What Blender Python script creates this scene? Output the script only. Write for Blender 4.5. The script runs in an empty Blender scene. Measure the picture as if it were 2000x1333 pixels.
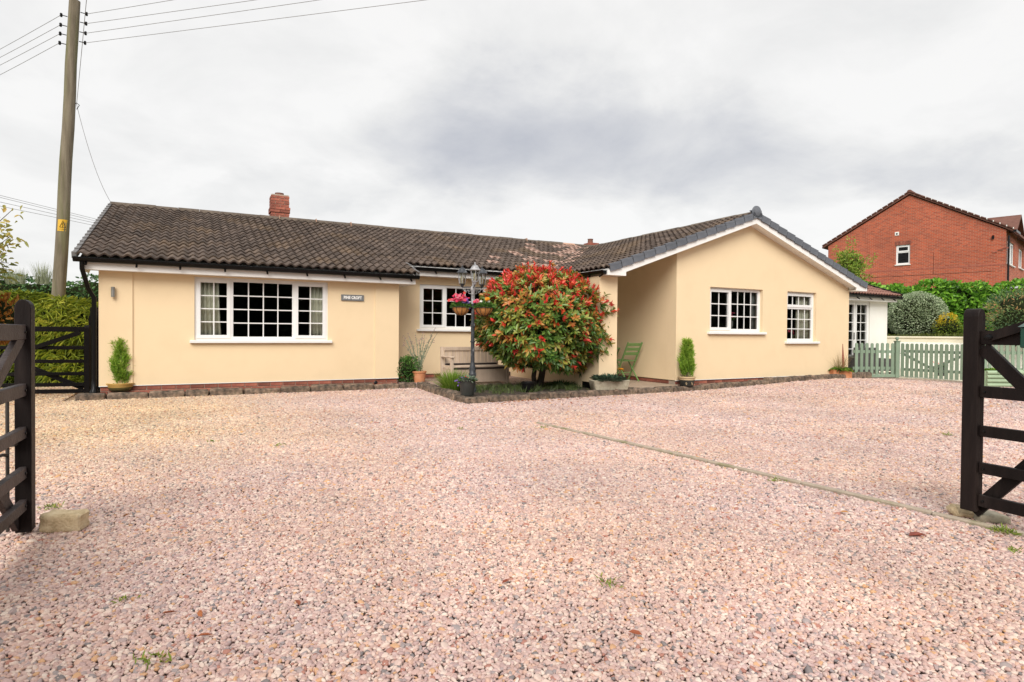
import bpy, bmesh, math, random
import numpy as np
from mathutils import Matrix, Vector
random.seed(7)
rng = np.random.default_rng(11)
R_ = math.radians
scene = bpy.context.scene
COL = scene.collection

# ------------------------------------------------------------------ camera
CAM_H = 1.17
YAW, PITCH, ROLL, FPX = R_(27.8104), R_(-0.80668), R_(0.46426), 1177.19
_f = Vector((math.sin(YAW) * math.cos(PITCH), math.cos(YAW) * math.cos(PITCH), math.sin(PITCH)))
_r = _f.cross(Vector((0, 0, 1))).normalized()
_u = _r.cross(_f)
CR = math.cos(ROLL) * _r + math.sin(ROLL) * _u
CU = -math.sin(ROLL) * _r + math.cos(ROLL) * _u
cam_data = bpy.data.cameras.new('camera')
cam = bpy.data.objects.new('camera', cam_data)
COL.objects.link(cam)
cam.matrix_world = Matrix(((CR.x, CU.x, -_f.x, 0), (CR.y, CU.y, -_f.y, 0), (CR.z, CU.z, -_f.z, CAM_H), (0, 0, 0, 1)))
cam_data.sensor_width = 36
cam_data.lens = 36 * FPX / 2000
cam_data.clip_start = 0.05
cam_data.clip_end = 3000
scene.camera = cam

# ------------------------------------------------------------------ sky, sun, exposure
SUN_EL, SUN_AZ = R_(41), R_(214)          # azimuth clockwise from +Y: from behind the camera, to its left
world = bpy.data.worlds.new('World')
scene.world = world
world.use_nodes = True
wn = world.node_tree
wn.nodes.clear()
def _n(tree, typ, **kw):
    n = tree.nodes.new(typ)
    for k, v in kw.items():
        setattr(n, k, v)
    return n
w_out = _n(wn, 'ShaderNodeOutputWorld')
w_bg = _n(wn, 'ShaderNodeBackground')
w_bg.inputs['Strength'].default_value = 0.05
w_sky = _n(wn, 'ShaderNodeTexSky', sky_type='NISHITA', sun_disc=False)
w_sky.sun_elevation = SUN_EL
w_sky.sun_rotation = SUN_AZ
w_tc = _n(wn, 'ShaderNodeTexCoord')
w_sep = _n(wn, 'ShaderNodeSeparateXYZ')
w_add = _n(wn, 'ShaderNodeMath', operation='ADD'); w_add.inputs[1].default_value = 0.28
w_dx = _n(wn, 'ShaderNodeMath', operation='DIVIDE')
w_dy = _n(wn, 'ShaderNodeMath', operation='DIVIDE')
w_cmb = _n(wn, 'ShaderNodeCombineXYZ')
L = wn.links.new
L(w_tc.outputs['Generated'], w_sep.inputs[0])
L(w_sep.outputs['Z'], w_add.inputs[0])
L(w_sep.outputs['X'], w_dx.inputs[0]); L(w_add.outputs[0], w_dx.inputs[1])
L(w_sep.outputs['Y'], w_dy.inputs[0]); L(w_add.outputs[0], w_dy.inputs[1])
L(w_dx.outputs[0], w_cmb.inputs[0]); L(w_dy.outputs[0], w_cmb.inputs[1])
# thin bright overcast with grey cloud masses: two octaves of noise, and one large mass over the house
w_n1 = _n(wn, 'ShaderNodeTexNoise')
w_n1.inputs['Scale'].default_value = 2.1; w_n1.inputs['Detail'].default_value = 9; w_n1.inputs['Roughness'].default_value = 0.58; w_n1.inputs['Distortion'].default_value = 0.3
w_n2 = _n(wn, 'ShaderNodeTexNoise')
w_n2.inputs['Scale'].default_value = 2.6; w_n2.inputs['Detail'].default_value = 6; w_n2.inputs['Roughness'].default_value = 0.6
L(w_cmb.outputs[0], w_n1.inputs['Vector']); L(w_cmb.outputs[0], w_n2.inputs['Vector'])
w_wob = _n(wn, 'ShaderNodeVectorMath', operation='MULTIPLY_ADD'); w_wob.inputs[1].default_value = (0.55, 0.55, 0); w_wob.inputs[2].default_value = (-0.275, -0.275, 0)
L(w_n2.outputs['Color'], w_wob.inputs[0])
w_sum = _n(wn, 'ShaderNodeVectorMath', operation='ADD'); L(w_wob.outputs[0], w_sum.inputs[0]); L(w_cmb.outputs[0], w_sum.inputs[1])
def cloud_mass(cx, cy, rot, rx, ry):
    mp = _n(wn, 'ShaderNodeMapping', vector_type='TEXTURE')
    mp.inputs['Location'].default_value = (cx, cy, 0); mp.inputs['Rotation'].default_value = (0, 0, rot); mp.inputs['Scale'].default_value = (rx, ry, 1)
    L(w_sum.outputs[0], mp.inputs['Vector'])
    ln = _n(wn, 'ShaderNodeVectorMath', operation='LENGTH'); L(mp.outputs[0], ln.inputs[0])
    mr = _n(wn, 'ShaderNodeMapRange', interpolation_type='SMOOTHSTEP'); mr.inputs['From Min'].default_value = 1.25; mr.inputs['From Max'].default_value = 0.35
    L(ln.outputs['Value'], mr.inputs['Value']); return mr.outputs[0]
c1 = cloud_mass(0.98, 1.40, R_(-28), 0.74, 0.38); c2 = cloud_mass(1.78, 0.93, R_(-35), 0.40, 0.17); c3 = cloud_mass(0.30, 1.95, R_(-20), 0.45, 0.12)
w_mx = _n(wn, 'ShaderNodeMath', operation='MAXIMUM'); L(c1, w_mx.inputs[0])
w_k2 = _n(wn, 'ShaderNodeMath', operation='MULTIPLY'); w_k2.inputs[1].default_value = 0.55; L(c2, w_k2.inputs[0]); L(w_k2.outputs[0], w_mx.inputs[1])
w_mx2 = _n(wn, 'ShaderNodeMath', operation='MAXIMUM'); L(w_mx.outputs[0], w_mx2.inputs[0])
w_k3 = _n(wn, 'ShaderNodeMath', operation='MULTIPLY'); w_k3.inputs[1].default_value = 0.35; L(c3, w_k3.inputs[0]); L(w_k3.outputs[0], w_mx2.inputs[1])
w_d = _n(wn, 'ShaderNodeMath', operation='MULTIPLY_ADD'); w_d.inputs[1].default_value = 0.60; L(w_mx2.outputs[0], w_d.inputs[0])
w_nn = _n(wn, 'ShaderNodeMath', operation='MULTIPLY_ADD'); w_nn.inputs[1].default_value = 1.35; w_nn.inputs[2].default_value = -0.60; L(w_n1.outputs['Fac'], w_nn.inputs[0]); L(w_nn.outputs[0], w_d.inputs[2])
w_ramp = _n(wn, 'ShaderNodeValToRGB')
e = w_ramp.color_ramp.elements
e[0].position = 0.0; e[0].color = (1.0, 0.99, 0.975, 1)
e[1].position = 0.95; e[1].color = (0.55, 0.565, 0.62, 1)
m = w_ramp.color_ramp.elements.new(0.25); m.color = (0.90, 0.895, 0.885, 1)
L(w_d.outputs[0], w_ramp.inputs['Fac'])
w_scale = _n(wn, 'ShaderNodeVectorMath', operation='SCALE'); w_scale.inputs['Scale'].default_value = 8.0
L(w_ramp.outputs['Color'], w_scale.inputs[0])
w_mix = _n(wn, 'ShaderNodeMix', data_type='RGBA'); w_mix.inputs['Factor'].default_value = 0.94
L(w_sky.outputs['Color'], w_mix.inputs['A']); L(w_scale.outputs[0], w_mix.inputs['B'])
L(w_mix.outputs['Result'], w_bg.inputs['Color'])
L(w_bg.outputs[0], w_out.inputs['Surface'])

sun_data = bpy.data.lights.new('sun', 'SUN')
sun_data.energy = 1.5
sun_data.angle = R_(40)
sun_data.color = (1.0, 0.95, 0.88)
sun = bpy.data.objects.new('sun', sun_data)
COL.objects.link(sun)
_sd = Vector((math.sin(SUN_AZ) * math.cos(SUN_EL), math.cos(SUN_AZ) * math.cos(SUN_EL), math.sin(SUN_EL)))
sun.rotation_euler = _sd.to_track_quat('Z', 'Y').to_euler()
sun.location = (0, -10, 30)

scene.view_settings.view_transform = 'Standard'
scene.view_settings.look = 'None'
scene.view_settings.gamma = 1
scene.view_settings.use_curve_mapping = False
scene.view_settings.exposure = 1.3
scene.cycles.use_denoising = True
scene.cycles.max_bounces = 8
scene.cycles.transparent_max_bounces = 16

# ------------------------------------------------------------------ photograph pixel -> ray
def ray(x, y):
    return CR * ((x - 1000) / FPX) + CU * (-(y - 666.5) / FPX) + _f
CAMP = Vector((0, 0, CAM_H))
def gpt(x, y, z=0.0):
    d = ray(x, y); return CAMP + d * ((z - CAM_H) / d.z)
def ypt(x, y, Y):
    d = ray(x, y); return CAMP + d * (Y / d.y)
def dpt(x, y, D):
    return CAMP + ray(x, y) * D
def lat(l, D, z=0.0):                       # metres to the right of / ahead of the camera
    f2 = Vector((math.sin(YAW), math.cos(YAW), 0)); r2 = Vector((math.cos(YAW), -math.sin(YAW), 0))
    p = r2 * l + f2 * D; p.z = z; return p
RIGHT = Vector((math.cos(YAW), -math.sin(YAW), 0)); FWD = Vector((math.sin(YAW), math.cos(YAW), 0))
def sstep(a, b, x):
    t = min(1, max(0, (x - a) / (b - a))); return t * t * (3 - 2 * t)
def gz(x, y):                               # height of the drive
    return 0.12 * sstep(8.5, 13.5, x)

# ------------------------------------------------------------------ materials
def M_new(name):
    m = bpy.data.materials.new(name); m.use_nodes = True
    t = m.node_tree
    return m, t, t.nodes['Principled BSDF']
def rgba(c): return (c[0], c[1], c[2], 1)
def noise_ramp(t, coord, scale, cols, detail=4, rough=0.6, lo=0.3, hi=0.7, interp='LINEAR'):
    n = _n(t, 'ShaderNodeTexNoise'); n.inputs['Scale'].default_value = scale
    n.inputs['Detail'].default_value = detail; n.inputs['Roughness'].default_value = rough
    t.links.new(coord, n.inputs['Vector'])
    r = _n(t, 'ShaderNodeValToRGB'); r.color_ramp.interpolation = interp
    k = len(cols)
    el = r.color_ramp.elements
    while len(el) < k: el.new(0.5)
    for i, c in enumerate(cols):
        el[i].position = lo + (hi - lo) * i / max(1, k - 1); el[i].color = rgba(c)
    t.links.new(n.outputs['Fac'], r.inputs['Fac'])
    return r.outputs['Color'], n.outputs['Fac']
def mat(name, cols, scale=6, rough=0.7, bump=0.0, bscale=60, metallic=0.0, spec=0.5, stretch=None, objrand=0.0, detail=4, coord='Object', lo=0.3, hi=0.7, dirt=None):
    m, t, b = M_new(name)
    tc = _n(t, 'ShaderNodeTexCoord'); co = tc.outputs[coord]
    if stretch:
        mp = _n(t, 'ShaderNodeMapping'); mp.inputs['Scale'].default_value = stretch
        t.links.new(co, mp.inputs['Vector']); co = mp.outputs[0]
    if len(cols) == 1: cols = [tuple(c * 0.94 for c in cols[0]), tuple(min(1, c * 1.05) for c in cols[0])]
    c, f = noise_ramp(t, co, scale, cols, detail, lo=lo, hi=hi)
    if dirt:                                # (colour, scale, threshold, amount) : blotches with a shape of their own
        n = _n(t, 'ShaderNodeTexNoise'); n.inputs['Scale'].default_value = dirt[1]; n.inputs['Detail'].default_value = 6
        t.links.new(co, n.inputs['Vector'])
        mr = _n(t, 'ShaderNodeMapRange'); mr.inputs['From Min'].default_value = dirt[2]; mr.inputs['From Max'].default_value = dirt[2] + 0.15
        mr.inputs['To Max'].default_value = dirt[3]
        t.links.new(n.outputs['Fac'], mr.inputs['Value'])
        mx = _n(t, 'ShaderNodeMix', data_type='RGBA'); mx.inputs['B'].default_value = rgba(dirt[0])
        t.links.new(mr.outputs[0], mx.inputs['Factor']); t.links.new(c, mx.inputs['A']); c = mx.outputs['Result']
    if objrand:
        oi = _n(t, 'ShaderNodeObjectInfo')
        mr = _n(t, 'ShaderNodeMapRange'); mr.inputs['To Min'].default_value = 1 - objrand; mr.inputs['To Max'].default_value = 1 + objrand
        t.links.new(oi.outputs['Random'], mr.inputs['Value'])
        hs = _n(t, 'ShaderNodeHueSaturation'); t.links.new(mr.outputs[0], hs.inputs['Value']); t.links.new(c, hs.inputs['Color']); c = hs.outputs['Color']
    t.links.new(c, b.inputs['Base Color'])
    b.inputs['Roughness'].default_value = rough; b.inputs['Metallic'].default_value = metallic
    b.inputs['Specular IOR Level'].default_value = spec
    if bump:
        n = _n(t, 'ShaderNodeTexNoise'); n.inputs['Scale'].default_value = bscale; n.inputs['Detail'].default_value = 5
        t.links.new(co, n.inputs['Vector'])
        bp = _n(t, 'ShaderNodeBump'); bp.inputs['Strength'].default_value = bump; bp.inputs['Distance'].default_value = 0.01
        t.links.new(n.outputs['Fac'], bp.inputs['Height']); t.links.new(bp.outputs[0], b.inputs['Normal'])
    return m
def leafmat(name, stops, rough=0.45, transl=0.3, spec=0.4):
    """colour from the per-leaf value 'rnd' (0..1)"""
    m, t, b = M_new(name)
    at = _n(t, 'ShaderNodeAttribute', attribute_name='rnd')
    r = _n(t, 'ShaderNodeValToRGB'); el = r.color_ramp.elements
    while len(el) < len(stops): el.new(0.5)
    for i, (p, c) in enumerate(stops):
        el[i].position = p; el[i].color = rgba(c)
    t.links.new(at.outputs['Fac'], r.inputs['Fac'])
    t.links.new(r.outputs['Color'], b.inputs['Base Color'])
    b.inputs['Roughness'].default_value = rough; b.inputs['Specular IOR Level'].default_value = spec
    tr = _n(t, 'ShaderNodeBsdfTranslucent'); t.links.new(r.outputs['Color'], tr.inputs['Color'])
    mx = _n(t, 'ShaderNodeMixShader'); mx.inputs[0].default_value = transl
    t.links.new(b.outputs[0], mx.inputs[1]); t.links.new(tr.outputs[0], mx.inputs[2])
    t.links.new(mx.outputs[0], t.nodes['Material Output'].inputs['Surface'])
    return m

MT = {}
MT['render'] = mat('cream_render', [(0.765, 0.60, 0.39), (0.79, 0.625, 0.41), (0.778, 0.612, 0.40)], scale=1.3, rough=0.85, bump=0.25, bscale=220, spec=0.2, dirt=((0.69, 0.535, 0.335), 1.9, 0.58, 0.25))
MT['white'] = mat('white_upvc', [(0.76, 0.76, 0.75), (0.80, 0.80, 0.79)], scale=2, rough=0.35, spec=0.5)
MT['fascia'] = mat('white_fascia', [(0.80, 0.78, 0.75), (0.85, 0.84, 0.82)], scale=3, rough=0.4, dirt=((0.55, 0.53, 0.45), 5, 0.62, 0.25))
MT['whitewall'] = mat('white_masonry', [(0.74, 0.73, 0.68), (0.80, 0.79, 0.75)], scale=2, rough=0.85, bump=0.2, bscale=180)
MT['creamwall'] = mat('cream_garden_wall', [(0.62, 0.57, 0.44), (0.70, 0.65, 0.52)], scale=2, rough=0.85, bump=0.2, bscale=120)
MT['black'] = mat('black_plastic', [(0.003, 0.003, 0.0035), (0.005, 0.005, 0.0055)], scale=5, rough=0.3, spec=0.25)
MT['brick'] = mat('red_brick', [(0.19, 0.055, 0.04), (0.28, 0.085, 0.055), (0.34, 0.12, 0.075)], scale=9, rough=0.85, bump=0.5, bscale=90, objrand=0.35, coord='Object')
MT['mortar'] = mat('mortar', [(0.34, 0.27, 0.21), (0.45, 0.37, 0.29)], scale=20, rough=0.9, bump=0.4, bscale=150)
MT['tile'] = None
MT['verge'] = mat('grey_verge', [(0.10, 0.11, 0.13), (0.135, 0.145, 0.165)], scale=4, rough=0.5, objrand=0.1)
MT['oldverge'] = mat('weathered_grey_verge', [(0.12, 0.115, 0.115), (0.19, 0.185, 0.185)], scale=6, rough=0.6, objrand=0.1)
MT['ridge'] = mat('ridge_tile', [(0.055, 0.04, 0.032), (0.11, 0.085, 0.065), (0.16, 0.125, 0.095)], scale=9, rough=0.9, bump=0.6, bscale=40, objrand=0.2)
MT['ridge_pink'] = mat('terracotta_ridge_tile', [(0.42, 0.24, 0.16), (0.50, 0.32, 0.23)], scale=8, rough=0.9, bump=0.4, bscale=40)
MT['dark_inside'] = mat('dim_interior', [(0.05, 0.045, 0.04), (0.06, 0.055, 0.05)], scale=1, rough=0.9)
MT['curtain'] = mat('cream_curtain', [(0.66, 0.65, 0.52), (0.74, 0.73, 0.60)], scale=3, rough=0.9)
MT['blackwood'] = mat('black_stained_wood', [(0.006, 0.0045, 0.004), (0.012, 0.0085, 0.008), (0.022, 0.015, 0.013)], scale=5, rough=0.5, bump=0.45, bscale=40, stretch=(1, 1, 0.15), spec=0.14, dirt=((0.045, 0.034, 0.03), 6, 0.60, 0.5))
MT['greywood'] = mat('weathered_brown_wood', [(0.026, 0.019, 0.018), (0.042, 0.032, 0.031), (0.060, 0.047, 0.045)], scale=6, rough=0.5, bump=0.4, bscale=60, spec=0.3)
MT['backgate'] = mat('black_gate_paint', [(0.004, 0.003, 0.003), (0.008, 0.006, 0.006)], scale=6, rough=0.6, bump=0.2, spec=0.12)
MT['bench'] = mat('beige_teak', [(0.46, 0.35, 0.265), (0.56, 0.44, 0.34), (0.62, 0.50, 0.39)], scale=7, rough=0.75, bump=0.3, bscale=70, stretch=(1, 1, 0.2), objrand=0.12)
MT['sage'] = mat('sage_green_paint', [(0.185, 0.255, 0.185), (0.225, 0.30, 0.215)], scale=5, rough=0.65, bump=0.15, objrand=0.07)
MT['planter_green'] = mat('pale_green_logs', [(0.27, 0.36, 0.23), (0.33, 0.43, 0.28)], scale=5, rough=0.6, objrand=0.05)
MT['chairgreen'] = mat('green_painted_metal', [(0.14, 0.27, 0.085), (0.17, 0.31, 0.10)], scale=6, rough=0.45)
MT['terracotta'] = mat('terracotta', [(0.46, 0.17, 0.07), (0.56, 0.235, 0.11), (0.60, 0.30, 0.17)], scale=7, rough=0.85, bump=0.25, bscale=90)
MT['mustard'] = mat('mustard_glaze', [(0.46, 0.27, 0.07), (0.56, 0.36, 0.12)], scale=6, rough=0.3)
MT['browng'] = mat('brown_glaze', [(0.06, 0.05, 0.025), (0.16, 0.12, 0.04)], scale=5, rough=0.25)
MT['creamglaze'] = mat('cream_glaze', [(0.56, 0.42, 0.24), (0.62, 0.48, 0.30)], scale=6, rough=0.3)
MT['blackpot'] = mat('dark_pot', [(0.018, 0.02, 0.018), (0.035, 0.038, 0.034)], scale=6, rough=0.5)
MT['soil'] = mat('dark_soil', [(0.022, 0.015, 0.011), (0.05, 0.035, 0.025), (0.085, 0.06, 0.042)], scale=14, rough=0.95, bump=0.9, bscale=50)
MT['stone'] = mat('mossy_edging_stone', [(0.025, 0.02, 0.015), (0.10, 0.075, 0.055), (0.20, 0.14, 0.10), (0.34, 0.24, 0.165)], scale=8, rough=0.95, bump=0.8, bscale=35, objrand=0.2, dirt=((0.10, 0.105, 0.045), 6, 0.58, 0.55))
MT['sandstone'] = mat('yellow_sandstone', [(0.40, 0.30, 0.17), (0.60, 0.47, 0.29), (0.68, 0.56, 0.37)], scale=16, rough=0.95, bump=0.8, bscale=70)
MT['concrete'] = mat('worn_concrete_edging', [(0.30, 0.25, 0.19), (0.40, 0.33, 0.26)], scale=12, rough=0.95, bump=0.5, bscale=70, dirt=((0.17, 0.17, 0.06), 5, 0.52, 0.7))
MT['paving'] = mat('buff_paving', [(0.30, 0.22, 0.16), (0.38, 0.29, 0.215)], scale=5, rough=0.9, bump=0.3, bscale=60, objrand=0.12)
MT['trough'] = mat('reconstituted_stone', [(0.26, 0.23, 0.16), (0.40, 0.36, 0.27), (0.47, 0.43, 0.33)], scale=12, rough=0.95, bump=0.8, bscale=40, dirt=((0.13, 0.15, 0.06), 6, 0.55, 0.6))
MT['iron'] = mat('black_lamp_paint', [(0.022, 0.025, 0.03), (0.045, 0.05, 0.058)], scale=9, rough=0.4, dirt=((0.33, 0.34, 0.35), 7, 0.56, 0.75))
MT['iron_pale'] = mat('weathered_lamp_paint', [(0.20, 0.205, 0.215), (0.36, 0.36, 0.37), (0.46, 0.46, 0.47)], scale=14, rough=0.55, dirt=((0.035, 0.037, 0.042), 9, 0.54, 0.8))
MT['coir'] = mat('coir_basket_liner', [(0.42, 0.18, 0.05), (0.56, 0.27, 0.085)], scale=30, rough=0.95, bump=0.6, bscale=90)
MT['wire'] = mat('dark_wire', [(0.03, 0.025, 0.02), (0.045, 0.04, 0.035)], scale=9, rough=0.5)
MT['cable'] = mat('grey_cable', [(0.22, 0.21, 0.21), (0.28, 0.27, 0.27)], scale=3, rough=0.6)
MT['pole'] = mat('weathered_pole_wood', [(0.105, 0.085, 0.056), (0.175, 0.145, 0.10), (0.235, 0.20, 0.145)], scale=3.5, rough=0.9, bump=0.5, bscale=25, stretch=(4, 4, 0.35), dirt=((0.15, 0.155, 0.06), 1.2, 0.48, 0.6))
MT['yellow'] = mat('yellow_sign', [(0.62, 0.36, 0.02), (0.68, 0.41, 0.035)], scale=6, rough=0.5)
MT['slate'] = mat('slate_sign', [(0.14, 0.15, 0.155), (0.19, 0.20, 0.205)], scale=10, rough=0.6)
MT['paintwhite'] = mat('sign_white', [(0.82, 0.82, 0.80), (0.86, 0.86, 0.84)], scale=4, rough=0.6)
MT['steel'] = mat('brushed_steel', [(0.30, 0.29, 0.27), (0.38, 0.37, 0.35)], scale=8, rough=0.35, metallic=0.8)
MT['lead'] = mat('lead_grey', [(0.5, 0.5, 0.52), (0.6, 0.6, 0.62)], scale=6, rough=0.5)
MT['bark'] = mat('dark_bark', [(0.035, 0.026, 0.020), (0.075, 0.058, 0.045)], scale=12, rough=0.95, bump=0.8, bscale=45)
MT['twig'] = mat('brown_twig', [(0.10, 0.075, 0.045), (0.15, 0.11, 0.07)], scale=9, rough=0.9)
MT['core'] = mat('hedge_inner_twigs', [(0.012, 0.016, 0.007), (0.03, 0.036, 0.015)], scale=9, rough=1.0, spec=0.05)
MT['greenbox'] = mat('dark_green_enamel', [(0.006, 0.05, 0.032), (0.008, 0.06, 0.04)], scale=4, rough=0.3)
MT['rattan'] = mat('grey_rattan', [(0.035, 0.032, 0.032), (0.065, 0.06, 0.06)], scale=40, rough=0.7, bump=0.6, bscale=90)
MT['bulb'] = mat('frosted_bulb', [(0.75, 0.66, 0.42), (0.8, 0.72, 0.5)], scale=4, rough=0.4)
MT['grassbase'] = mat('rough_grass', [(0.05, 0.075, 0.02), (0.085, 0.11, 0.035), (0.12, 0.13, 0.05)], scale=1.5, rough=0.95, bump=0.5, bscale=20)
MT['bhroof'] = mat('brown_concrete_tile', [(0.12, 0.05, 0.035), (0.17, 0.075, 0.055)], scale=5, rough=0.85, objrand=0.15)
MT['redroof'] = mat('red_brown_pantile', [(0.17, 0.075, 0.055), (0.24, 0.12, 0.09)], scale=7, rough=0.85, objrand=0.2)
MT['deadleaf'] = mat('dry_red_leaf', [(0.22, 0.045, 0.03), (0.34, 0.10, 0.06)], scale=12, rough=0.6)
MT['vasecream'] = mat('cream_ceramic', [(0.56, 0.53, 0.36), (0.6, 0.57, 0.4)], scale=4, rough=0.4)
MT['greypanel'] = mat('grey_fabric_blind', [(0.20, 0.21, 0.20), (0.24, 0.25, 0.24)], scale=4, rough=0.8)

# concrete roof tile: brown-black with lichen and, by the valley, mortar-pink stains
def tile_material():
    m, t, b = M_new('brown_pantile')
    g = _n(t, 'ShaderNodeNewGeometry')
    c, f = noise_ramp(t, g.outputs['Position'], 5, [(0.038, 0.026, 0.020), (0.080, 0.058, 0.046), (0.122, 0.092, 0.075)], detail=6, lo=0.32, hi=0.68)
    oi = _n(t, 'ShaderNodeObjectInfo')
    n2 = _n(t, 'ShaderNodeTexNoise'); n2.inputs['Scale'].default_value = 26; n2.inputs['Detail'].default_value = 3
    t.links.new(g.outputs['Position'], n2.inputs['Vector'])
    mr = _n(t, 'ShaderNodeMapRange'); mr.inputs['From Min'].default_value = 0.66; mr.inputs['From Max'].default_value = 0.74; mr.inputs['To Max'].default_value = 0.6
    t.links.new(n2.outputs['Fac'], mr.inputs['Value'])
    mx = _n(t, 'ShaderNodeMix', data_type='RGBA'); mx.inputs['B'].default_value = (0.28, 0.21, 0.15, 1)
    t.links.new(mr.outputs[0], mx.inputs['Factor']); t.links.new(c, mx.inputs['A'])
    n3 = _n(t, 'ShaderNodeTexNoise'); n3.inputs['Scale'].default_value = 1.1; n3.inputs['Detail'].default_value = 5
    t.links.new(g.outputs['Position'], n3.inputs['Vector'])
    mr3 = _n(t, 'ShaderNodeMapRange'); mr3.inputs['From Min'].default_value = 0.52; mr3.inputs['From Max'].default_value = 0.66; mr3.inputs['To Max'].default_value = 0.45
    t.links.new(n3.outputs['Fac'], mr3.inputs['Value'])
    mx3 = _n(t, 'ShaderNodeMix', data_type='RGBA'); mx3.inputs['B'].default_value = (0.15, 0.098, 0.055, 1)
    t.links.new(mr3.outputs[0], mx3.inputs['Factor']); t.links.new(mx.outputs['Result'], mx3.inputs['A'])
    at = _n(t, 'ShaderNodeAttribute', attribute_name='rnd')
    mv = _n(t, 'ShaderNodeMapRange'); mv.inputs['To Min'].default_value = 0.78; mv.inputs['To Max'].default_value = 1.25
    ad = _n(t, 'ShaderNodeMath', operation='ADD'); t.links.new(at.outputs['Fac'], ad.inputs[0]); t.links.new(oi.outputs['Random'], ad.inputs[1])
    fr = _n(t, 'ShaderNodeMath', operation='FRACT'); t.links.new(ad.outputs[0], fr.inputs[0]); t.links.new(fr.outputs[0], mv.inputs['Value'])
    hs = _n(t, 'ShaderNodeHueSaturation'); t.links.new(mv.outputs[0], hs.inputs['Value']); t.links.new(mx3.outputs['Result'], hs.inputs['Color'])
    t.links.new(hs.outputs['Color'], b.inputs['Base Color'])
    b.inputs['Roughness'].default_value = 0.85; b.inputs['Specular IOR Level'].default_value = 0.3
    bp = _n(t, 'ShaderNodeBump'); bp.inputs['Strength'].default_value = 0.5; bp.inputs['Distance'].default_value = 0.006
    t.links.new(n2.outputs['Fac'], bp.inputs['Height']); t.links.new(bp.outputs[0], b.inputs['Normal'])
    return m
MT['tile'] = tile_material()
MT['tile_pink'] = mat('mortar_stained_pantile', [(0.10, 0.066, 0.05), (0.25, 0.155, 0.12), (0.36, 0.235, 0.185)], scale=7, rough=0.9, lo=0.35, hi=0.6)

def glass_material(name, tint=(1, 1, 1), gloss=1.45):
    m, t, b = M_new(name)
    t.nodes.remove(b)
    fr = _n(t, 'ShaderNodeFresnel'); fr.inputs['IOR'].default_value = gloss
    tr = _n(t, 'ShaderNodeBsdfTransparent'); tr.inputs['Color'].default_value = rgba(tint)
    gl = _n(t, 'ShaderNodeBsdfGlossy'); gl.inputs['Roughness'].default_value = 0.015
    mx = _n(t, 'ShaderNodeMixShader')
    t.links.new(fr.outputs[0], mx.inputs[0]); t.links.new(tr.outputs[0], mx.inputs[1]); t.links.new(gl.outputs[0], mx.inputs[2])
    t.links.new(mx.outputs[0], t.nodes['Material Output'].inputs['Surface'])
    return m
MT['glass'] = glass_material('window_glass', (0.93, 0.95, 0.94), 1.38)
MT['lampglass'] = glass_material('lantern_glass', (0.86, 0.88, 0.86), 1.5)

def brickwall_material():
    m, t, b = M_new('orange_red_brickwork')
    tc = _n(t, 'ShaderNodeTexCoord'); sp = _n(t, 'ShaderNodeSeparateXYZ'); t.links.new(tc.outputs['Object'], sp.inputs[0])
    ad = _n(t, 'ShaderNodeMath', operation='ADD'); t.links.new(sp.outputs['X'], ad.inputs[0]); t.links.new(sp.outputs['Y'], ad.inputs[1])
    cb = _n(t, 'ShaderNodeCombineXYZ'); t.links.new(ad.outputs[0], cb.inputs[0]); t.links.new(sp.outputs['Z'], cb.inputs[1])
    br = _n(t, 'ShaderNodeTexBrick'); t.links.new(cb.outputs[0], br.inputs['Vector'])
    br.inputs['Scale'].default_value = 1; br.inputs['Brick Width'].default_value = 0.225; br.inputs['Row Height'].default_value = 0.075
    br.inputs['Mortar Size'].default_value = 0.009; br.inputs['Mortar Smooth'].default_value = 0.2; br.inputs['Bias'].default_value = -0.1
    br.inputs['Color1'].default_value = (0.46, 0.092, 0.04, 1); br.inputs['Color2'].default_value = (0.27, 0.055, 0.03, 1); br.inputs['Mortar'].default_value = (0.40, 0.23, 0.155, 1)
    n = _n(t, 'ShaderNodeTexNoise'); n.inputs['Scale'].default_value = 0.5; n.inputs['Detail'].default_value = 5; t.links.new(tc.outputs['Object'], n.inputs['Vector'])
    mr = _n(t, 'ShaderNodeMapRange'); mr.inputs['From Min'].default_value = 0.3; mr.inputs['From Max'].default_value = 0.7; mr.inputs['To Min'].default_value = 0.85; mr.inputs['To Max'].default_value = 1.18
    t.links.new(n.outputs['Fac'], mr.inputs['Value'])
    hs = _n(t, 'ShaderNodeHueSaturation'); t.links.new(mr.outputs[0], hs.inputs['Value']); t.links.new(br.outputs['Color'], hs.inputs['Color'])
    t.links.new(hs.outputs['Color'], b.inputs['Base Color']); b.inputs['Roughness'].default_value = 0.9
    bp = _n(t, 'ShaderNodeBump'); bp.invert = True; bp.inputs['Strength'].default_value = 0.6; bp.inputs['Distance'].default_value = 0.01
    t.links.new(br.outputs['Fac'], bp.inputs['Height']); t.links.new(bp.outputs[0], b.inputs['Normal'])
    return m
MT['brickwall'] = brickwall_material()

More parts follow.
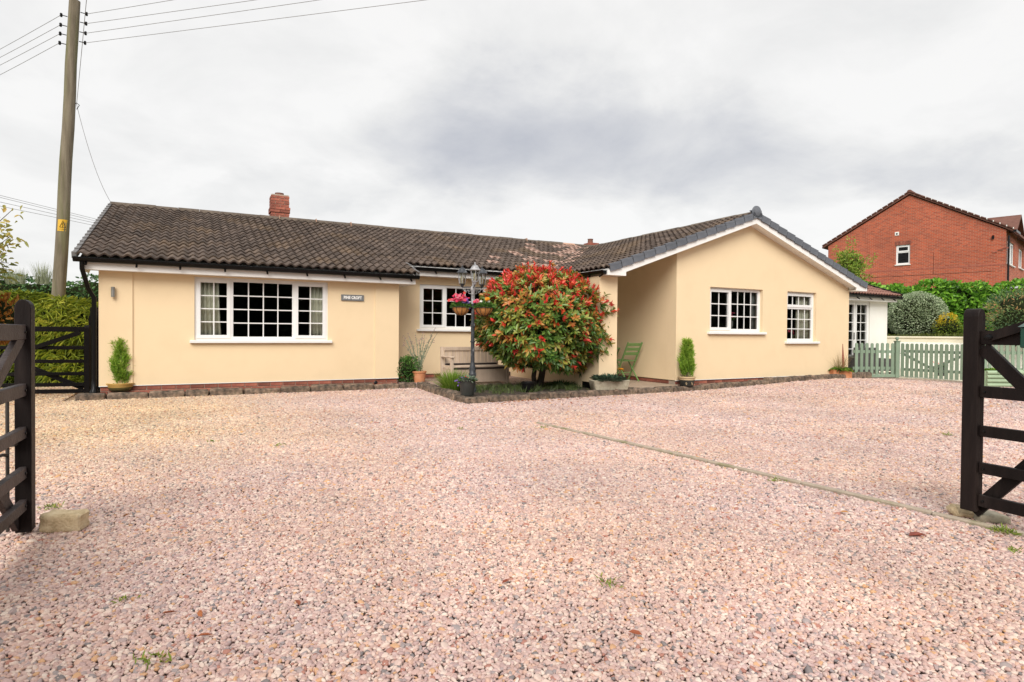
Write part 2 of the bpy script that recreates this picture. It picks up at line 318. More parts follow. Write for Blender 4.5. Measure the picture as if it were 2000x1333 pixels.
PEB = [(0.00, (0.50, 0.365, 0.325)), (0.09, (0.57, 0.44, 0.395)), (0.20, (0.61, 0.485, 0.43)), (0.31, (0.53, 0.385, 0.335)), (0.40, (0.65, 0.545, 0.475)),
       (0.49, (0.45, 0.335, 0.315)), (0.57, (0.67, 0.575, 0.50)), (0.65, (0.55, 0.425, 0.395)), (0.74, (0.60, 0.43, 0.345)), (0.80, (0.39, 0.325, 0.315)),
       (0.85, (0.70, 0.625, 0.55)), (0.89, (0.58, 0.37, 0.21)), (0.92, (0.33, 0.30, 0.295)), (0.955, (0.20, 0.19, 0.19)), (0.975, (0.40, 0.20, 0.155))]
PEB = [(p, (c[0] * 0.94, c[1] * 0.88, c[2] * 0.885)) for p, c in PEB]
def pebble_material(name, instanced):
    m, t, b = M_new(name)
    r = _n(t, 'ShaderNodeValToRGB'); r.color_ramp.interpolation = 'CONSTANT'
    el = r.color_ramp.elements
    while len(el) < len(PEB): el.new(0.5)
    for i, (p, c) in enumerate(PEB): el[i].position = p; el[i].color = rgba(c)
    g = _n(t, 'ShaderNodeNewGeometry')
    if instanced:
        oi = _n(t, 'ShaderNodeObjectInfo'); t.links.new(oi.outputs['Random'], r.inputs['Fac']); col = r.outputs['Color']
    else:
        v = _n(t, 'ShaderNodeTexVoronoi'); v.inputs['Scale'].default_value = 48; t.links.new(g.outputs['Position'], v.inputs['Vector'])
        s = _n(t, 'ShaderNodeSeparateColor'); t.links.new(v.outputs['Color'], s.inputs[0]); t.links.new(s.outputs[0], r.inputs['Fac'])
        mk = _n(t, 'ShaderNodeMapRange'); mk.inputs['From Min'].default_value = 0.35; mk.inputs['From Max'].default_value = 0.75; mk.inputs['To Max'].default_value = 0.75
        t.links.new(v.outputs['Distance'], mk.inputs['Value'])
        mm = _n(t, 'ShaderNodeMix', data_type='RGBA'); mm.inputs['B'].default_value = (0.10, 0.07, 0.06, 1)
        t.links.new(mk.outputs[0], mm.inputs['Factor']); t.links.new(r.outputs['Color'], mm.inputs['A']); col = mm.outputs['Result']
        bp = _n(t, 'ShaderNodeBump'); bp.invert = True; bp.inputs['Strength'].default_value = 1; bp.inputs['Distance'].default_value = 0.012
        t.links.new(v.outputs['Distance'], bp.inputs['Height']); t.links.new(bp.outputs[0], b.inputs['Normal'])
    n = _n(t, 'ShaderNodeTexNoise'); n.inputs['Scale'].default_value = 0.55; n.inputs['Detail'].default_value = 5; t.links.new(g.outputs['Position'], n.inputs['Vector'])
    rr = _n(t, 'ShaderNodeValToRGB'); e2 = rr.color_ramp.elements
    e2[0].position = 0.36; e2[0].color = (1.02, 0.975, 0.90, 1); e2[1].position = 0.60; e2[1].color = (0.97, 0.96, 0.965, 1)
    t.links.new(n.outputs['Fac'], rr.inputs['Fac'])
    mu = _n(t, 'ShaderNodeMix', data_type='RGBA', blend_type='MULTIPLY'); mu.inputs['Factor'].default_value = 1; mu.clamp_result = False
    t.links.new(col, mu.inputs['A']); t.links.new(rr.outputs['Color'], mu.inputs['B'])
    # gravel multiplied yellower at the left, towards the far gate
    sp = _n(t, 'ShaderNodeSeparateXYZ'); t.links.new(g.outputs['Position'], sp.inputs[0])
    mr = _n(t, 'ShaderNodeMapRange', interpolation_type='SMOOTHSTEP'); mr.inputs['From Min'].default_value = 2.6; mr.inputs['From Max'].default_value = -0.8; mr.inputs['To Max'].default_value = 0.95
    t.links.new(sp.outputs['X'], mr.inputs['Value'])
    my = _n(t, 'ShaderNodeMapRange', interpolation_type='SMOOTHSTEP'); my.inputs['From Min'].default_value = 4.2; my.inputs['From Max'].default_value = 8.5
    t.links.new(sp.outputs['Y'], my.inputs['Value'])
    mp = _n(t, 'ShaderNodeMath', operation='MULTIPLY'); t.links.new(mr.outputs[0], mp.inputs[0]); t.links.new(my.outputs[0], mp.inputs[1])
    m2 = _n(t, 'ShaderNodeMix', data_type='RGBA', blend_type='MULTIPLY'); m2.inputs['B'].default_value = (1.04, 1.05, 0.80, 1)
    t.links.new(mp.outputs[0], m2.inputs['Factor']); t.links.new(mu.outputs['Result'], m2.inputs['A'])
    n4 = _n(t, 'ShaderNodeTexNoise'); n4.inputs['Scale'].default_value = 0.9; n4.inputs['Detail'].default_value = 4; t.links.new(g.outputs['Position'], n4.inputs['Vector'])
    mv4 = _n(t, 'ShaderNodeMapRange'); mv4.inputs['From Min'].default_value = 0.3; mv4.inputs['From Max'].default_value = 0.7; mv4.inputs['To Min'].default_value = 0.86; mv4.inputs['To Max'].default_value = 1.10
    t.links.new(n4.outputs['Fac'], mv4.inputs['Value'])
    hs4 = _n(t, 'ShaderNodeHueSaturation'); t.links.new(mv4.outputs[0], hs4.inputs['Value']); t.links.new(m2.outputs['Result'], hs4.inputs['Color'])
    t.links.new(hs4.outputs['Color'], b.inputs['Base Color'])
    b.inputs['Roughness'].default_value = 0.6; b.inputs['Specular IOR Level'].default_value = 0.35
    return m
MT['pebble'] = pebble_material('pebble', True)
MT['gravelbed'] = pebble_material('gravel_bed', False)

# ------------------------------------------------------------------ object helpers
def setp(o, label=None, cat=None, group=None, kind=None):
    if label: o['label'] = label
    if cat: o['category'] = cat
    if group: o['group'] = group
    if kind: o['kind'] = kind
    return o
def thing(name, label, cat, loc=(0, 0, 0), rotz=0.0, group=None):
    o = bpy.data.objects.new(name, None); COL.objects.link(o)
    o.location = loc; o.rotation_euler = (0, 0, rotz); o.empty_display_size = 0.1
    bpy.context.view_layer.update() if False else None
    return setp(o, label, cat, group)
def adopt(o, parent):
    if parent is None: return o
    o.parent = parent
    m = Matrix.Identity(4); p = parent
    chain = []
    while p: chain.append(p); p = p.parent
    W = Matrix.Identity(4)
    for q in reversed(chain):
        B = Matrix.LocRotScale(q.location, q.rotation_euler, q.scale)
        W = W @ q.matrix_parent_inverse @ B
    o.matrix_parent_inverse = W.inverted()
    return o
def link_mesh(name, me, material, parent=None, loc=None, rot=None, scale=None):
    o = bpy.data.objects.new(name, me); COL.objects.link(o)
    if material is not None and not me.materials: me.materials.append(material)
    if loc is not None: o.location = loc
    if rot is not None: o.rotation_euler = rot
    if scale is not None: o.scale = scale
    return adopt(o, parent)

class MB:
    def __init__(s): s.v = []; s.f = []
    def add(s, vs, fs, M=None):
        b = len(s.v)
        s.v += [tuple((M @ Vector(p)) if M else p) for p in vs]
        s.f += [tuple(i + b for i in f) for f in fs]; return s
    def box(s, x0, x1, y0, y1, z0, z1, M=None):
        return s.add([(x0, y0, z0), (x1, y0, z0), (x1, y1, z0), (x0, y1, z0), (x0, y0, z1), (x1, y0, z1), (x1, y1, z1), (x0, y1, z1)],
                     [(0, 3, 2, 1), (4, 5, 6, 7), (0, 1, 5, 4), (1, 2, 6, 5), (2, 3, 7, 6), (3, 0, 4, 7)], M)
    def bar(s, p0, p1, w, h, up=(0, 0, 1)):
        """box from p0 to p1; w across, h along up"""
        p0 = Vector(p0); p1 = Vector(p1); d = (p1 - p0); L_ = d.length; d.normalize()
        sd = d.cross(Vector(up)).normalized(); u = sd.cross(d)
        vs = []
        for p in (p0, p1):
            for a, b in ((-1, -1), (1, -1), (1, 1), (-1, 1)): vs.append(tuple(p + sd * (a * w / 2) + u * (b * h / 2)))
        return s.add(vs, [(0, 1, 2, 3), (7, 6, 5, 4), (0, 4, 5, 1), (1, 5, 6, 2), (2, 6, 7, 3), (3, 7, 4, 0)])
    def tube(s, pts, rad, seg=8, cap=True):
        pts = [Vector(p) for p in pts]; n = len(pts)
        if not hasattr(rad, '__len__'): rad = [rad] * n
        ref = Vector((0, 0, 1)); b0 = len(s.v); prev = None
        for i, p in enumerate(pts):
            d = (pts[min(i + 1, n - 1)] - pts[max(i - 1, 0)]).normalized()
            if prev is None:
                a = d.cross(ref if abs(d.z) < 0.95 else Vector((1, 0, 0))).normalized()
            else:
                a = (prev - d * prev.dot(d)); a = a.normalized() if a.length > 1e-6 else d.orthogonal().normalized()
            prev = a; c = d.cross(a)
            for k in range(seg):
                t = 2 * math.pi * k / seg
                s.v.append(tuple(p + (a * math.cos(t) + c * math.sin(t)) * rad[i]))
        for i in range(n - 1):
            for k in range(seg):
                q = b0 + i * seg; k2 = (k + 1) % seg
                s.f.append((q + k, q + k2, q + seg + k2, q + seg + k))
        if cap:
            s.f.append(tuple(b0 + k for k in reversed(range(seg)))); s.f.append(tuple(b0 + (n - 1) * seg + k for k in range(seg)))
        return s
    def lathe(s, prof, c=(0, 0, 0), seg=24, closed=False, square=None):
        b0 = len(s.v); n = len(prof)
        for r, z in prof:
            for k in range(seg):
                t = 2 * math.pi * (k + (0.5 if seg < 9 else 0)) / seg
                s.v.append((c[0] + r * math.cos(t), c[1] + r * math.sin(t), c[2] + z))
        for i in range(n - 1):
            for k in range(seg):
                q = b0 + i * seg; k2 = (k + 1) % seg
                s.f.append((q + k, q + k2, q + seg + k2, q + seg + k))
        if not closed:
            if prof[0][0] > 1e-4: s.f.append(tuple(b0 + k for k in reversed(range(seg))))
            if prof[-1][0] > 1e-4: s.f.append(tuple(b0 + (n - 1) * seg + k for k in range(seg)))
        return s
    def prism(s, poly, h0, h1, M=None):
        """poly in local xy, extruded along local z from h0 to h1"""
        n = len(poly)
        vs = [(x, y, h0) for x, y in poly] + [(x, y, h1) for x, y in poly]
        fs = [tuple(reversed(range(n))), tuple(range(n, 2 * n))] + [(i, (i + 1) % n, n + (i + 1) % n, n + i) for i in range(n)]
        return s.add(vs, fs, M)
    def mesh(s, name, bevel=0.0, smooth=40, M=None):
        me = bpy.data.meshes.new(name)
        v = [tuple(M @ Vector(p)) for p in s.v] if M else s.v
        me.from_pydata(v, [], s.f); me.validate()
        if bevel:
            bm = bmesh.new(); bm.from_mesh(me)
            bmesh.ops.bevel(bm, geom=bm.edges[:], offset=bevel, segments=1, affect='EDGES', clamp_overlap=True)
            bm.to_mesh(me); bm.free()
        if smooth:
            me.polygons.foreach_set('use_smooth', [True] * len(me.polygons))
            me.set_sharp_from_angle(angle=R_(smooth))
        return me
    def build(s, name, material, parent=None, bevel=0.0, smooth=40, M=None):
        return link_mesh(name, s.mesh(name, bevel, smooth, M), material, parent)
XZ = Matrix(((1, 0, 0, 0), (0, 0, -1, 0), (0, 1, 0, 0), (0, 0, 0, 1)))      # prism (x,y,h) -> (x,-h,y)

def stone_mesh(name, sx, sy, sz, seed, rough=0.012, cuts=2, bev=0.25):
    """rounded rough block, base at z=0, centred in x,y"""
    r = random.Random(seed)
    bm = bmesh.new(); bmesh.ops.create_cube(bm, size=1)
    bmesh.ops.scale(bm, verts=bm.verts, vec=(sx, sy, sz))
    bmesh.ops.bevel(bm, geom=bm.edges[:], offset=min(sx, sy, sz) * bev, segments=1, affect='EDGES')
    long_e = [e for e in bm.edges if e.calc_length() > min(sx, sy, sz) * 0.6]
    bmesh.ops.subdivide_edges(bm, edges=long_e, cuts=cuts, use_grid_fill=True)
    for v in bm.verts:
        v.co += Vector((r.uniform(-1, 1), r.uniform(-1, 1), r.uniform(-1, 1))) * rough
        v.co.z += sz / 2
    me = bpy.data.meshes.new(name); bm.to_mesh(me); bm.free()
    me.polygons.foreach_set('use_smooth', [True] * len(me.polygons)); me.set_sharp_from_angle(angle=R_(50))
    return me

# ---- leaves: one mesh out of many small blades
def norm(a): return a / np.maximum(np.linalg.norm(a, axis=-1, keepdims=True), 1e-9)
def leaves(name, P, D, N, Ln, Wd, rnd, material, parent=None, shape='hex', fold=0.25, droop=0.0, kind=None):
    P = np.asarray(P, float); n = len(P); D = norm(np.asarray(D, float))
    S = norm(np.cross(D, N)); U = np.cross(S, D)  # weathered rail wood; light on its faces is put into the paler colour
    Ln = np.broadcast_to(Ln, n)[:, None]; Wd = np.broadcast_to(Wd, n)[:, None]
    if shape == 'hex':
        pts = [(0, 0, 0), (.3, .42, fold), (.7, .40, fold), (1, 0, 0), (.7, -.40, fold), (.3, -.42, fold)]
        faces = np.array([[0, 1, 2, 3], [0, 3, 4, 5]])
    elif shape == 'blade':
        pts = [(0, .5, 0), (.5, .45, 0), (1, 0, 0), (.5, -.45, 0), (0, -.5, 0)]
        faces = None
    else:
        pts = [(0, 0, 0), (.5, .5, fold), (1, 0, 0), (.5, -.5, fold)]
        faces = np.array([[0, 1, 2, 3]])
    if shape == 'blade':
        pts = [(0, .5, 0), (0, -.5, 0), (.55, -.42, 0), (.55, .42, 0), (1, 0, 0)]
        quads = np.array([[0, 1, 2, 3]]); tris = np.array([[3, 2, 4]])
    V = np.stack([P + D * Ln * a + S * Wd * b + U * Wd * c - np.array([0, 0, 1.0]) * (droop * Ln * a * a) for a, b, c in pts], 1)
    k = len(pts)
    me = bpy.data.meshes.new(name)
    me.vertices.add(n * k); me.vertices.foreach_set('co', V.reshape(-1).astype(np.float32))
    base = (np.arange(n) * k)
    if shape == 'blade':
        lv = np.concatenate([(base[:, None] + quads[0][None]), (base[:, None] + tris[0][None])], 1).reshape(-1)
        tot = np.tile([4, 3], n)
    else:
        lv = (base[:, None, None] + faces[None]).reshape(-1); tot = np.full(n * len(faces), 4)
    st = np.concatenate([[0], np.cumsum(tot)[:-1]])
    me.loops.add(len(lv)); me.loops.foreach_set('vertex_index', lv.astype(np.int32))
    me.polygons.add(len(tot)); me.polygons.foreach_set('loop_start', st.astype(np.int32)); me.polygons.foreach_set('loop_total', tot.astype(np.int32))
    me.update(calc_edges=True); me.validate()
    at = me.attributes.new('rnd', 'FLOAT', 'POINT')
    at.data.foreach_set('value', np.repeat(np.broadcast_to(rnd, n), k).astype(np.float32))
    o = link_mesh(name, me, material, parent)
    if kind: o['kind'] = kind
    return o
def rdir(n): return norm(rng.normal(size=(n, 3)))
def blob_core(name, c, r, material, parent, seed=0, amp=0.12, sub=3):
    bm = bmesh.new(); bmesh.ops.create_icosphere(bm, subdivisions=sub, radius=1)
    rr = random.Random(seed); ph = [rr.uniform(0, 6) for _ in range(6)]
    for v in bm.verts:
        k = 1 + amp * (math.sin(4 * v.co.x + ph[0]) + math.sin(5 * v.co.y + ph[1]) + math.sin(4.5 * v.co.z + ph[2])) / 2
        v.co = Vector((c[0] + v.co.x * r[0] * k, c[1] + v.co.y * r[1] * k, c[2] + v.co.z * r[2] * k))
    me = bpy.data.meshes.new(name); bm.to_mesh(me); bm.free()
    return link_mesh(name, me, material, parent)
def shrub(name, label, cat, c, r, n, Ln, Wd, material, base_z=0.0, seed=0, shell=0.25, core=0.72, group=None, lump=0.12, upness=0.35, shape='hex', zmin=None, stems=True, droop=0.0, rfun=None):
    """rounded bush: foliage blades in clumps over an uneven ellipsoid, on a few stems"""
    c = np.array(c, float); r = np.array(r, float)
    t = thing(name, label, cat, (c[0], c[1], base_z), 0, group)
    d = rdir(n)
    ph = np.random.default_rng(seed).uniform(0, 6, 6)
    k = 1 + lump * (np.sin(5 * d[:, 0] + ph[0]) + np.sin(5 * d[:, 1] + ph[1]) + np.sin(6 * d[:, 2] + ph[2]) + np.sin(11 * d[:, 0] + 9 * d[:, 2] + ph[3])) / 2
    rad = k * (1 - shell * rng.random(n) ** 1.5)
    P = c + d * r * rad[:, None]
    ok = P[:, 2] > (base_z + 0.03 if zmin is None else zmin)
    P, d, rad = P[ok], d[ok], rad[ok]; n = len(P)
    D = norm(d + 0.9 * rdir(n) + np.array([0, 0, upness]))
    N = norm(d * 0.6 + 0.7 * rdir(n) + np.array([0, 0, 0.6]))
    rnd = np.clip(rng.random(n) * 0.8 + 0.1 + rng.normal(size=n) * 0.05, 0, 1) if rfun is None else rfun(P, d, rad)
    if stems:
        mb = MB()
        for i in range(4):
            a = rng.uniform(0, 6.28); q = Vector((math.cos(a) * r[0] * .35, math.sin(a) * r[1] * .35, 0))
            mb.tube([(c[0] + q.x * .15, c[1] + q.y * .15, base_z), Vector(c) + q * .6 + Vector((0, 0, -r[2] * .3)), Vector(c) + q], [0.03, 0.02, 0.008], 6)
        mb.build('stem', MT['bark'], t)
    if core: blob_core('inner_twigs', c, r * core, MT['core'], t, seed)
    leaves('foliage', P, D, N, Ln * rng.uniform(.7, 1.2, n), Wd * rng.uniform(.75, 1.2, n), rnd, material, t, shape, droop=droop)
    return t

# ================================================================== SETTING
mb = MB(); mb.add([(-900, -900, -0.06), (900, -900, -0.06), (900, 900, -0.06), (-900, 900, -0.06)], [(0, 1, 2, 3)])
setp(mb.build('ground', MT['grassbase'], smooth=0), kind='structure')
# gravel drive: a sheet that follows the slight rise towards the garden gate
xs = np.linspace(-9, 21, 61); ys = np.linspace(-8, 15, 47)
mb = MB()
for y in ys:
    for x in xs: mb.v.append((x, y, gz(x, y) - 0.022))
for j in range(len(ys) - 1):
    for i in range(len(xs) - 1):
        q = j * len(xs) + i; mb.f.append((q, q + 1, q + len(xs) + 1, q + len(xs)))
setp(mb.build('driveway', MT['gravelbed'], smooth=0), kind='structure')

# ================================================================== BUNGALOW
TAN = 0.35; PA = math.atan(TAN); COSP = math.cos(PA)
EAVE_Y, EAVE_Z, RIDGE_Y = 12.0, 2.36, 16.9
GAUGE = 0.2905; GY = GAUGE * COSP
def zmain(Y): return EAVE_Z + TAN * (min(Y, 2 * RIDGE_Y - Y) - EAVE_Y)
W_E, W_R, W_EZ = 6.91, 10.90, 2.40
def zwing(X): return W_EZ + TAN * (min(X, 2 * W_R - X) - W_E)
LX0, LX1 = -1.72, 4.10
WALL_L, WALL_M, WALL_G = 12.276, 13.15, 9.45
MID_Y = EAVE_Y + 3 * GY

house = thing('bungalow', 'single storey cream rendered bungalow with brown pantile roof', 'house', (4.0, 13.0, 0))

def wall_panel(name, material, parent, M, x0, x1, z0, z1, openings, thick, top=None, reveal=None):
    """front face with real openings; top: list of (x,z) above z1 between x1 and x0"""
    mb = MB()
    xs = sorted({x0, x1} | {o[0] for o in openings} | {o[1] for o in openings})
    zs = sorted({z0, z1} | {o[2] for o in openings} | {o[3] for o in openings})
    for i in range(len(xs) - 1):
        for j in range(len(zs) - 1):
            cx, cz = (xs[i] + xs[i + 1]) / 2, (zs[j] + zs[j + 1]) / 2
            if any(o[0] < cx < o[1] and o[2] < cz < o[3] for o in openings): continue
            a, b, c, d = xs[i], xs[i + 1], zs[j], zs[j + 1]
            mb.add([(a, 0, c), (b, 0, c), (b, 0, d), (a, 0, d)], [(0, 1, 2, 3)])
            mb.add([(a, thick, c), (b, thick, c), (b, thick, d), (a, thick, d)], [(3, 2, 1, 0)])
    for a, b, c, d in [o[:4] for o in openings]:
        mb.add([(a, 0, c), (b, 0, c), (b, 0, d), (a, 0, d), (a, thick, c), (b, thick, c), (b, thick, d), (a, thick, d)],
               [(0, 4, 5, 1), (1, 5, 6, 2), (2, 6, 7, 3), (3, 7, 4, 0)])
    tp = [(x1, z1)] + (top or []) + [(x0, z1)]
    if top:
        mb.add([(x, 0, z) for x, z in tp], [tuple(range(len(tp)))]); mb.add([(x, thick, z) for x, z in tp], [tuple(reversed(range(len(tp))))])
    loop = [(x0, z0), (x1, z0)] + tp
    n = len(loop)
    for i in range(n):
        (a, c), (b, d) = loop[i], loop[(i + 1) % n]
        if abs(a - b) + abs(c - d) < 1e-6: continue
        mb.add([(a, 0, c), (b, 0, d), (b, thick, d), (a, thick, c)], [(3, 2, 1, 0)])
    me = mb.mesh(name, smooth=0, M=M)
    return link_mesh(name, me, material, parent)

def pane_mesh(w, h, cache={}):
    k = (round(w, 4), round(h, 4))
    if k not in cache:
        cache[k] = MB().add([(0, 0, 0), (w, 0, 0), (w, 0, h), (0, 0, h)], [(0, 1, 2, 3)]).mesh('pane', smooth=0)
    return cache[k]
def window(parent, M, x0, x1, z0, z1, lights, recess=0.05, sill=(0.075, 0.07), bar=0.020, fw=0.055, name='window', glass='glass', frame_mat='white', sill_mat=None):
    """local x right, y inward. lights: (xa, xb, za, zb, cols, rows, opening)"""
    fd = 0.065
    mb = MB()
    y0 = recess
    mb.box(x0, x1, y0, y0 + fd, z0, z0 + fw, M).box(x0, x1, y0, y0 + fd, z1 - fw, z1, M)
    mb.box(x0, x0 + fw, y0, y0 + fd, z0 + fw, z1 - fw, M).box(x1 - fw, x1, y0, y0 + fd, z0 + fw, z1 - fw, M)
    for i, l in enumerate(lights):                 # mullions / transoms between neighbouring lights
        for k in lights[i + 1:]:
            if abs(l[1] - k[0]) < 0.001 and l[2] < k[3] and k[2] < l[3]:
                mb.box(l[1] - fw * .5, l[1] + fw * .5, y0 + 0.002, y0 + fd - 0.002, max(l[2], z0 + fw), min(l[3], z1 - fw), M)
            if abs(l[3] - k[2]) < 0.001:
                mb.box(max(l[0], x0 + fw), min(l[1], x1 - fw), y0 + 0.002, y0 + fd - 0.002, l[3] - fw * .5, l[3] + fw * .5, M)
    w = mb.build(name, MT[frame_mat], parent, smooth=0)
    rot = M.to_euler()
    for (xa, xb, za, zb, nc, nr, op) in lights:
        a = xa + (fw if abs(xa - x0) < .001 else fw * .5); b = xb - (fw if abs(xb - x1) < .001 else fw * .5)
        c = za + (fw if abs(za - z0) < .001 else fw * .5); d = zb - (fw if abs(zb - z1) < .001 else fw * .5)
        s = 0.042 if op else 0.012
        yo = y0 - (0.012 if op else -0.012); yd = y0 + fd - 0.012
        o_ = 0.018 if op else 0.0
        s_mb = MB()
        s_mb.box(a - o_, b + o_, yo, yd, c - o_, c + s, M).box(a - o_, b + o_, yo, yd, d - s, d + o_, M).box(a - o_, a + s, yo, yd, c + s, d - s, M).box(b - s, b + o_, yo, yd, c + s, d - s, M)
        s_mb.build('sash', MT[frame_mat], w, smooth=0)
        ga, gb, gc, gd = a + s, b - s, c + s, d - s
        yg = y0 + 0.028
        for i in range(1, nc):
            xx = ga + (gb - ga) * i / nc
            MB().box(xx - bar / 2, xx + bar / 2, yg - 0.008, yg + 0.010, gc, gd, M).build('glazing_bar', MT[frame_mat], w, smooth=0)
        for j in range(1, nr):
            zz = gc + (gd - gc) * j / nr
            MB().box(ga, gb, yg - 0.0095, yg + 0.0115, zz - bar / 2, zz + bar / 2, M).build('glazing_bar', MT[frame_mat], w, smooth=0)
        pw, phh = (gb - ga) / nc, (gd - gc) / nr
        me = pane_mesh(pw, phh)
        for i in range(nc):
            for j in range(nr):
                link_mesh('pane', me, MT[glass], w, loc=M @ Vector((ga + pw * i, yg, gc + phh * j)), rot=rot)
    if sill:
        MB().box(x0 - sill[0], x1 + sill[0], -sill[1], recess + 0.03, z0 - 0.052, z0 - 0.0005, M).build('sill', MT[sill_mat or frame_mat], w, bevel=0.006, smooth=0)
    return w
def TM(Y, X=0.0): return Matrix.Translation((X, Y, 0))

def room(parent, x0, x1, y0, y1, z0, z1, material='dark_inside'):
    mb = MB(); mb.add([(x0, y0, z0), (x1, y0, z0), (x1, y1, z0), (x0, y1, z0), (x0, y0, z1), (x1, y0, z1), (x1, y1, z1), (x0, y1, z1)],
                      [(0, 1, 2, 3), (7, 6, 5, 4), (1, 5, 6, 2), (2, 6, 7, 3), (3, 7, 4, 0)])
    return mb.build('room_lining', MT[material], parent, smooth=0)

# ---- walls
ZR = 0.205                                       # foot of the render
lw = (0.005, 2.350, 0.985, 2.135)
wall_panel('wall', MT['render'], house, TM(WALL_L + 0.016), -0.94, 3.29, ZR, 2.30, [lw], 0.26)
mbp = MB().box(-1.427, -0.94, WALL_L - 0.008, WALL_L + 0.276, ZR, 2.30); mbp.build('pier', MT['render'], house, smooth=0)
mbp = MB().box(3.29, 3.790, WALL_L - 0.008, WALL_L + 0.276, ZR, 2.30); mbp.build('pier', MT['render'], house, smooth=0)
MB().box(-1.427, -1.17, WALL_L + 0.277, 21.4, 0.0, 2.30).build('wall', MT['render'], house, smooth=0)
MB().box(3.54, 3.786, WALL_L + 0.277, WALL_M + 0.3, 0.0, 2.40).build('wall', MT['render'], house, smooth=0)
# gable triangle at the left end
g = MB(); g.prism([(WALL_L + .30, 2.301), (21.3, 2.301), (RIDGE_Y, zmain(RIDGE_Y) - 0.14)], -1.42, -1.20, Matrix(((0, 0, 1, 0), (1, 0, 0, 0), (0, 1, 0, 0), (0, 0, 0, 1))))
g.build('wall', MT['render'], house, smooth=0)
mw = (4.55, 6.84, 1.235, 2.262)
wall_panel('wall', MT['render'], house, TM(WALL_M), 3.79, 8.82, ZR, 2.60, [mw], 0.26)
gw1 = (9.775, 11.405, 1.222, 2.185); gw2 = (12.235, 13.275, 1.012, 2.185)
wall_panel('wall', MT['render'], house, TM(WALL_G), 8.82, 14.54, ZR, 2.30, [gw1, gw2], 0.28,
           top=[(14.54, zwing(14.54) - .17), (W_R, zwing(W_R) - .17), (8.82, zwing(8.82) - .17)])
MB().box(8.82, 9.06, WALL_G + 0.281, WALL_M + 0.3, ZR, 2.885).build('wall', MT['render'], house, smooth=0)
MB().box(14.29, 14.54, WALL_G + 0.281, 21.4, ZR, 2.34).build('wall', MT['render'], house, smooth=0)
MB().box(6.88, 7.305, WALL_G, 10.05, ZR, 2.275).build('porch_pillar', MT['render'], house, bevel=0.006, smooth=0)
MB().box(6.895, 7.29, WALL_G + 0.015, 10.035, 0.0, ZR).build('pillar_base', MT['black'], house, smooth=0)
MB().box(6.90, 7.04, 10.051, WALL_M, 0.0, 0.36).build('dwarf_wall', MT['render'], house, smooth=0)
MB().box(6.88, 7.06, 10.051, WALL_M, 0.36, 0.395).build('dwarf_wall_coping', MT['stone'], house, smooth=0)
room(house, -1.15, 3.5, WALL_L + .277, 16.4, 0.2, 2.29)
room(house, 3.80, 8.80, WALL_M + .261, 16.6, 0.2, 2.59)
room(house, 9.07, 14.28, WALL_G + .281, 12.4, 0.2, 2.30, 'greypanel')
# thin stop bead under the render, its highlight painted in as white
for (a, b, Y) in ((-1.427, -0.94, WALL_L - 0.008), (-0.94, 3.29, WALL_L + 0.016), (3.29, 3.79, WALL_L - 0.008), (8.82, 14.54, WALL_G)):
    MB().box(a, b, Y - 0.006, Y + 0.02, ZR - 0.012, ZR - 0.0005).build('render_bead', MT['white'], house, smooth=0)

# ---- brick plinth, brick by brick
brick_me = [MB().box(0, 0.215, 0, 0.05, 0, 0.065).mesh('brick', bevel=0.004, smooth=0) for _ in range(1)][0]
brick_side = MB().box(0, 0.05, 0, 0.215, 0, 0.065).mesh('brick', bevel=0.004, smooth=0)
def plinth(parent, x0, x1, Y, ztop, courses, along='x'):
    zb = ztop - 0.075 * courses - 0.01
    if along == 'x': back = MB().box(x0, x1, Y + 0.011, Y + 0.2, zb, ztop - 0.001)
    else: back = MB().box(Y + 0.011, Y + 0.2, x0, x1, zb, ztop - 0.001)
    p = back.build('plinth', MT['mortar'], parent, smooth=0)
    for c in range(courses):
        z = ztop - 0.075 * (c + 1) + 0.002
        x = x0 - (0.1125 if c % 2 else 0.0) + 0.005
        while x < x1 - 0.02:
            a, b = max(x, x0 + 0.001), min(x + 0.215, x1 - 0.001)
            if b - a > 0.03:
                sc = ((b - a) / 0.215, 1, 1) if along == 'x' else (1, (b - a) / 0.215, 1)
                link_mesh('brick', brick_me if along == 'x' else brick_side, MT['brick'], p, loc=((a, Y + random.uniform(-.001, .001), z) if along == 'x' else (Y + random.uniform(-.001, .001), a, z)), scale=sc)
            x += 0.225
    return p
plinth(house, -1.41, 3.775, WALL_L + 0.022, ZR - 0.012, 3)
plinth(house, 3.80, 6.88, WALL_M + 0.016, ZR - 0.012, 3)
plinth(house, 8.835, 14.53, WALL_G + 0.016, ZR - 0.012, 3)
plinth(house, WALL_G + 0.02, 12.4, 8.836, ZR - 0.012, 3, along='y')

# ---- windows
winL = window(house, TM(WALL_L + 0.016), *lw, [(0.005, 0.605, lw[2], lw[3], 2, 4, True), (0.605, 1.722, lw[2], lw[3], 4, 4, False), (1.722, 2.350, lw[2], lw[3], 2, 4, True)], recess=0.035)
winM = window(house, TM(WALL_M), *mw, [(4.55, 5.185, mw[2], mw[3], 2, 3, True), (5.185, 6.205, mw[2], mw[3], 4, 3, False), (6.205, 6.84, mw[2], mw[3], 2, 3, True)], recess=0.035)
winG = window(house, TM(WALL_G), *gw1, [(gw1[0], 10.465, gw1[2], gw1[3], 2, 3, True), (10.465, gw1[1], gw1[2], gw1[3], 4, 3, False)], recess=0.075)
winH = window(house, TM(WALL_G), *gw2, [(gw2[0], gw2[1], gw2[2], 1.815, 4, 3, False), (gw2[0], gw2[1], 1.815, gw2[3], 4, 1, True)], recess=0.075)

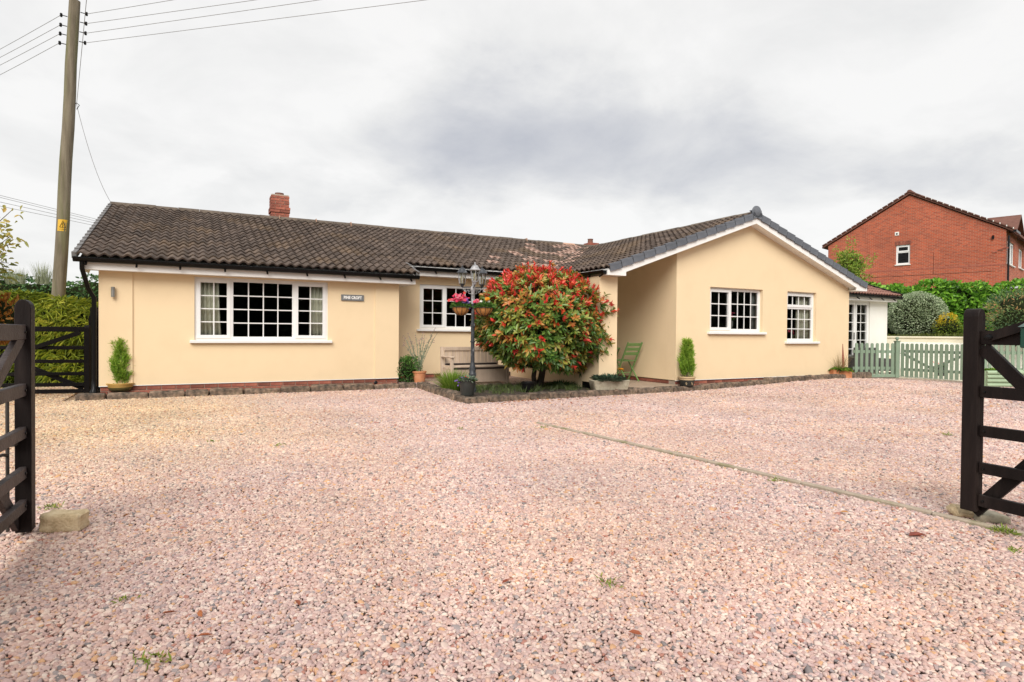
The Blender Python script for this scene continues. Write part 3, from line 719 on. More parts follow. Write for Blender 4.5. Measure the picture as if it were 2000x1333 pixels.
# ---- roof decks
def deck(name, profile, a0, a1, along, parent, material='fascia'):
    """profile: closed polygon (h, z); extruded along x or y"""
    if along == 'x': Mx = Matrix(((0, 0, 1, 0), (1, 0, 0, 0), (0, 1, 0, 0), (0, 0, 0, 1)))
    else: Mx = Matrix(((1, 0, 0, 0), (0, 0, 1, 0), (0, 1, 0, 0), (0, 0, 0, 1)))
    return MB().prism(profile, a0, a1, Mx).build(name, MT[material], parent, smooth=0)
def gprof(e0, z0, rg, off, th):
    zr = z0 + TAN * (rg - e0)
    e1 = 2 * rg - e0
    return [(e0, z0 - off), (rg, zr - off), (e1, z0 - off), (e1, z0 - off - th), (rg, zr - off - th), (e0, z0 - off - th)]
roof = deck('roof', gprof(12.06, zmain(12.06), RIDGE_Y, 0.035, 0.05), LX0 + 0.06, LX1 - 0.05, 'x', house)
roof_mid = deck('roof', gprof(MID_Y + 0.05, zmain(MID_Y + 0.05), RIDGE_Y, 0.037, 0.05), LX1 - 0.049, 14.8, 'x', house)
roof_wing = deck('roof', gprof(W_E + 0.05, zwing(W_E + 0.05), W_R, 0.036, 0.05), 9.235, 16.85, 'y', house)

# ---- tiles: double pantiles, two rolls each
TW = 0.325; TL = GAUGE + 0.07
def tile_arrays(seg=6, amp=0.050):
    n = seg * 2
    xs = np.linspace(0, TW + 0.012, n + 1)
    ph = xs / (TW / 2) * 2 * np.pi
    zz = amp * (0.5 - 0.5 * np.cos(ph)) ** 0.85
    f = np.stack([xs, np.zeros(n + 1), zz + 0.032], 1); b = np.stack([xs, np.full(n + 1, TL), zz + 0.0], 1)
    l = np.stack([xs, np.full(n + 1, 0.004), zz + 0.000], 1)
    V = np.concatenate([f, b, f, l]); q = n + 1
    F = [(i, i + 1, q + i + 1, q + i) for i in range(n)] + [(2 * q + i + 1, 2 * q + i, 3 * q + i, 3 * q + i + 1) for i in range(n)]
    return V, F
TV, TF = tile_arrays()
def mesh_np(name, V, F): 
    me = bpy.data.meshes.new(name); me.from_pydata([tuple(v) for v in V], [], [tuple(f) for f in F])
    me.polygons.foreach_set('use_smooth', [True] * len(me.polygons)); me.set_sharp_from_angle(angle=R_(60))
    return me
tile_me = mesh_np('tile', TV, TF); tile_me.materials.append(MT['tile'])
tile_pink_me = mesh_np('tile', TV, TF); tile_pink_me.materials.append(MT['tile_pink'])
def frame(xd, yd):
    x = Vector(xd).normalized(); y = Vector(yd).normalized(); z = x.cross(y)
    return Matrix(((x.x, y.x, z.x, 0), (x.y, y.y, z.y, 0), (x.z, y.z, z.z, 0), (0, 0, 0, 1)))
FR_MAIN = frame((1, 0, 0), (0, COSP, math.sin(PA))); FR_BACK = frame((-1, 0, 0), (0, -COSP, math.sin(PA)))
FR_WL = frame((0, -1, 0), (COSP, 0, math.sin(PA))); FR_WR = frame((0, 1, 0), (-COSP, 0, math.sin(PA)))
def yshort(rem): return min(1.0, max(.1, (rem - .015) / TL))
def lay_tiles(parent, specs, limit, tmesh=None, pinkmesh=None):
    """specs: (position, frame, pink). The `limit` nearest ones are single objects, the rest one part"""
    specs = sorted(specs, key=lambda s: ((s[0] - CAMP).length if s[3] else 1e6 + (s[0] - CAMP).length))
    for p, fr, pk, vis, ysc in specs[:limit]:
        o = link_mesh('tile', (pinkmesh or tile_pink_me) if pk else (tmesh or tile_me), None, parent)
        jit = Matrix.Rotation(random.uniform(-.006, .006), 4, 'Z') @ Matrix.Translation((0, random.uniform(-.006, .006), random.uniform(-.002, .003)))
        Mw = Matrix.Translation(p) @ fr @ jit
        o.location = Mw.to_translation(); o.rotation_euler = Mw.to_euler(); o.scale = (1, ysc, 1)
    rest = specs[limit:]
    for pk in (False, True):
        rs = [s for s in rest if s[2] == pk]
        if not rs: continue
        V = []; F = []; rn = []
        for k, (p, fr, _, vis, ysc) in enumerate(rs):
            A = np.array(fr)[:3, :3]
            V.append((TV * np.array([1, ysc, 1])) @ A.T + np.array(p) + np.array([0, 0, random.uniform(-.002, .003)])); b = k * len(TV)
            F += [tuple(i + b for i in f) for f in TF]; rn += [random.random()] * len(TV)
        me = mesh_np('tile_field', np.concatenate(V), F)
        at = me.attributes.new('rnd', 'FLOAT', 'POINT'); at.data.foreach_set('value', np.array(rn, np.float32))
        me.materials.append(((pinkmesh or tile_pink_me) if pk else (tmesh or tile_me)).materials[0])
        o = link_mesh('tile_field', me, None, parent); o['kind'] = 'stuff'
sp_l = []; sp_m = []; sp_w = []
NROW = int(math.ceil((RIDGE_Y - EAVE_Y) / GY))
def pink_at(X, Y, Z):
    r = random.random()
    if 8.6 < X < 11.4 and Y > 14.2: return r < (0.42 if abs(Y - X - 5.3) < .9 else 0.16)
    if 7.2 < X < 9.4 and 13.2 < Y < 15.0: return r < 0.22
    if 6.0 < X < 7.2 and 13.0 < Y < 14.4: return r < 0.10
    return False
xcols = np.arange(LX0, 14.6, TW)
for ci, X in enumerate(xcols):
    for r in range(NROW):
        Y = EAVE_Y + r * GY
        if X + TW > LX1 + 0.06 and r < 3: continue
        xm = X + TW / 2; xm2 = min(xm, 2 * W_R - xm)
        if xm2 > 7.0 and Y + 0.2 < xm2 + 5.204 - 0.35: continue
        s = (Vector((X, Y, zmain(Y))), FR_MAIN, pink_at(xm, Y, zmain(Y)), True, yshort((RIDGE_Y - Y) / COSP))
        (sp_l if X < LX1 - TW else sp_m).append(s)
    for r in range(NROW):
        Y = 2 * RIDGE_Y - EAVE_Y - r * GY
        s = (Vector((X + TW, Y, zmain(Y))), FR_BACK, False, False, yshort((Y - RIDGE_Y) / COSP))
        (sp_l if X < LX1 - TW else sp_m).append(s)
NRW = int(math.ceil((W_R - W_E) / GY))
for Y in np.arange(9.20 + TW, 16.4, TW):
    for r in range(NRW):
        X = W_E + r * GY
        if Y - TW / 2 > X + 0.15 + 5.204 + 0.35: continue
        pk = X + 5.204 - Y < 0.75 and random.random() < .45
        sp_w.append((Vector((X, Y, zwing(X))), FR_WL, pk, True, yshort((W_R - X) / COSP)))
        X2 = 2 * W_R - X
        sp_w.append((Vector((X2, Y - TW, zwing(X2))), FR_WR, False, False, yshort((X2 - W_R) / COSP)))
lay_tiles(roof, sp_l, 290); lay_tiles(roof_mid, sp_m, 290); lay_tiles(roof_wing, sp_w, 290)

# ---- ridge tiles
def half_round(L_, r=0.115, seg=8):
    mb = MB()
    for y in (0, L_):
        for k in range(seg + 1):
            a = math.pi * k / seg
            mb.v.append((r * math.cos(a) * 1.1, y, r * math.sin(a) * 0.9))
    q = seg + 1
    for k in range(seg): mb.f.append((k, k + 1, q + k + 1, q + k))
    mb.f.append(tuple(range(q))); mb.f.append(tuple(reversed(range(q, 2 * q))))
    return mb.mesh('ridge_tile', smooth=40)
rid_me = half_round(0.455); rid_me.materials.append(MT['ridge'])
ridp_me = half_round(0.455); ridp_me.materials.append(MT['ridge_pink'])
zr = zmain(RIDGE_Y) - 0.018
x = LX0 - 0.01; i = 0
while x < 14.3:
    pk = (10.35 < x < 11.2) or i in (30,)
    par = roof if x < LX1 - .3 else roof_mid
    link_mesh('ridge_tile', ridp_me if pk else rid_me, None, par, loc=(x, RIDGE_Y, zr + random.uniform(-.006, .008)), rot=(0, 0, -math.pi / 2 + random.uniform(-.012, .012)))
    if i in (8, 10, 12, 24): MB().box(x - .004, x + .014, RIDGE_Y - 0.128, RIDGE_Y + 0.1, zr - 0.02, zr + 0.118).build('mortar_joint', MT['ridge_pink'], par, smooth=0)
    x += 0.462; i += 1
zr2 = zwing(W_R) - 0.018
y = 9.30
while y < 16.0:
    link_mesh('ridge_tile', rid_me, None, roof_wing, loc=(W_R, y, zr2 + random.uniform(-.006, .006)), rot=(0, 0, random.uniform(-.012, .012)))
    y += 0.462
# valley flashing
MB().bar((7.62, 7.62 + 5.204, zwing(7.62) + 0.055), (10.8, 10.8 + 5.204, zwing(10.8) + 0.055), 0.035, 0.012).build('valley_strip', MT['lead'], roof_mid, smooth=0)

# ---- verges
def cap(L_, h, w):
    """stepped dry-verge unit, along +y (up slope), z up"""
    mb = MB().box(-w, 0.012, 0, L_ + .03, -h, 0.0); mb.box(-w - .004, 0.016, -0.005, 0.03, -h - .004, 0.006)
    return mb.mesh('verge_cap', bevel=0.004, smooth=0)
cap_new = cap(0.27, 0.115, 0.085); cap_new.materials.append(MT['verge'])
cap_old = cap(0.27, 0.10, 0.05); cap_old.materials.append(MT['oldverge'])
fl = frame((1, 0, 0), (0, COSP, math.sin(PA)))
for r in range(NROW):
    Y = EAVE_Y + r * GY
    link_mesh('verge_cap', cap_old, None, roof, loc=(LX0 + 0.012, Y - 0.01, zmain(Y) + 0.062), rot=(fl @ Matrix.Rotation(-.06, 4, 'X')).to_euler())
for r in range(3):
    Y = EAVE_Y + r * GY
    link_mesh('verge_cap', cap_old, None, roof, loc=(LX1 + 0.03, Y - 0.01, zmain(Y) + 0.06), rot=(fl @ Matrix.Rotation(-.06, 4, 'X')).to_euler())
YV = 9.20
for sgn in (1, -1):
    fw_ = frame((0, -1, 0), (COSP, 0, math.sin(PA))) if sgn > 0 else frame((0, 1, 0), (-COSP, 0, math.sin(PA)))
    for r in range(NRW):
        X = (W_E + r * GY) if sgn > 0 else (2 * W_R - W_E - r * GY)
        if abs(X - W_R) < 0.14: continue
        lenv = 0.255
        w_, h_ = 0.10, 0.135
        key = ('capw', sgn)
        if key not in globals().setdefault('_capc', {}):
            m_ = MB().box(-0.0, 0.03, 0, lenv + .02, -h_, 0.004).box(-w_, 0.0, 0, lenv + .02, -0.012, 0.004) if sgn > 0 else MB().box(-0.03, 0.0, 0, lenv + .02, -h_, 0.004).box(0.0, w_, 0, lenv + .02, -0.012, 0.004)
            me_ = m_.mesh('verge_cap', smooth=0); me_.materials.append(MT['verge']); _capc[key] = me_
        link_mesh('verge_cap', _capc[key], None, roof_wing, loc=(X, YV + 0.02, zwing(X) + 0.075), rot=(fw_ @ Matrix.Rotation(-.075, 4, 'X')).to_euler())
disc = MB().lathe([(0.0, -0.01), (0.135, -0.01), (0.14, 0.0), (0.135, 0.02), (0.06, 0.05), (0.0, 0.052)], (0, 0, 0), 24)
disc.build('ridge_end_cap', MT['verge'], roof_wing, M=Matrix.Translation((W_R, YV + 0.03, zwing(W_R) + 0.055)) @ Matrix.Rotation(math.pi / 2, 4, 'X'))

# ---- bargeboard of the gable wing, with boxed ends
def slopez(X, off): return zwing(X) - off
bb = [(W_E - .02, slopez(W_E, 0.045)), (W_R, slopez(W_R, 0.045)), (2 * W_R - W_E + .02, slopez(W_E, 0.045)),
      (2 * W_R - W_E + .02, 2.275), (2 * W_R - W_E - .40, 2.275), (2 * W_R - W_E - .40, slopez(W_E + .40, 0.195)), (W_R, slopez(W_R, 0.195)), (W_E + .42, slopez(W_E + .42, 0.195)), (W_E + .42, 2.275), (W_E - .02, 2.275)]
MB().add([(x, 9.225, z) for x, z in bb] + [(x, 9.25, z) for x, z in bb],
         [(0, 9, 8, 7, 6, 1), (1, 6, 5, 4, 3, 2), (10 + 1, 16, 17, 18, 19, 10), (12, 13, 14, 15, 16, 11)] + [(i, (i + 1) % 10, 10 + (i + 1) % 10, 10 + i) for i in range(10)]).build('bargeboard', MT['fascia'], house, smooth=0)
for a, b in ((W_E - .018, W_E + .418), (2 * W_R - W_E - .398, 2 * W_R - W_E + .018)):
    MB().box(a, b, 9.2505, WALL_G - .001, 2.277, 2.29).build('soffit', MT['fascia'], house, smooth=0)
# sloping soffit under the verge
for sgn in (1, -1):
    e0 = W_E + .43 if sgn > 0 else 2 * W_R - W_E - .41
    y1 = WALL_G - .001
    MB().add([(e0, 9.2505, slopez(e0, .185)), (W_R, 9.2505, slopez(W_R, .185)), (W_R, y1, slopez(W_R, .185)), (e0, y1, slopez(e0, .185))], [(0, 1, 2, 3), (3, 2, 1, 0)][:1]).build('soffit', MT['fascia'], house, smooth=0)

# ---- fascias, gutters, brackets
def gutter(parent, p0, p1, brackets, r=0.062):
    p0 = Vector(p0); p1 = Vector(p1); d = (p1 - p0).normalized(); sd = Vector((0, 0, 1)).cross(d).normalized()
    mb = MB(); n = 8
    for p in (p0, p1):
        for k in range(n + 1):
            a = math.pi * k / n
            mb.v.append(tuple(p + sd * (math.cos(a) * r) + Vector((0, 0, -math.sin(a) * r * 1.15))))
    q = n + 1
    for k in range(n): mb.f.append((k, q + k, q + k + 1, k + 1))
    mb.f.append(tuple(range(q))); mb.f.append(tuple(reversed(range(q, 2 * q))))
    for s_ in (1, -1): mb.bar(p0 + sd * (s_ * r), p1 + sd * (s_ * r), 0.014, 0.014)
    g_ = mb.build('gutter', MT['black'], parent)
    for t in brackets:
        p = p0 + (p1 - p0) * t
        b = MB()
        b.bar(p + sd * (r + .004) + Vector((0, 0, .01)), p + sd * (r + .004) - Vector((0, 0, r * .7)), 0.035, 0.012, up=sd)
        b.bar(p + sd * r * .9 - Vector((0, 0, r * .65)), p - Vector((0, 0, r * 1.25)), 0.035, 0.012, up=(0, 0, 1))
        b.bar(p - Vector((0, 0, r * 1.2)), p - sd * r * 1.0 - Vector((0, 0, r * 1.9)), 0.03, 0.02)
        b.build('bracket', MT['black'], g_, smooth=0)
    return g_
FLY = 12.06
MB().box(-1.655, 4.08, FLY, FLY + .022, 2.155, 2.29).build('fascia', MT['fascia'], house, smooth=0)
for xa_, xb_, ye_ in ((-1.655, -1.633, 20.5), (4.058, 4.08, WALL_M - .001)):
    yr_ = min(ye_, RIDGE_Y)
    MB().prism([(FLY + .0225, 2.157), (min(ye_, WALL_L + .6), 2.157), (yr_, zmain(yr_) - .22), (yr_, zmain(yr_) - .12), (FLY + .0225, zmain(FLY + .0225) - .12)], xa_, xb_, Matrix(((0, 0, 1, 0), (1, 0, 0, 0), (0, 1, 0, 0), (0, 0, 0, 1)))).build('fascia', MT['fascia'], house, smooth=0)
MB().box(-1.632, 4.057, FLY + .0225, WALL_L + .02, 2.159, 2.172).build('soffit', MT['fascia'], house, smooth=0)
MB().box(3.791, 4.057, WALL_L + .021, WALL_M - .001, 2.160, 2.173).build('soffit', MT['fascia'], house, smooth=0)
gutter(house, (-1.74, FLY - .068, 2.338), (4.13, FLY - .068, 2.325), [.03, .15, .26, .38, .50, .62, .74, .86, .97])
FMY = MID_Y + 0.06
MB().box(4.082, 7.5, FMY, FMY + .022, 2.425, 2.60).build('fascia', MT['fascia'], house, smooth=0)
MB().box(4.082, 7.5, FMY + .0225, WALL_M - .001, 2.428, 2.44).build('soffit', MT['fascia'], house, smooth=0)
gutter(house, (4.14, FMY - .068, 2.596), (7.45, FMY - .068, 2.588), [.2, .5, .8])
MB().box(W_E + .02, W_E + .042, 9.2505, 12.9, 2.278, 2.40).build('fascia', MT['fascia'], house, smooth=0)
MB().box(W_E + .043, 7.32, 9.46, 12.9, 2.279, 2.292).build('soffit', MT['fascia'], house, smooth=0)
gutter(house, (W_E - .042, 12.75, 2.372), (W_E - .042, 9.26, 2.36), [.1, .35, .6, .85, .97])
MB().box(2 * W_R - W_E - .042, 2 * W_R - W_E - .02, 9.2505, 16, 2.278, 2.40).build('fascia', MT['fascia'], house, smooth=0)
gutter(house, (2 * W_R - W_E + .042, 9.26, 2.36), (2 * W_R - W_E + .042, 15.5, 2.372), [.1, .4])
# downpipe at the left corner
dp = MB(); dpx = -1.50
dp.tube([(dpx - .12, FLY - .068, 2.27), (dpx - .12, FLY - .06, 2.16), (dpx - .08, WALL_L + .03, 1.86), (dpx, WALL_L + .06, 1.70), (dpx, WALL_L + .06, 0.12)], 0.036, 10)
dp.build('downpipe', MT['black'], house)
MB().lathe([(0.06, 0), (0.065, .1), (0.04, .14), (.036, .3)], (dpx, WALL_L + .06, 0.02), 12).build('drain_shoe', MT['black'], house)
# small vertical overflow pipe in the corner by the middle window
MB().tube([(3.815, WALL_L + .2, 2.15), (3.815, WALL_L + .2, 0.1)], 0.012, 6).build('downpipe', MT['black'], house)

# ---- chimney, brick by brick
CHX0, CHX1, CHY0, CHY1 = 1.78, 2.23, RIDGE_Y + .02, RIDGE_Y + .47
CHB, CHT = 3.98, 4.76
chim = MB().box(CHX0 + .012, CHX1 - .012, CHY0 + .012, CHY1 - .012, CHB, CHT - .01).build('chimney', MT['mortar'], house, smooth=0)
def ring(z, out, off):
    x0, x1, y0, y1 = CHX0 - out, CHX1 + out, CHY0 - out, CHY1 + out
    n = 2
    for k in range(n + (1 if off else 0)):
        w = (x1 - x0) / n
        a = x0 + w * k - (w / 2 if off else 0); b = a + w - .01; a = max(a, x0); b = min(b, x1)
        if b - a < .03: continue
        for (yy, dy) in ((y0, 1), (y1 - .05, 1)):
            link_mesh('brick', brick_me, MT['brick'], chim, loc=(a, yy, z), scale=((b - a) / .215, 1, 1))
        a2 = a - x0 + y0; b2 = b - x0 + y0; a2 = max(a2, y0 + .052); b2 = min(b2, y1 - .052)
        if b2 - a2 > .02:
            for xx in (x0, x1 - .05):
                link_mesh('brick', brick_side, MT['brick'], chim, loc=(xx, a2, z), scale=(1, (b2 - a2) / .215, 1))
z = CHB; c = 0
while z < CHT - .05:
    ring(z, 0.022 if 4.26 < z < 4.40 else 0.0, c % 2); z += 0.075; c += 1
MB().lathe([(0.13, 0), (0.125, .03), (0.11, .05), (0.115, .075), (0.09, .075), (0.085, 0)], ((CHX0 + CHX1) / 2, (CHY0 + CHY1) / 2, CHT - .012), 18).build('chimney_pot', MT['redroof'], chim)
# flashing apron where the mortar shows on the ridge
MB().box(CHX0 - .02, CHX1 + .05, CHY0 - .06, CHY1 + .02, CHB - .02, CHB + .10).build('chimney_flashing', MT['ridge_pink'], chim, smooth=0)
# second stack further back, its top just above the ridge
c2 = dpt(1155, 476, 24.0)
ch2 = thing('chimney_stack', 'small red brick chimney top peeping over the ridge by the roof valley', 'chimney', (c2.x, c2.y, 2.5))
MB().box(c2.x - .22, c2.x + .22, c2.y - .22, c2.y + .22, 2.5, c2.z).build('stack', MT['brick'], ch2, smooth=0)
MB().lathe([(.11, 0), (.10, .12), (.115, .17), (.09, .17)], (c2.x - .05, c2.y, c2.z), 12).build('pot', MT['redroof'], ch2)

# ================================================================== THINGS ON / IN THE BUNGALOW
def text_mesh(body, size, extrude=0.003, bold=0.004):
    cu = bpy.data.curves.new('lettering', 'FONT'); cu.body = body; cu.size = size; cu.extrude = extrude; cu.offset = bold
    cu.align_x = 'CENTER'; cu.align_y = 'CENTER'; cu.space_character = 1.08
    ob = bpy.data.objects.new('lettering', cu); COL.objects.link(ob)
    dg = bpy.context.evaluated_depsgraph_get(); dg.update()
    me = bpy.data.meshes.new_from_object(ob.evaluated_get(dg)); bpy.data.objects.remove(ob); bpy.data.curves.remove(cu)
    return me
a = ypt(666.5, 575.5, WALL_L); b = ypt(710.5, 588.5, WALL_L)
sg = thing('house_sign', 'grey slate house name sign with white lettering beside the large window', 'sign', ((a.x + b.x) / 2, WALL_L, b.z))
YS = WALL_L - 0.004
MB().box(a.x, b.x, YS - .008, YS + .019, b.z, a.z).build('plaque', MT['slate'], sg, bevel=0.002, smooth=0)
tm = text_mesh('PINE CROFT', 0.078)
_tw = max(v.co.x for v in tm.vertices) - min(v.co.x for v in tm.vertices)
link_mesh('lettering', tm, MT['paintwhite'], sg, loc=((a.x + b.x) / 2, YS - .009, (a.z + b.z) / 2), rot=(math.pi / 2, 0, 0), scale=((b.x - a.x) * .80 / _tw, 1, 1))
p = ypt(221.5, 571, WALL_L)
wl = thing('wall_light', 'slim steel up and down light on the cream corner pier', 'light', (p.x, WALL_L - .01, p.z - .09))
MB().lathe([(0, -.085), (.030, -.085), (.030, .085), (0, .085)], (p.x, WALL_L - .055, p.z), 16).build('body', MT['steel'], wl)
MB().box(p.x - .025, p.x + .025, WALL_L - .03, WALL_L - .0085, p.z - .03, p.z + .03).build('bracket', MT['steel'], wl, smooth=0)
p = ypt(733, 748, WALL_L - .05)
sl = thing('spotlight', 'tiny black garden spotlight at the foot of the brick plinth', 'light', (p.x, WALL_L - .08, p.z - .06))
MB().lathe([(0, -.03), (.03, -.03), (.036, .03), (.026, .035), (0, .03)], (0, 0, 0), 12).build('head', MT['black'], sl, M=Matrix.Translation((p.x, WALL_L - .07, p.z)) @ Matrix.Rotation(R_(75), 4, 'X'))
MB().tube([(p.x, WALL_L - .06, p.z), (p.x, WALL_L - .06, p.z - .075)], .008, 6).build('spike', MT['black'], sl)

def curtain(label, x0, x1, z0, z1, Y, folds, mat_, group=None, pull=0.0):
    mb = MB(); n = folds * 6
    for k, (z, w) in enumerate(((z1, 1.0), ((z0 + z1) / 2, 1 - pull * .35), (z0, 1 - pull))):
        for i in range(n + 1):
            t = i / n
            mb.v.append((x0 + (x1 - x0) * (t * w), Y + 0.028 * math.sin(t * folds * 6.283) + .01 * math.sin(t * 23 + k), z))
    q = n + 1
    for k in range(2):
        for i in range(n): mb.f.append((k * q + i, k * q + i + 1, (k + 1) * q + i + 1, (k + 1) * q + i))
    o = mb.build('curtain', MT[mat_])
    md = o.modifiers.new('thickness', 'SOLIDIFY'); md.thickness = 0.006
    return setp(o, label, 'curtain', group)
curtain('cream pleated curtain in the left light of the large window', -0.02, 0.40, 0.99, 2.14, WALL_L + .20, 6, 'curtain', pull=-.12)
curtain('cream pleated curtain in the right light of the large window', 2.40, 2.02, 0.99, 2.14, WALL_L + .20, 5, 'curtain', pull=-.02)
curtain('pale curtain at the right side of the tall narrow window', 13.32, 12.80, 0.98, 2.18, WALL_G + .22, 5, 'curtain')
curtain('grey curtain at the right edge of the twelve pane gable window', 11.45, 11.24, 1.22, 2.18, WALL_G + .22, 3, 'greypanel')

PINKS = leafmat('pink_petals', [(0.0, (0.66, 0.03, 0.10)), (0.4, (0.74, 0.08, 0.17)), (0.7, (0.72, 0.24, 0.32)), (1.0, (0.66, 0.05, 0.03))], 0.6, 0.3)
PURPLES = leafmat('purple_petals', [(0.0, (0.13, 0.07, 0.34)), (1.0, (0.26, 0.14, 0.46))], 0.6, 0.3)
REDS = leafmat('red_petals', [(0.0, (0.55, 0.012, 0.01)), (1.0, (0.72, 0.05, 0.03))], 0.6, 0.3)
ORANGES = leafmat('orange_yellow_petals', [(0.0, (0.74, 0.30, 0.01)), (1.0, (0.80, 0.46, 0.02))], 0.6, 0.3)
WHITES = leafmat('white_petals', [(0.0, (0.72, 0.70, 0.66)), (1.0, (0.80, 0.78, 0.72))], 0.6, 0.3)
G_MID = leafmat('mid_green_leaf', [(0.0, (0.037, 0.102, 0.020)), (0.5, (0.082, 0.196, 0.037)), (1.0, (0.170, 0.323, 0.068))], 0.5, 0.3)
G_LIME = leafmat('lime_leaf', [(0.0, (0.084, 0.168, 0.021)), (0.5, (0.182, 0.336, 0.042)), (1.0, (0.336, 0.504, 0.084))], 0.5, 0.35)
G_GREY = leafmat('grey_green_leaf', [(0.0, (0.126, 0.182, 0.126)), (1.0, (0.308, 0.378, 0.280))], 0.7, 0.2)
G_DARK = leafmat('dark_green_leaf', [(0.0, (0.018, 0.054, 0.015)), (0.6, (0.045, 0.112, 0.027)), (1.0, (0.090, 0.188, 0.045))], 0.4, 0.25)
def flowers(name, centers, material, parent, r=0.028, petals=7, nrm=None):
    P = []; D = []; N = []; rn = []
    for c in centers:
        n0 = norm(np.array(nrm if nrm is not None else (-0.4, -0.7, 0.7)) + rng.normal(size=3) * .35)
        a = norm(np.cross(n0, [0.3, 0.5, 0.9])); b = np.cross(n0, a); v = rng.random()
        for k in range(petals):
            t = 6.283 * k / petals
            d = a * math.cos(t) + b * math.sin(t) + n0 * .3
            P.append(c); D.append(d); N.append(n0); rn.append(np.clip(v + rng.normal() * .08, 0, 1))
    return leaves(name, P, D, N, r, r * .8, np.array(rn), material, parent, 'hex', fold=.12)
def tuft(name, c, r, n, Ln, Wd, material, parent, spread=0.5, up=1.0, shape='hex', droop=0.25, zj=0.02):
    th = rng.random(n) * 6.283; rr = np.sqrt(rng.random(n))
    P = np.stack([c[0] + r * rr * np.cos(th) * .6, c[1] + r * rr * np.sin(th) * .6, c[2] + rng.random(n) * zj], 1)
    D = np.stack([np.cos(th) * rr * spread, np.sin(th) * rr * spread, np.full(n, up)], 1) + rng.normal(size=(n, 3)) * .22
    N = np.stack([-np.cos(th), -np.sin(th), np.full(n, .4)], 1)
    return leaves(name, P, D, N, Ln * rng.uniform(.6, 1.15, n), Wd * rng.uniform(.7, 1.2, n), rng.random(n), material, parent, shape, droop=droop)

def indoor_vase(label, px, py, Y, h, r, mat_, fl, fcol, n):
    p = ypt(px, py, Y)
    t = thing('flower_vase', label, 'vase', (p.x, Y, p.z))
    MB().lathe([(r * .7, 0), (r, h * .3), (r, h * .9), (r * 1.05, h), (r * .9, h), (r * .8, h * .5)], (p.x, Y, p.z), 16).build('vase', MT[mat_], t)
    cs = [(p.x + rng.normal() * r * 1.1, Y + rng.normal() * r * .6, p.z + h * fl + rng.random() * .10) for _ in range(n)]
    flowers('blooms', cs, fcol, t, r=.035)
    tuft('leaves', (p.x, Y, p.z + h * .9), r, 30, .16, .03, G_MID, t, spread=.9)
    return t
indoor_vase('pink flowers in a clear vase behind the twelve pane gable window', 1427.5, 641, WALL_G + .30, .16, .045, 'greypanel', 1.5, PINKS, 16)
indoor_vase('cream pot of pink and white flowers behind the tall narrow window', 1552, 668, WALL_G + .30, .17, .07, 'vasecream', 1.15, PINKS, 14)

# ================================================================== WHITE EXTENSION BEHIND THE GABLE WING
AY = 10.6
ax0, ax1 = 14.545, ypt(1733, 620, AY).x
ext = thing('garden_room', 'white walled garden room with glazed double doors beside the cream gable', 'building', (ax0, AY, 0.1))
dx0, dx1, dz0, dz1 = 16.02, ypt(1699, 620, AY).x, 0.18, 2.14
wall_panel('wall', MT['whitewall'], ext, TM(AY), ax0, ax1, 0.0, 2.30, [(dx0, dx1, dz0, dz1)], 0.25)
MB().box(ax1 - .25, ax1, AY + .251, 16, 0.0, 2.30).build('wall', MT['whitewall'], ext, smooth=0)
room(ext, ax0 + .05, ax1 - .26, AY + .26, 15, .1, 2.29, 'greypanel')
dm = (dx0 + dx1) / 2
window(ext, TM(AY), dx0, dx1, dz0, dz1, [(dx0, dm, dz0, dz1, 2, 7, True), (dm, dx1, dz0, dz1, 2, 7, True)], recess=0.04, sill=None, name='double_door', bar=.018)
for sx in (-.03, .03):
    MB().box(dm + sx * 2 - .012, dm + sx * 2 + .012, AY + .005, AY + .03, 1.05, 1.25).build('door_handle', MT['steel'], ext, bevel=.004, smooth=0)
aez = ypt(1690, 575.5, AY - .28).z
MB().box(ax0, ypt(1752, 590, AY - .22).x, AY - .22, AY - .198, aez - .165, aez - .03).build('fascia', MT['fascia'], ext, smooth=0)
MB().box(ax0, ax1 + .1, AY - .1975, AY - .001, aez - .163, aez - .15).build('soffit', MT['fascia'], ext, smooth=0)
arx = ypt(1761, 577, AY - .28).x
gutter(ext, (ax0, AY - .285, aez - .02), (arx - .02, AY - .285, aez - .025), [.3, .45, .6, .75, .9])
aroof = deck('roof', [(AY - .25, aez - .012), (13.8, aez + TAN * (13.8 - AY + .25) - .012), (13.8, aez + TAN * (13.8 - AY + .25) - .08), (AY - .25, aez - .08)], ax0 + .4, arx - .02, 'x', ext)
rt_me = mesh_np('tile', TV * np.array([.8, 1, .8]), TF); rt_me.materials.append(MT['redroof'])
for X in np.arange(ax0 + .4, arx - .1, TW * .8):
    for r in range(12):
        Y = AY - .28 + r * GY
        link_mesh('tile', rt_me, None, aroof, loc=(X, Y, aez + TAN * (Y - AY + .28)), rot=(PA, random.uniform(-.004, .004), random.uniform(-.006, .006)))
MB().bar((arx, AY - .3, aez + .03), (arx, 13.8, aez + .03 + TAN * (13.8 - AY + .3)), .03, .09).build('verge_board', MT['black'], aroof, smooth=0)

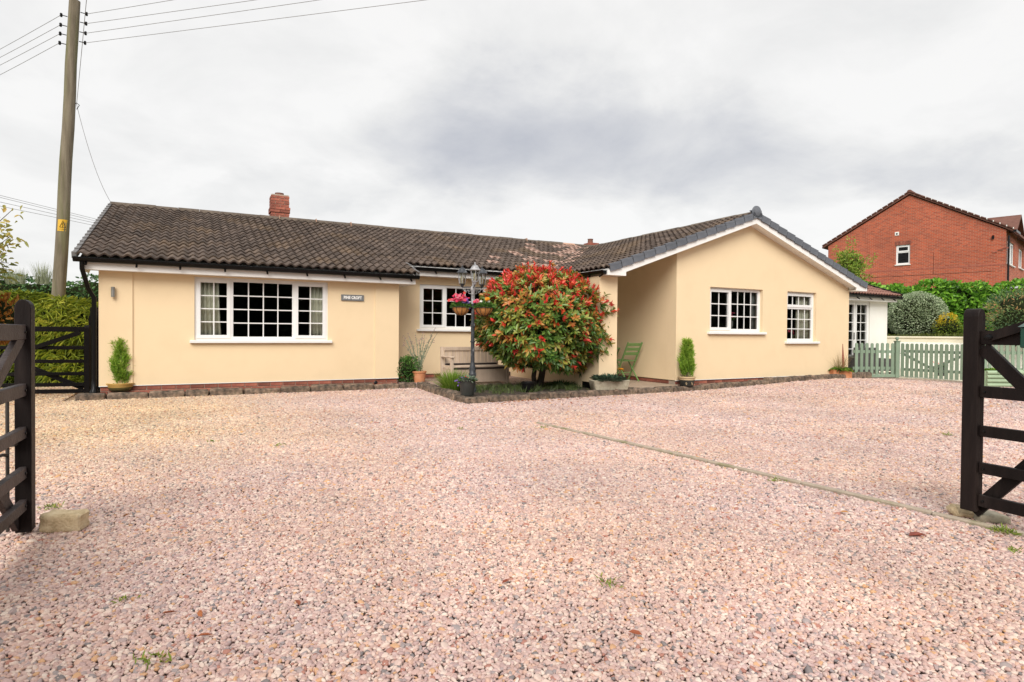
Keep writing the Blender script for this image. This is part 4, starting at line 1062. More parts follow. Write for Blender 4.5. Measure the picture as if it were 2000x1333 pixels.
# ================================================================== EDGING STONES, BED, PORCH
def stone_row(name, label, pts, h=0.125, d=0.20, seed=1, avg=0.46, mat_='stone', zf=gz, cat='edging'):
    t = thing(name, label, cat, (pts[0][0], pts[0][1], 0))
    r = random.Random(seed)
    for a, b in zip(pts[:-1], pts[1:]):
        a = Vector((a[0], a[1], 0)); b = Vector((b[0], b[1], 0)); L_ = (b - a).length; dr = (b - a).normalized()
        s = 0
        while s < L_ - .08:
            w = min(r.uniform(avg * .72, avg * 1.3), L_ - s)
            if L_ - s - w < .12: w = L_ - s
            c = a + dr * (s + w / 2)
            me = stone_mesh('stone', w - .022, d * r.uniform(.85, 1.1), h * r.uniform(.85, 1.12) + .04, r.random(), rough=.010, cuts=3, bev=.13)
            link_mesh('stone', me, MT[mat_], t, loc=(c.x, c.y, zf(c.x, c.y) - .045), rot=(r.uniform(-.03, .03), r.uniform(-.02, .02), math.atan2(dr.y, dr.x) + r.uniform(-.025, .025)))
            s += w
    return t
BC = (3.98, 9.16)
stone_row('stone_edging', 'row of rough dark edging stones along the foot of the left wing', [(-1.72, 12.03), (4.10, 12.10)], seed=3, h=.115, avg=.50)
stone_row('stone_edging', 'short row of edging stones from the terracotta pot to the lamp post corner', [(4.20, 12.02), BC], seed=5, h=.12, avg=.42)
stone_row('stone_edging', 'long row of mossy edging stones below the red bush and the gable', [(3.92, 9.10), (6.4, 9.20), (8.8, 9.26), (15.1, 9.27)], seed=8, h=.115, avg=.5)
MB().prism([(4.16, 11.95), (4.0, 9.25), (6.9, 9.32), (6.9, 10.85), (4.5, 10.95)], -0.02, 0.085).build('flower_bed', MT['soil'], smooth=0)['kind'] = 'structure'
bpy.data.objects['flower_bed']['kind'] = 'structure'
mb = MB().prism([(3.8, 12.25), (4.19, 12.0), (4.5, 11.05), (6.9, 10.96), (6.9, 13.14), (3.8, 13.14)], -0.02, 0.10)
setp(mb.build('chippings_path', MT['gravelbed'], smooth=0), kind='structure')
stone_row('stone_edging', 'low dark kerb between the flower bed and the bench path', [(4.55, 10.99), (6.85, 10.90)], seed=12, h=.12, d=.1, zf=lambda x, y: 0.02)
pav = MB().box(7.0, 8.815, 9.33, 13.14, -0.02, 0.10).build('porch_floor', MT['mortar'], smooth=0); pav['kind'] = 'structure'
slab_me = MB().box(0, .595, 0, .595, 0, .018).mesh('slab', bevel=.006, smooth=0); slab_me.materials.append(MT['paving'])
for i in range(3):
    for j in range(6):
        link_mesh('slab', slab_me, None, pav, loc=(7.01 + i * .6, 9.35 + j * .63, .098 + random.uniform(0, .004)))
for (a, b, Y0, Y1, z) in ((-1.6, 3.8, 12.13, WALL_L + .03, .06), (8.8, 14.6, 9.33, WALL_G + .03, .075)):
    setp(MB().box(a, b, Y0, Y1, -.02, z).build('border_soil', MT['soil'], smooth=0), kind='structure')

# concrete strip across the drive
sa = gpt(1050, 827, 0); sb = gpt(1999, 1047, 0)
strip = thing('concrete_strip', 'thin worn concrete edging strip running across the gravel drive', 'edging', (sa.x, sa.y, 0))
Ls = (sb - sa).length; ds = (sb - sa).normalized(); s = 0; k = 0
while s < Ls + .6:
    w = 0.91
    mid = sa + ds * (s + w / 2)
    MB().box(-w / 2 + .004, w / 2 - .004, -.024, .024, -.05, .024).build('kerb_stone', MT['concrete'], strip, bevel=.008, smooth=0,
        M=Matrix.Translation((mid.x, mid.y, random.uniform(-.004, .003))) @ Matrix.Rotation(math.atan2(ds.y, ds.x) + random.uniform(-.012, .012), 4, 'Z'))
    s += w

# ================================================================== BENCH, TABLE, CHAIR
bx0, bx1, by0, by1, bz = 4.60, 5.93, 11.36, 11.92, 0.09
bench = thing('storage_bench', 'beige wooden storage bench with slatted back against the cream wall', 'bench', ((bx0 + bx1) / 2, by0, bz))
W = MT['bench']
for x in (bx0, bx1 - .06):
    MB().box(x, x + .06, by0, by0 + .06, bz, bz + .545).build('leg', W, bench, bevel=.004, smooth=0)
    MB().add([(x, by1 - .06, bz), (x + .06, by1 - .06, bz), (x + .06, by1, bz), (x, by1, bz), (x, by1 + .0, bz + .765), (x + .06, by1, bz + .765), (x + .06, by1 + .055, bz + .765), (x, by1 + .055, bz + .765)],
             [(0, 3, 2, 1), (4, 5, 6, 7), (0, 1, 5, 4), (1, 2, 6, 5), (2, 3, 7, 6), (3, 0, 4, 7)]).build('leg', W, bench, smooth=0)
    MB().box(x - .01, x + .07, by0 - .03, by1 - .02, bz + .546, bz + .585).build('armrest', W, bench, bevel=.01, smooth=0)
    MB().box(x + .012, x + .048, by0 + .06, by1 - .06, bz + .315, bz + .35).build('side_rail', W, bench, smooth=0)
    MB().box(x + .018, x + .042, by0 + .06, by1 - .06, bz + .06, bz + .313).build('side_panel', W, bench, smooth=0)
MB().box(bx0 + .061, bx1 - .061, by1 - .035, by1 + .02, bz + .685, bz + .765).build('top_rail', W, bench, bevel=.006, smooth=0)
MB().box(bx0 + .061, bx1 - .061, by1 - .04, by1, bz + .37, bz + .43).build('back_rail', W, bench, smooth=0)
ns = 14
for i in range(ns):
    xa = bx0 + .075 + (bx1 - bx0 - .15) * i / ns
    MB().add([(xa, by1 - .03, bz + .43), (xa + .072, by1 - .03, bz + .43), (xa + .072, by1 - .012, bz + .43), (xa, by1 - .012, bz + .43), (xa, by1 - .01, bz + .685), (xa + .072, by1 - .01, bz + .685), (xa + .072, by1 + .008, bz + .685), (xa, by1 + .008, bz + .685)],
             [(0, 3, 2, 1), (4, 5, 6, 7), (0, 1, 5, 4), (1, 2, 6, 5), (2, 3, 7, 6), (3, 0, 4, 7)]).build('back_slat', W, bench, smooth=0)
MB().box(bx0 + .061, bx1 - .061, by0 + .0, by1 - .05, bz + .355, bz + .38).build('seat_lid', W, bench, bevel=.005, smooth=0)
MB().box(bx0 + .07, bx1 - .07, by1 - .12, by1 - .045, bz + .381, bz + .42).build('lid_cushion', MT['greywood'], bench, bevel=.006, smooth=0)
MB().box(bx0 + .061, bx1 - .061, by0 + .012, by0 + .035, bz + .05, bz + .325).build('front_panel', W, bench, smooth=0)
MB().box(bx0 + .061, bx1 - .061, by0 + .001, by0 + .011, bz + .318, bz + .353).build('front_rail', MT['greywood'], bench, smooth=0)

cp = gpt(1236, 741, .12)
chx, chy, chz = 8.50, cp.y * 8.50 / cp.x + .20, .117
chair = thing('folding_chair', 'green folding metal bistro chair in the porch', 'chair', (chx, chy, chz))
GM = MT['chairgreen']
def cpt(back, side, z): return (chx + side, chy - back, chz + z)      # back: metres towards the chair back
for sx in (-.19, .19):
    MB().bar(cpt(.27, sx, .86), cpt(.03, sx, .42), .026, .03, up=(0, 1, 0)).build('back_post', GM, chair, smooth=0)
    MB().bar(cpt(.03, sx, .42), cpt(-.20, sx, 0), .026, .026, up=(0, 1, 0)).build('front_leg', GM, chair, smooth=0)
    MB().bar(cpt(-.17, sx * .86, .44), cpt(.20, sx * .86, 0), .022, .022, up=(0, 1, 0)).build('rear_leg', GM, chair, smooth=0)
for k in range(5):
    yb = .02 - k * .085
    MB().box(chx - .20, chx + .20, chy - yb - .035, chy - yb + .035, chz + .438 + k * .004, chz + .452 + k * .004).build('seat_slat', GM, chair, bevel=.003, smooth=0)
for zz, hh in ((.81, .07), (.71, .07), (.61, .07)):
    bk_ = .03 + .24 * (zz - .42) / .44
    MB().bar(cpt(bk_, -.21, zz), cpt(bk_, .21, zz), .014, hh, up=(0, -.47, .88)).build('back_slat', GM, chair, smooth=0)
MB().bar(cpt(-.10, -.18, .18), cpt(-.10, .18, .18), .014, .014).build('stretcher', GM, chair, smooth=0)
tp = Vector((8.42, chy + .62, chz))
tab = thing('bistro_table', 'green round folding bistro table half hidden by the porch pillar', 'table', tp)
MB().lathe([(0, .70), (.295, .70), (.30, .705), (.30, .722), (.29, .727), (0, .727)], tp, 28).build('table_top', GM, tab)
for sx in (-.18, .18):
    MB().bar((tp.x + sx, tp.y - .2, tp.z + .70), (tp.x + sx, tp.y + .22, tp.z), .022, .022, up=(0, 1, 0)).build('leg', GM, tab, smooth=0)
    MB().bar((tp.x + sx * .85, tp.y + .2, tp.z + .70), (tp.x + sx * .85, tp.y - .22, tp.z), .022, .022, up=(0, 1, 0)).build('leg', GM, tab, smooth=0)
MB().bar((tp.x - .18, tp.y - .02, tp.z + .35), (tp.x + .18, tp.y - .02, tp.z + .35), .018, .018).build('stretcher', GM, tab, smooth=0)

# ================================================================== LAMP POST AND BASKETS
lp = gpt(922.5, 766, 0.085)
lpx, lpy, lpz = lp.x, lp.y, 0.082
LD = (lp - CAMP).dot(FWD)
lamp = thing('lamp_post', 'black and weathered grey garden lamp post with three lanterns', 'lamp post', (lpx, lpy, lpz))
H_ = 1.95
MB().lathe([(.085, 0), (.085, .05), (.06, .07), (.055, .28), (.07, .30), (.07, .34), (.058, .36), (.064, .42), (.045, .50), (.040, .54)], (lpx, lpy, lpz), 16).build('base', MT['iron'], lamp)
MB().lathe([(.037, .54), (.034, .9), (.045, .905), (.045, .93), (.034, .935), (.034, 1.18), (.042, 1.185), (.042, 1.24), (.033, 1.25), (.031, 1.62)], (lpx, lpy, lpz), 12).build('post', MT['iron'], lamp)
MB().lathe([(.034, 1.60), (.040, 1.62), (.034, 1.66), (.036, 1.82), (.046, 1.84), (.046, 1.90), (.02, 1.93), (.016, 2.0)], (lpx, lpy, lpz), 12).build('collar', MT['iron_pale'], lamp)
def lantern(c, mroof):
    """six sided lantern; c = underside centre"""
    l = MB().lathe([(.012, -.055), (.026, -.04), (.034, -.012), (.054, 0), (.056, .012), (.0, .012)], c, 12).build('lantern', MT[mroof], lamp)
    for k in range(6):
        t0 = 6.283 * k / 6 + .26; t1 = 6.283 * (k + 1) / 6 + .26
        b0 = Vector(c) + Vector((math.cos(t0) * .054, math.sin(t0) * .054, .012)); b1 = Vector(c) + Vector((math.cos(t1) * .054, math.sin(t1) * .054, .012))
        u0 = Vector(c) + Vector((math.cos(t0) * .083, math.sin(t0) * .083, .20)); u1 = Vector(c) + Vector((math.cos(t1) * .083, math.sin(t1) * .083, .20))
        MB().add([b0, b1, u1, u0], [(0, 1, 2, 3)]).build('pane', MT['lampglass'], l, smooth=0)
        MB().tube([b0, u0], .0055, 5).build('rib', MT['iron_pale'], l)
    MB().lathe([(.085, .198), (.100, .200), (.102, .212), (.080, .232), (.066, .262), (.050, .288), (.022, .300), (.012, .312), (.016, .324), (.005, .345), (0, .35)], c, 18).build('lantern_roof', MT[mroof], l)
    MB().lathe([(0, .01), (.018, .012), (.018, .05), (.026, .07), (.028, .12), (.016, .155), (0, .16)], c, 12).build('bulb', MT['bulb'], l)
    return l
hub = Vector((lpx, lpy, lpz + 1.88))
arms = [(RIGHT * -.20 + FWD * .02, 'iron', 0.0), (RIGHT * .045 - FWD * .20, 'iron_pale', .03), (RIGHT * .155 + FWD * .13, 'iron', 0.0)]
for v, mr, dz in arms:
    tip = hub + v
    a_ = MB().tube([hub + v * .12 + Vector((0, 0, .02)), hub + v * .6 + Vector((0, 0, .02)), tip + Vector((0, 0, .02 + dz))], .009, 7).build('arm', MT['iron'], lamp)
    pts = []
    for k in range(15):
        t = k / 14; ang = -0.6 + t * 5.2; rr = .030 * (1 - .55 * t)
        pts.append(hub + v * .45 + v.normalized() * (rr * math.cos(ang)) + Vector((0, 0, -.055 + rr * math.sin(ang))))
    MB().tube([tip + Vector((0, 0, .015)), hub + v * .75 + Vector((0, 0, -.05))] + pts, .006, 6).build('scroll', MT['iron_pale'], a_)
    MB().tube([hub + v * .42 + Vector((0, 0, -.088)), hub + v * .10 + Vector((0, 0, -.10))], .006, 6).build('scroll', MT['iron_pale'], a_)
    lantern(tip + Vector((0, 0, .075 + dz)), mr)
def basket(label, c, r, cols, hookdir):
    c = Vector(c)
    t = thing('hanging_basket', label, 'hanging basket', (c.x, c.y, c.z - r * .8), 0, None)
    MB().lathe([(0, -r * .82), (r * .35, -r * .78), (r * .65, -r * .58), (r * .86, -r * .30), (r * .97, 0), (r * .90, .0), (r * .6, -.02), (0, -.01)], c, 22).build('liner', MT['coir'], t)
    w = MB()
    for k in range(10):
        a = 6.283 * k / 10; d = Vector((math.cos(a), math.sin(a), 0))
        w.tube([c + d * r, c + d * (r * .885) + Vector((0, 0, -r * .31)), c + d * (r * .675) + Vector((0, 0, -r * .60)), c + d * (r * .36) + Vector((0, 0, -r * .81)), c + Vector((0, 0, -r * .86))], .0045, 5)
    w.build('wire_ribs', MT['wire'], t)
    pts = [c + Vector((math.cos(6.283 * k / 24) * r * 1.01, math.sin(6.283 * k / 24) * r * 1.01, 0)) for k in range(25)]
    MB().tube(pts, .006, 6).build('rim', MT['wire'], t)
    MB().bar(c + hookdir * r * .98, c + hookdir * (r * 1.01 + .07), .018, .03).build('hook', MT['wire'], t, smooth=0)
    n = 620; d = rdir(n); d[:, 2] = np.abs(d[:, 2]) * .75
    P = np.array(c) + d * np.array([r * 1.08, r * 1.08, r * .75]) * rng.uniform(.55, 1.0, (n, 1))
    leaves('foliage', P, d + .6 * rdir(n) + np.array([0, 0, .1]), rdir(n) + np.array([0, 0, 1.0]), .05 * rng.uniform(.7, 1.3, n), .022, rng.random(n), G_MID, t)
    for mt_, num, (cx, cy, cz), sp in cols:
        cs = [np.array(c) + np.array(RIGHT) * (cx * r + rng.normal() * sp * r) - np.array(FWD) * (cy * r + rng.normal() * sp * r * .6) + np.array([0, 0, cz * r + abs(rng.normal()) * sp * r * .7]) for _ in range(num)]
        flowers('blooms', cs, mt_, t, r=.033, petals=6)
    return t
bl = dpt(900.5, 601, LD); br = dpt(945.5, 602, LD)
bl = bl + (Vector((lpx, lpy, 0)) - Vector((dpt(923.5, 601, LD).x, dpt(923.5, 601, LD).y, 0))); br = br + (Vector((lpx, lpy, 0)) - Vector((dpt(923.5, 601, LD).x, dpt(923.5, 601, LD).y, 0)))
basket('hanging basket of bright pink and purple flowers on the lamp post', bl, .172, [(PINKS, 85, (-.1, .3, .58), .45), (PURPLES, 16, (.5, .5, .42), .2), (PURPLES, 6, (.85, .3, -.2), .12), (REDS, 4, (-.55, .2, .8), .1)], RIGHT)
basket('hanging basket of mostly green plants with a few orange and pink blooms', br, .172, [(PINKS, 9, (-.75, .2, .55), .14), (ORANGES, 9, (.35, .3, .85), .16), (WHITES, 3, (0, .4, .5), .3)], -RIGHT)

# ================================================================== THE RED-TIPPED BUSH
PHOT = leafmat('photinia_leaf', [(0.0, (0.035, 0.095, 0.02)), (0.20, (0.085, 0.185, 0.032)), (0.40, (0.19, 0.30, 0.055)), (0.52, (0.33, 0.32, 0.06)), (0.62, (0.50, 0.24, 0.055)), (0.72, (0.66, 0.13, 0.045)), (0.84, (0.75, 0.055, 0.045)), (1.0, (0.75, 0.10, 0.085))], rough=0.34, transl=0.25, spec=0.5)
tb = gpt(1047, 757, 0.085)
bush = thing('red_tipped_bush', 'round leafy bush with glossy green leaves and bright red tips by the lamp post', 'bush', (tb.x, tb.y, 0.08))
TD = (tb - CAMP).dot(FWD)
bc = np.array(dpt(1056, 631, TD)); bR = np.array([1.35, 1.30, 1.06])
def bush_r(d):                                   # uneven dome: fuller low right, drawn in low left
    az = np.arctan2(d @ np.array(FWD), d @ np.array(RIGHT))
    k = 1 + .045 * np.sin(3 * az + 1) + .04 * np.sin(5 * az + 7 * d[:, 2]) + .03 * np.sin(9 * d[:, 2] + 4 * az)
    side = d @ np.array(RIGHT)
    k = k * np.where(d[:, 2] < -.2, 1 + .10 * np.clip(side, -1, 1) * np.clip(-d[:, 2] - .2, 0, 1) * 2.0 - .10 * np.clip(-d[:, 2] - .45, 0, 1), 1.0)
    return k
br_mb = MB(); brn = 0
trunk = MB(); tz = .06
trunk.tube([(tb.x - .02, tb.y, tz), (tb.x - .06, tb.y, .30), Vector(bc) + Vector((-.10, 0, -.75)), Vector(bc) + Vector((-.15, .05, -.2))], [.060, .048, .042, .03], 9)
trunk.tube([(tb.x + .07, tb.y + .03, tz), (tb.x + .13, tb.y + .02, .28), Vector(bc) + Vector((.10, .0, -.72)), Vector(bc) + Vector((.25, 0, -.1))], [.085, .068, .052, .03], 9)
trunk.build('trunk', MT['bark'], bush)
for k in range(26):
    d = rdir(1)[0]; d[2] = abs(d[2]) * .9 - .25; d = d / np.linalg.norm(d)
    e_ = bc + d * bR * rng.uniform(.72, .9); m_ = bc * .55 + e_ * .45 + np.array([0, 0, -.22])
    br_mb.tube([Vector(bc) + Vector((rng.normal() * .06, rng.normal() * .06, -.65)), m_, e_], [.022, .014, .005], 6)
lowL = Vector(dpt(985, 693, TD - .25)); br_mb.tube([Vector((tb.x, tb.y, .45)), Vector(dpt(1012, 706, TD - .15)), lowL, Vector(dpt(968, 690, TD - .3))], [.022, .014, .009, .005], 6)
br_mb.build('branches', MT['bark'], bush)
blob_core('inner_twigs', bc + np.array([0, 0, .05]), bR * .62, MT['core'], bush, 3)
def rosettes(n, rmin, rmax, redbias):
    d = rdir(n); d = d[(d[:, 2] > -.86)]; n = len(d)
    R0 = bush_r(d)[:, None] * bR
    P = bc + d * R0 * rng.uniform(rmin, rmax, (n, 1))
    ax = norm(d * 1.0 + np.array([0, 0, .55]) + .35 * rdir(n))
    side = d @ np.array(RIGHT)
    q = .40 + .28 * np.clip(d[:, 2], -.3, 1) + .10 * np.clip(side, 0, 1) + redbias
    u = rng.random(n)
    red = u < np.clip(q - .28, .13, .60) * .62 + np.where(d[:, 2] > .58, .26, 0)
    base = np.where(red, rng.uniform(.74, 1.0, n), np.clip(rng.beta(2.2, 2.4, n) * .76 + .04 + .14 * np.clip(d[:, 2], -.4, 1), .0, .66))
    return P, ax, base, red, d
sets = []
for (n, a, b, rb) in ((2300, .90, 1.02, 0.0), (1500, .72, .92, -.2)):
    P, ax, base, red, d = rosettes(n, a, b, rb)
    t1 = norm(np.cross(ax, rdir(len(P)))); t2 = np.cross(ax, t1)
    for k in range(8):
        ang = 6.283 * (k * .382) + rng.random(len(P)) * .5
        open_ = np.where(red, rng.uniform(.25, .62, len(P)), rng.uniform(.55, 1.35, len(P)))
        D = ax * np.cos(open_)[:, None] + (t1 * np.cos(ang)[:, None] + t2 * np.sin(ang)[:, None]) * np.sin(open_)[:, None]
        off = ax * (rng.uniform(-.07, .02, len(P)) + np.where(red, .05, 0))[:, None]
        Ln = np.where(red, rng.uniform(.075, .12, len(P)), rng.uniform(.09, .145, len(P)))
        keep = rng.random(len(P)) < np.where(red, .85, .95)
        sets.append((P + off, D, ax, Ln, np.where(red, .032, .046) * rng.uniform(.8, 1.15, len(P)), np.clip(base + rng.normal(size=len(P)) * .045, 0, 1), keep))
LP_ = np.concatenate([s[0][s[6]] for s in sets]); LDr = np.concatenate([s[1][s[6]] for s in sets]); LN_ = np.concatenate([s[2][s[6]] for s in sets])
LL = np.concatenate([s[3][s[6]] for s in sets]); LW = np.concatenate([s[4][s[6]] for s in sets]); LRn = np.concatenate([s[5][s[6]] for s in sets])
okz = LP_[:, 2] > .30
LP_, LDr, LN_, LL, LW, LRn = (v[okz] for v in (LP_, LDr, LN_, LL, LW, LRn))
crown = leaves('crown', LP_, LDr, LN_, LL, LW, LRn, PHOT, bush, 'hex', fold=.22, droop=.15, kind='stuff')
# the 290 front leaves as single leaves
score = (LP_ - bc) @ -np.array(FWD) + rng.normal(size=len(LP_)) * .25
idx = np.argsort(-score)[:2600]; idx = rng.choice(idx, 290, replace=False)
lm_cache = {}
for i in idx:
    key = int(LRn[i] * 9.99)
    if key not in lm_cache:
        o = leaves('leaf', [[0, 0, 0]], [[1, 0, 0]], [[0, 0, 1]], 1.0, .34, np.array([(key + .5) / 10]), PHOT, None, 'hex', fold=.22, droop=.12)
        lm_cache[key] = o.data; bpy.data.objects.remove(o)
    D = Vector(LDr[i]).normalized(); N = Vector(LN_[i]); S = D.cross(N).normalized(); U = S.cross(D)
    Mx = Matrix(((D.x, S.x, U.x), (D.y, S.y, U.y), (D.z, S.z, U.z)))
    if Mx.determinant() < 0: Mx = Matrix(((D.x, -S.x, U.x), (D.y, -S.y, U.y), (D.z, -S.z, U.z)))
    ps = LP_[i] + LDr[i] / np.linalg.norm(LDr[i]) * .025
    link_mesh('leaf', lm_cache[key], None, bush, loc=ps, rot=Mx.to_euler(), scale=(LL[i] * 1.1,) * 3)

# ================================================================== POTS AND PLANTS
CONI = leafmat('goldcrest_frond', [(0.0, (0.10, 0.22, 0.02)), (0.45, (0.24, 0.42, 0.045)), (1.0, (0.48, 0.62, 0.11))], 0.6, 0.35)
def conifer(name, label, p, pot_h, h, r, n, potfn, seed, rbase=.75):
    t = thing(name, label, 'potted plant', p)
    potfn(t)
    z0 = p[2] + pot_h - .02
    MB().tube([(p[0], p[1], z0 - .05), (p[0] + .01, p[1], z0 + h * .8)], [.018, .005], 6).build('stem', MT['bark'], t)
    P = []; D = []; rn = []
    r_ = np.random.default_rng(seed); npl = 210; per = n // npl
    for i in range(npl):                           # upright feathery plumes set round a tapering stem
        f = r_.random() ** .9 * .92; a = r_.random() * 6.283
        prof = np.interp(f, [0, .2, .45, .7, .88, 1], [rbase, 1.0, .78, .42, .14, .0]) * r
        d = np.array([math.cos(a), math.sin(a), 0]); u_ = r_.random() ** .5
        q0 = np.array([p[0], p[1], z0 + f * h * .78]) + d * prof * u_ * .75
        ax = d * r_.uniform(.15, .5) + np.array([0, 0, 1.0]); ax /= np.linalg.norm(ax); L_ = h * r_.uniform(.14, .27) * (1 - .25 * f); bx = r_.random()
        for k in range(per):
            s_ = r_.random(); w_ = .028 * (1 - s_) ** .7
            P.append(q0 + ax * L_ * s_ + r_.normal(size=3) * w_ * .7); D.append(ax + r_.normal(size=3) * .42 + d * .25); rn.append(np.clip(.12 + .48 * s_ + .3 * (bx - .3) + .15 * f + r_.normal() * .1, 0, 1))
    P = np.array(P); n_ = len(P)
    leaves('foliage', P, np.array(D), rdir(n_), .068 * rng.uniform(.5, 1.5, n_), .011, np.array(rn), CONI, t, 'quad', fold=.1)
    return t
p1 = gpt(235.5, 765.5, 0.095)
def pot1(t):
    MB().lathe([(.10, 0), (.15, .015), (.185, .06), (.19, .085)], p1, 28).build('pot_foot', MT['browng'], t)
    MB().lathe([(.188, .085), (.195, .11), (.212, .135), (.215, .15), (.20, .155), (.18, .13), (0, .125)], p1, 28, closed=True).build('pot', MT['mustard'], t)
conifer('potted_conifer', 'feathery golden green conifer in a wide mustard bowl by the downpipe', p1, .15, .92, .17, 11000, pot1, 2)
p2 = gpt(1341.5, 751, 0.10); p2 = Vector((p2.x, min(p2.y, WALL_G - .19), .10)); 
p2.x = (gpt(1341.5, 751, .10) - CAMP).x * (p2.y / gpt(1341.5, 751, .10).y)
def pot2(t):
    MB().lathe([(.12, 0), (.135, .02), (.152, .12), (.155, .13)], p2, 28).build('pot_foot', MT['blackpot'], t)
    MB().lathe([(.155, .13), (.162, .17), (.178, .175), (.18, .20), (.165, .20), (.15, .18), (0, .18)], p2, 28, closed=True).build('pot', MT['creamglaze'], t)
    for k in (-1, 1):
        d = (-FWD + RIGHT * .42 * k).normalized(); c_ = Vector(p2) + d * .152 + Vector((0, 0, .065))
        s_ = Vector((0, 0, 1)).cross(d)
        MB().tube([c_ - Vector((0, 0, .03)) + s_ * .012, c_ + Vector((0, 0, .005)) - s_ * .006, c_ + Vector((0, 0, .03)), c_ + Vector((0, 0, .0)) + s_ * .02, c_ - Vector((0, 0, .03)) + s_ * .012], .0035, 5).build('leaf_motif', MT['creamglaze'], t)
conifer('potted_conifer', 'slim pointed lime conifer in a black and cream pot below the gable', p2, .20, .88, .13, 9000, pot2, 5, rbase=.95)

# terracotta pot with tall grey stems, and the leafy shrub beside it
p3 = gpt(819, 747, .10)
tpot = thing('tall_stem_pot', 'terracotta pot with tall wispy grey green flower stems', 'potted plant', p3)
MB().lathe([(.105, 0), (.115, .03), (.137, .20), (.15, .205), (.155, .235), (.14, .24), (.13, .21), (0, .20)], p3, 24, closed=True).build('pot', MT['terracotta'], tpot)
MB().lathe([(.1305, .16), (.138, .165), (.1355, .172)], p3, 24, closed=True).build('pot_band', MT['terracotta'], tpot)
sm = MB(); P = []; D = []; rn = []; buds = []
tips = [(788, 655), (796, 650), (805, 668), (811, 650), (818, 662), (826, 648), (830, 655), (850, 640), (845, 655), (855, 650), (835, 668), (787, 672)]
for k, (tx, ty) in enumerate(tips):
    tip = dpt(tx, ty, (p3 - CAMP).dot(FWD) + rng.normal() * .08); b0 = Vector(p3) + Vector((rng.normal() * .04, rng.normal() * .04, .21))
    midp = b0.lerp(tip, .5) + Vector((0, 0, .07))
    pts = [b0, b0.lerp(midp, .6) + Vector((0, 0, .02)), midp, midp.lerp(tip, .5) + Vector((0, 0, .02)), tip]
    sm.tube(pts, [.006, .0055, .005, .004, .002], 5)
    for j in range(90):
        f = rng.random() ** 1.0 * .78; seg_ = min(3, int(f * 4)); q = pts[seg_].lerp(pts[seg_ + 1], f * 4 - seg_)
        P.append(q); d = rdir(1)[0]; d[2] = abs(d[2]) + .5; D.append(d); rn.append(rng.random())
    for j in range(8):
        f = .7 + rng.random() * .3; q = pts[2].lerp(tip, (f - .5) * 2); buds.append(np.array(q) + rng.normal(size=3) * .018)
sm.build('stems', mat('grey_green_stem', [(0.20, 0.23, 0.15), (0.27, 0.30, 0.20)]), tpot)
leaves('leaves', P, D, rdir(len(P)), .045, .007, np.array(rn), G_GREY, tpot, 'quad')
flowers('buds', buds, leafmat('mauve_bud', [(0, (.20, .07, .13)), (1, (.34, .16, .24))]), tpot, r=.012, petals=4)
sc_ = gpt(801, 748, .09)
shrub('leafy_shrub', 'small bushy green shrub with lime top leaves in the wall corner', 'shrub', (sc_.x, sc_.y + .1, .37), (.26, .25, .30), 1500, .05, .024, G_MID, base_z=.08, seed=4, core=.6,
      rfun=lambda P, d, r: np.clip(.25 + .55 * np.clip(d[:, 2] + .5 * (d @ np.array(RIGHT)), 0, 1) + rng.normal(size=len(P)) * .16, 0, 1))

# black pot with red gazania
p4 = gpt(912.5, 772.5, .105)
gp = thing('gazania_pot', 'small dark pot of silver leaves and one red flower on the corner stone', 'potted plant', p4)
MB().lathe([(.105, 0), (.112, .02), (.133, .24), (.14, .245), (.142, .27), (.13, .27), (.122, .24), (0, .23)], p4, 24, closed=True).build('pot', MT['blackpot'], gp)
cc = (p4.x, p4.y, p4.z + .24)
tuft('foliage', cc, .15, 150, .16, .022, G_GREY, gp, spread=1.1, up=.75, droop=.45)
tuft('foliage', cc, .15, 90, .14, .022, G_MID, gp, spread=1.1, up=.7, droop=.4)
flowers('red_bloom', [np.array(dpt(911, 738, (p4 - CAMP).dot(FWD)))] * 2, REDS, gp, r=.04, petals=10, nrm=(0, -.3, 1))
flowers('blue_blooms', [np.array(dpt(900 + rng.normal() * 4, 748 + rng.normal() * 4, (p4 - CAMP).dot(FWD) - .05)) for _ in range(9)], PURPLES, gp, r=.02, petals=5)
# lime grass clump
p5 = gpt(884, 763, .085)
GRS = leafmat('lime_grass', [(0, (.10, .19, .02)), (.5, (.19, .32, .035)), (1, (.32, .42, .08))], .55, .35)
gc_ = thing('grass_clump', 'bright lime green grass clump in front of the bench', 'plant', p5)
tuft('blades', p5, .26, 900, .50, .010, GRS, gc_, spread=.75, up=1.0, shape='blade', droop=.22)
# bed weeds and wisps
bw = []
for k in range(120):
    x = rng.uniform(4.35, 6.7); y = rng.uniform(9.45, 10.75); bw.append((x, y))
P = []; D = []; L2 = []
for x, y in bw:
    for j in range(14):
        P.append((x + rng.normal() * .05, y + rng.normal() * .05, .08)); D.append((rng.normal() * .45, rng.normal() * .45, 1)); L2.append(rng.uniform(.06, .22))
wd = leaves('bed_weeds', P, D, rdir(len(P)), np.array(L2), .008, rng.random(len(P)), leafmat('bed_grass', [(0, (.04, .07, .018)), (1, (.13, .17, .05))]), None, 'blade', droop=.3)
setp(wd, 'thin weeds and grass growing in the flower bed', 'grass', kind='stuff')
bg_ = thing('low_plant', 'low dark leafy plant spreading at the foot of the bush trunk', 'plant', (tb.x + .55, tb.y - .1, .08))
tuft('foliage', (tb.x + .55, tb.y - .05, .085), .45, 420, .20, .016, G_DARK, bg_, spread=.8, up=.7, shape='blade', droop=.35)
p6 = gpt(1031, 766, .085)
bk = thing('black_bucket', 'empty black plastic pot in the bed beside the trunk', 'pot', p6)
MB().lathe([(.10, 0), (.12, .16), (.132, .165), (.132, .185), (.12, .185), (.095, .02), (0, .02)], p6, 20, closed=True).build('pot', MT['black'], bk)
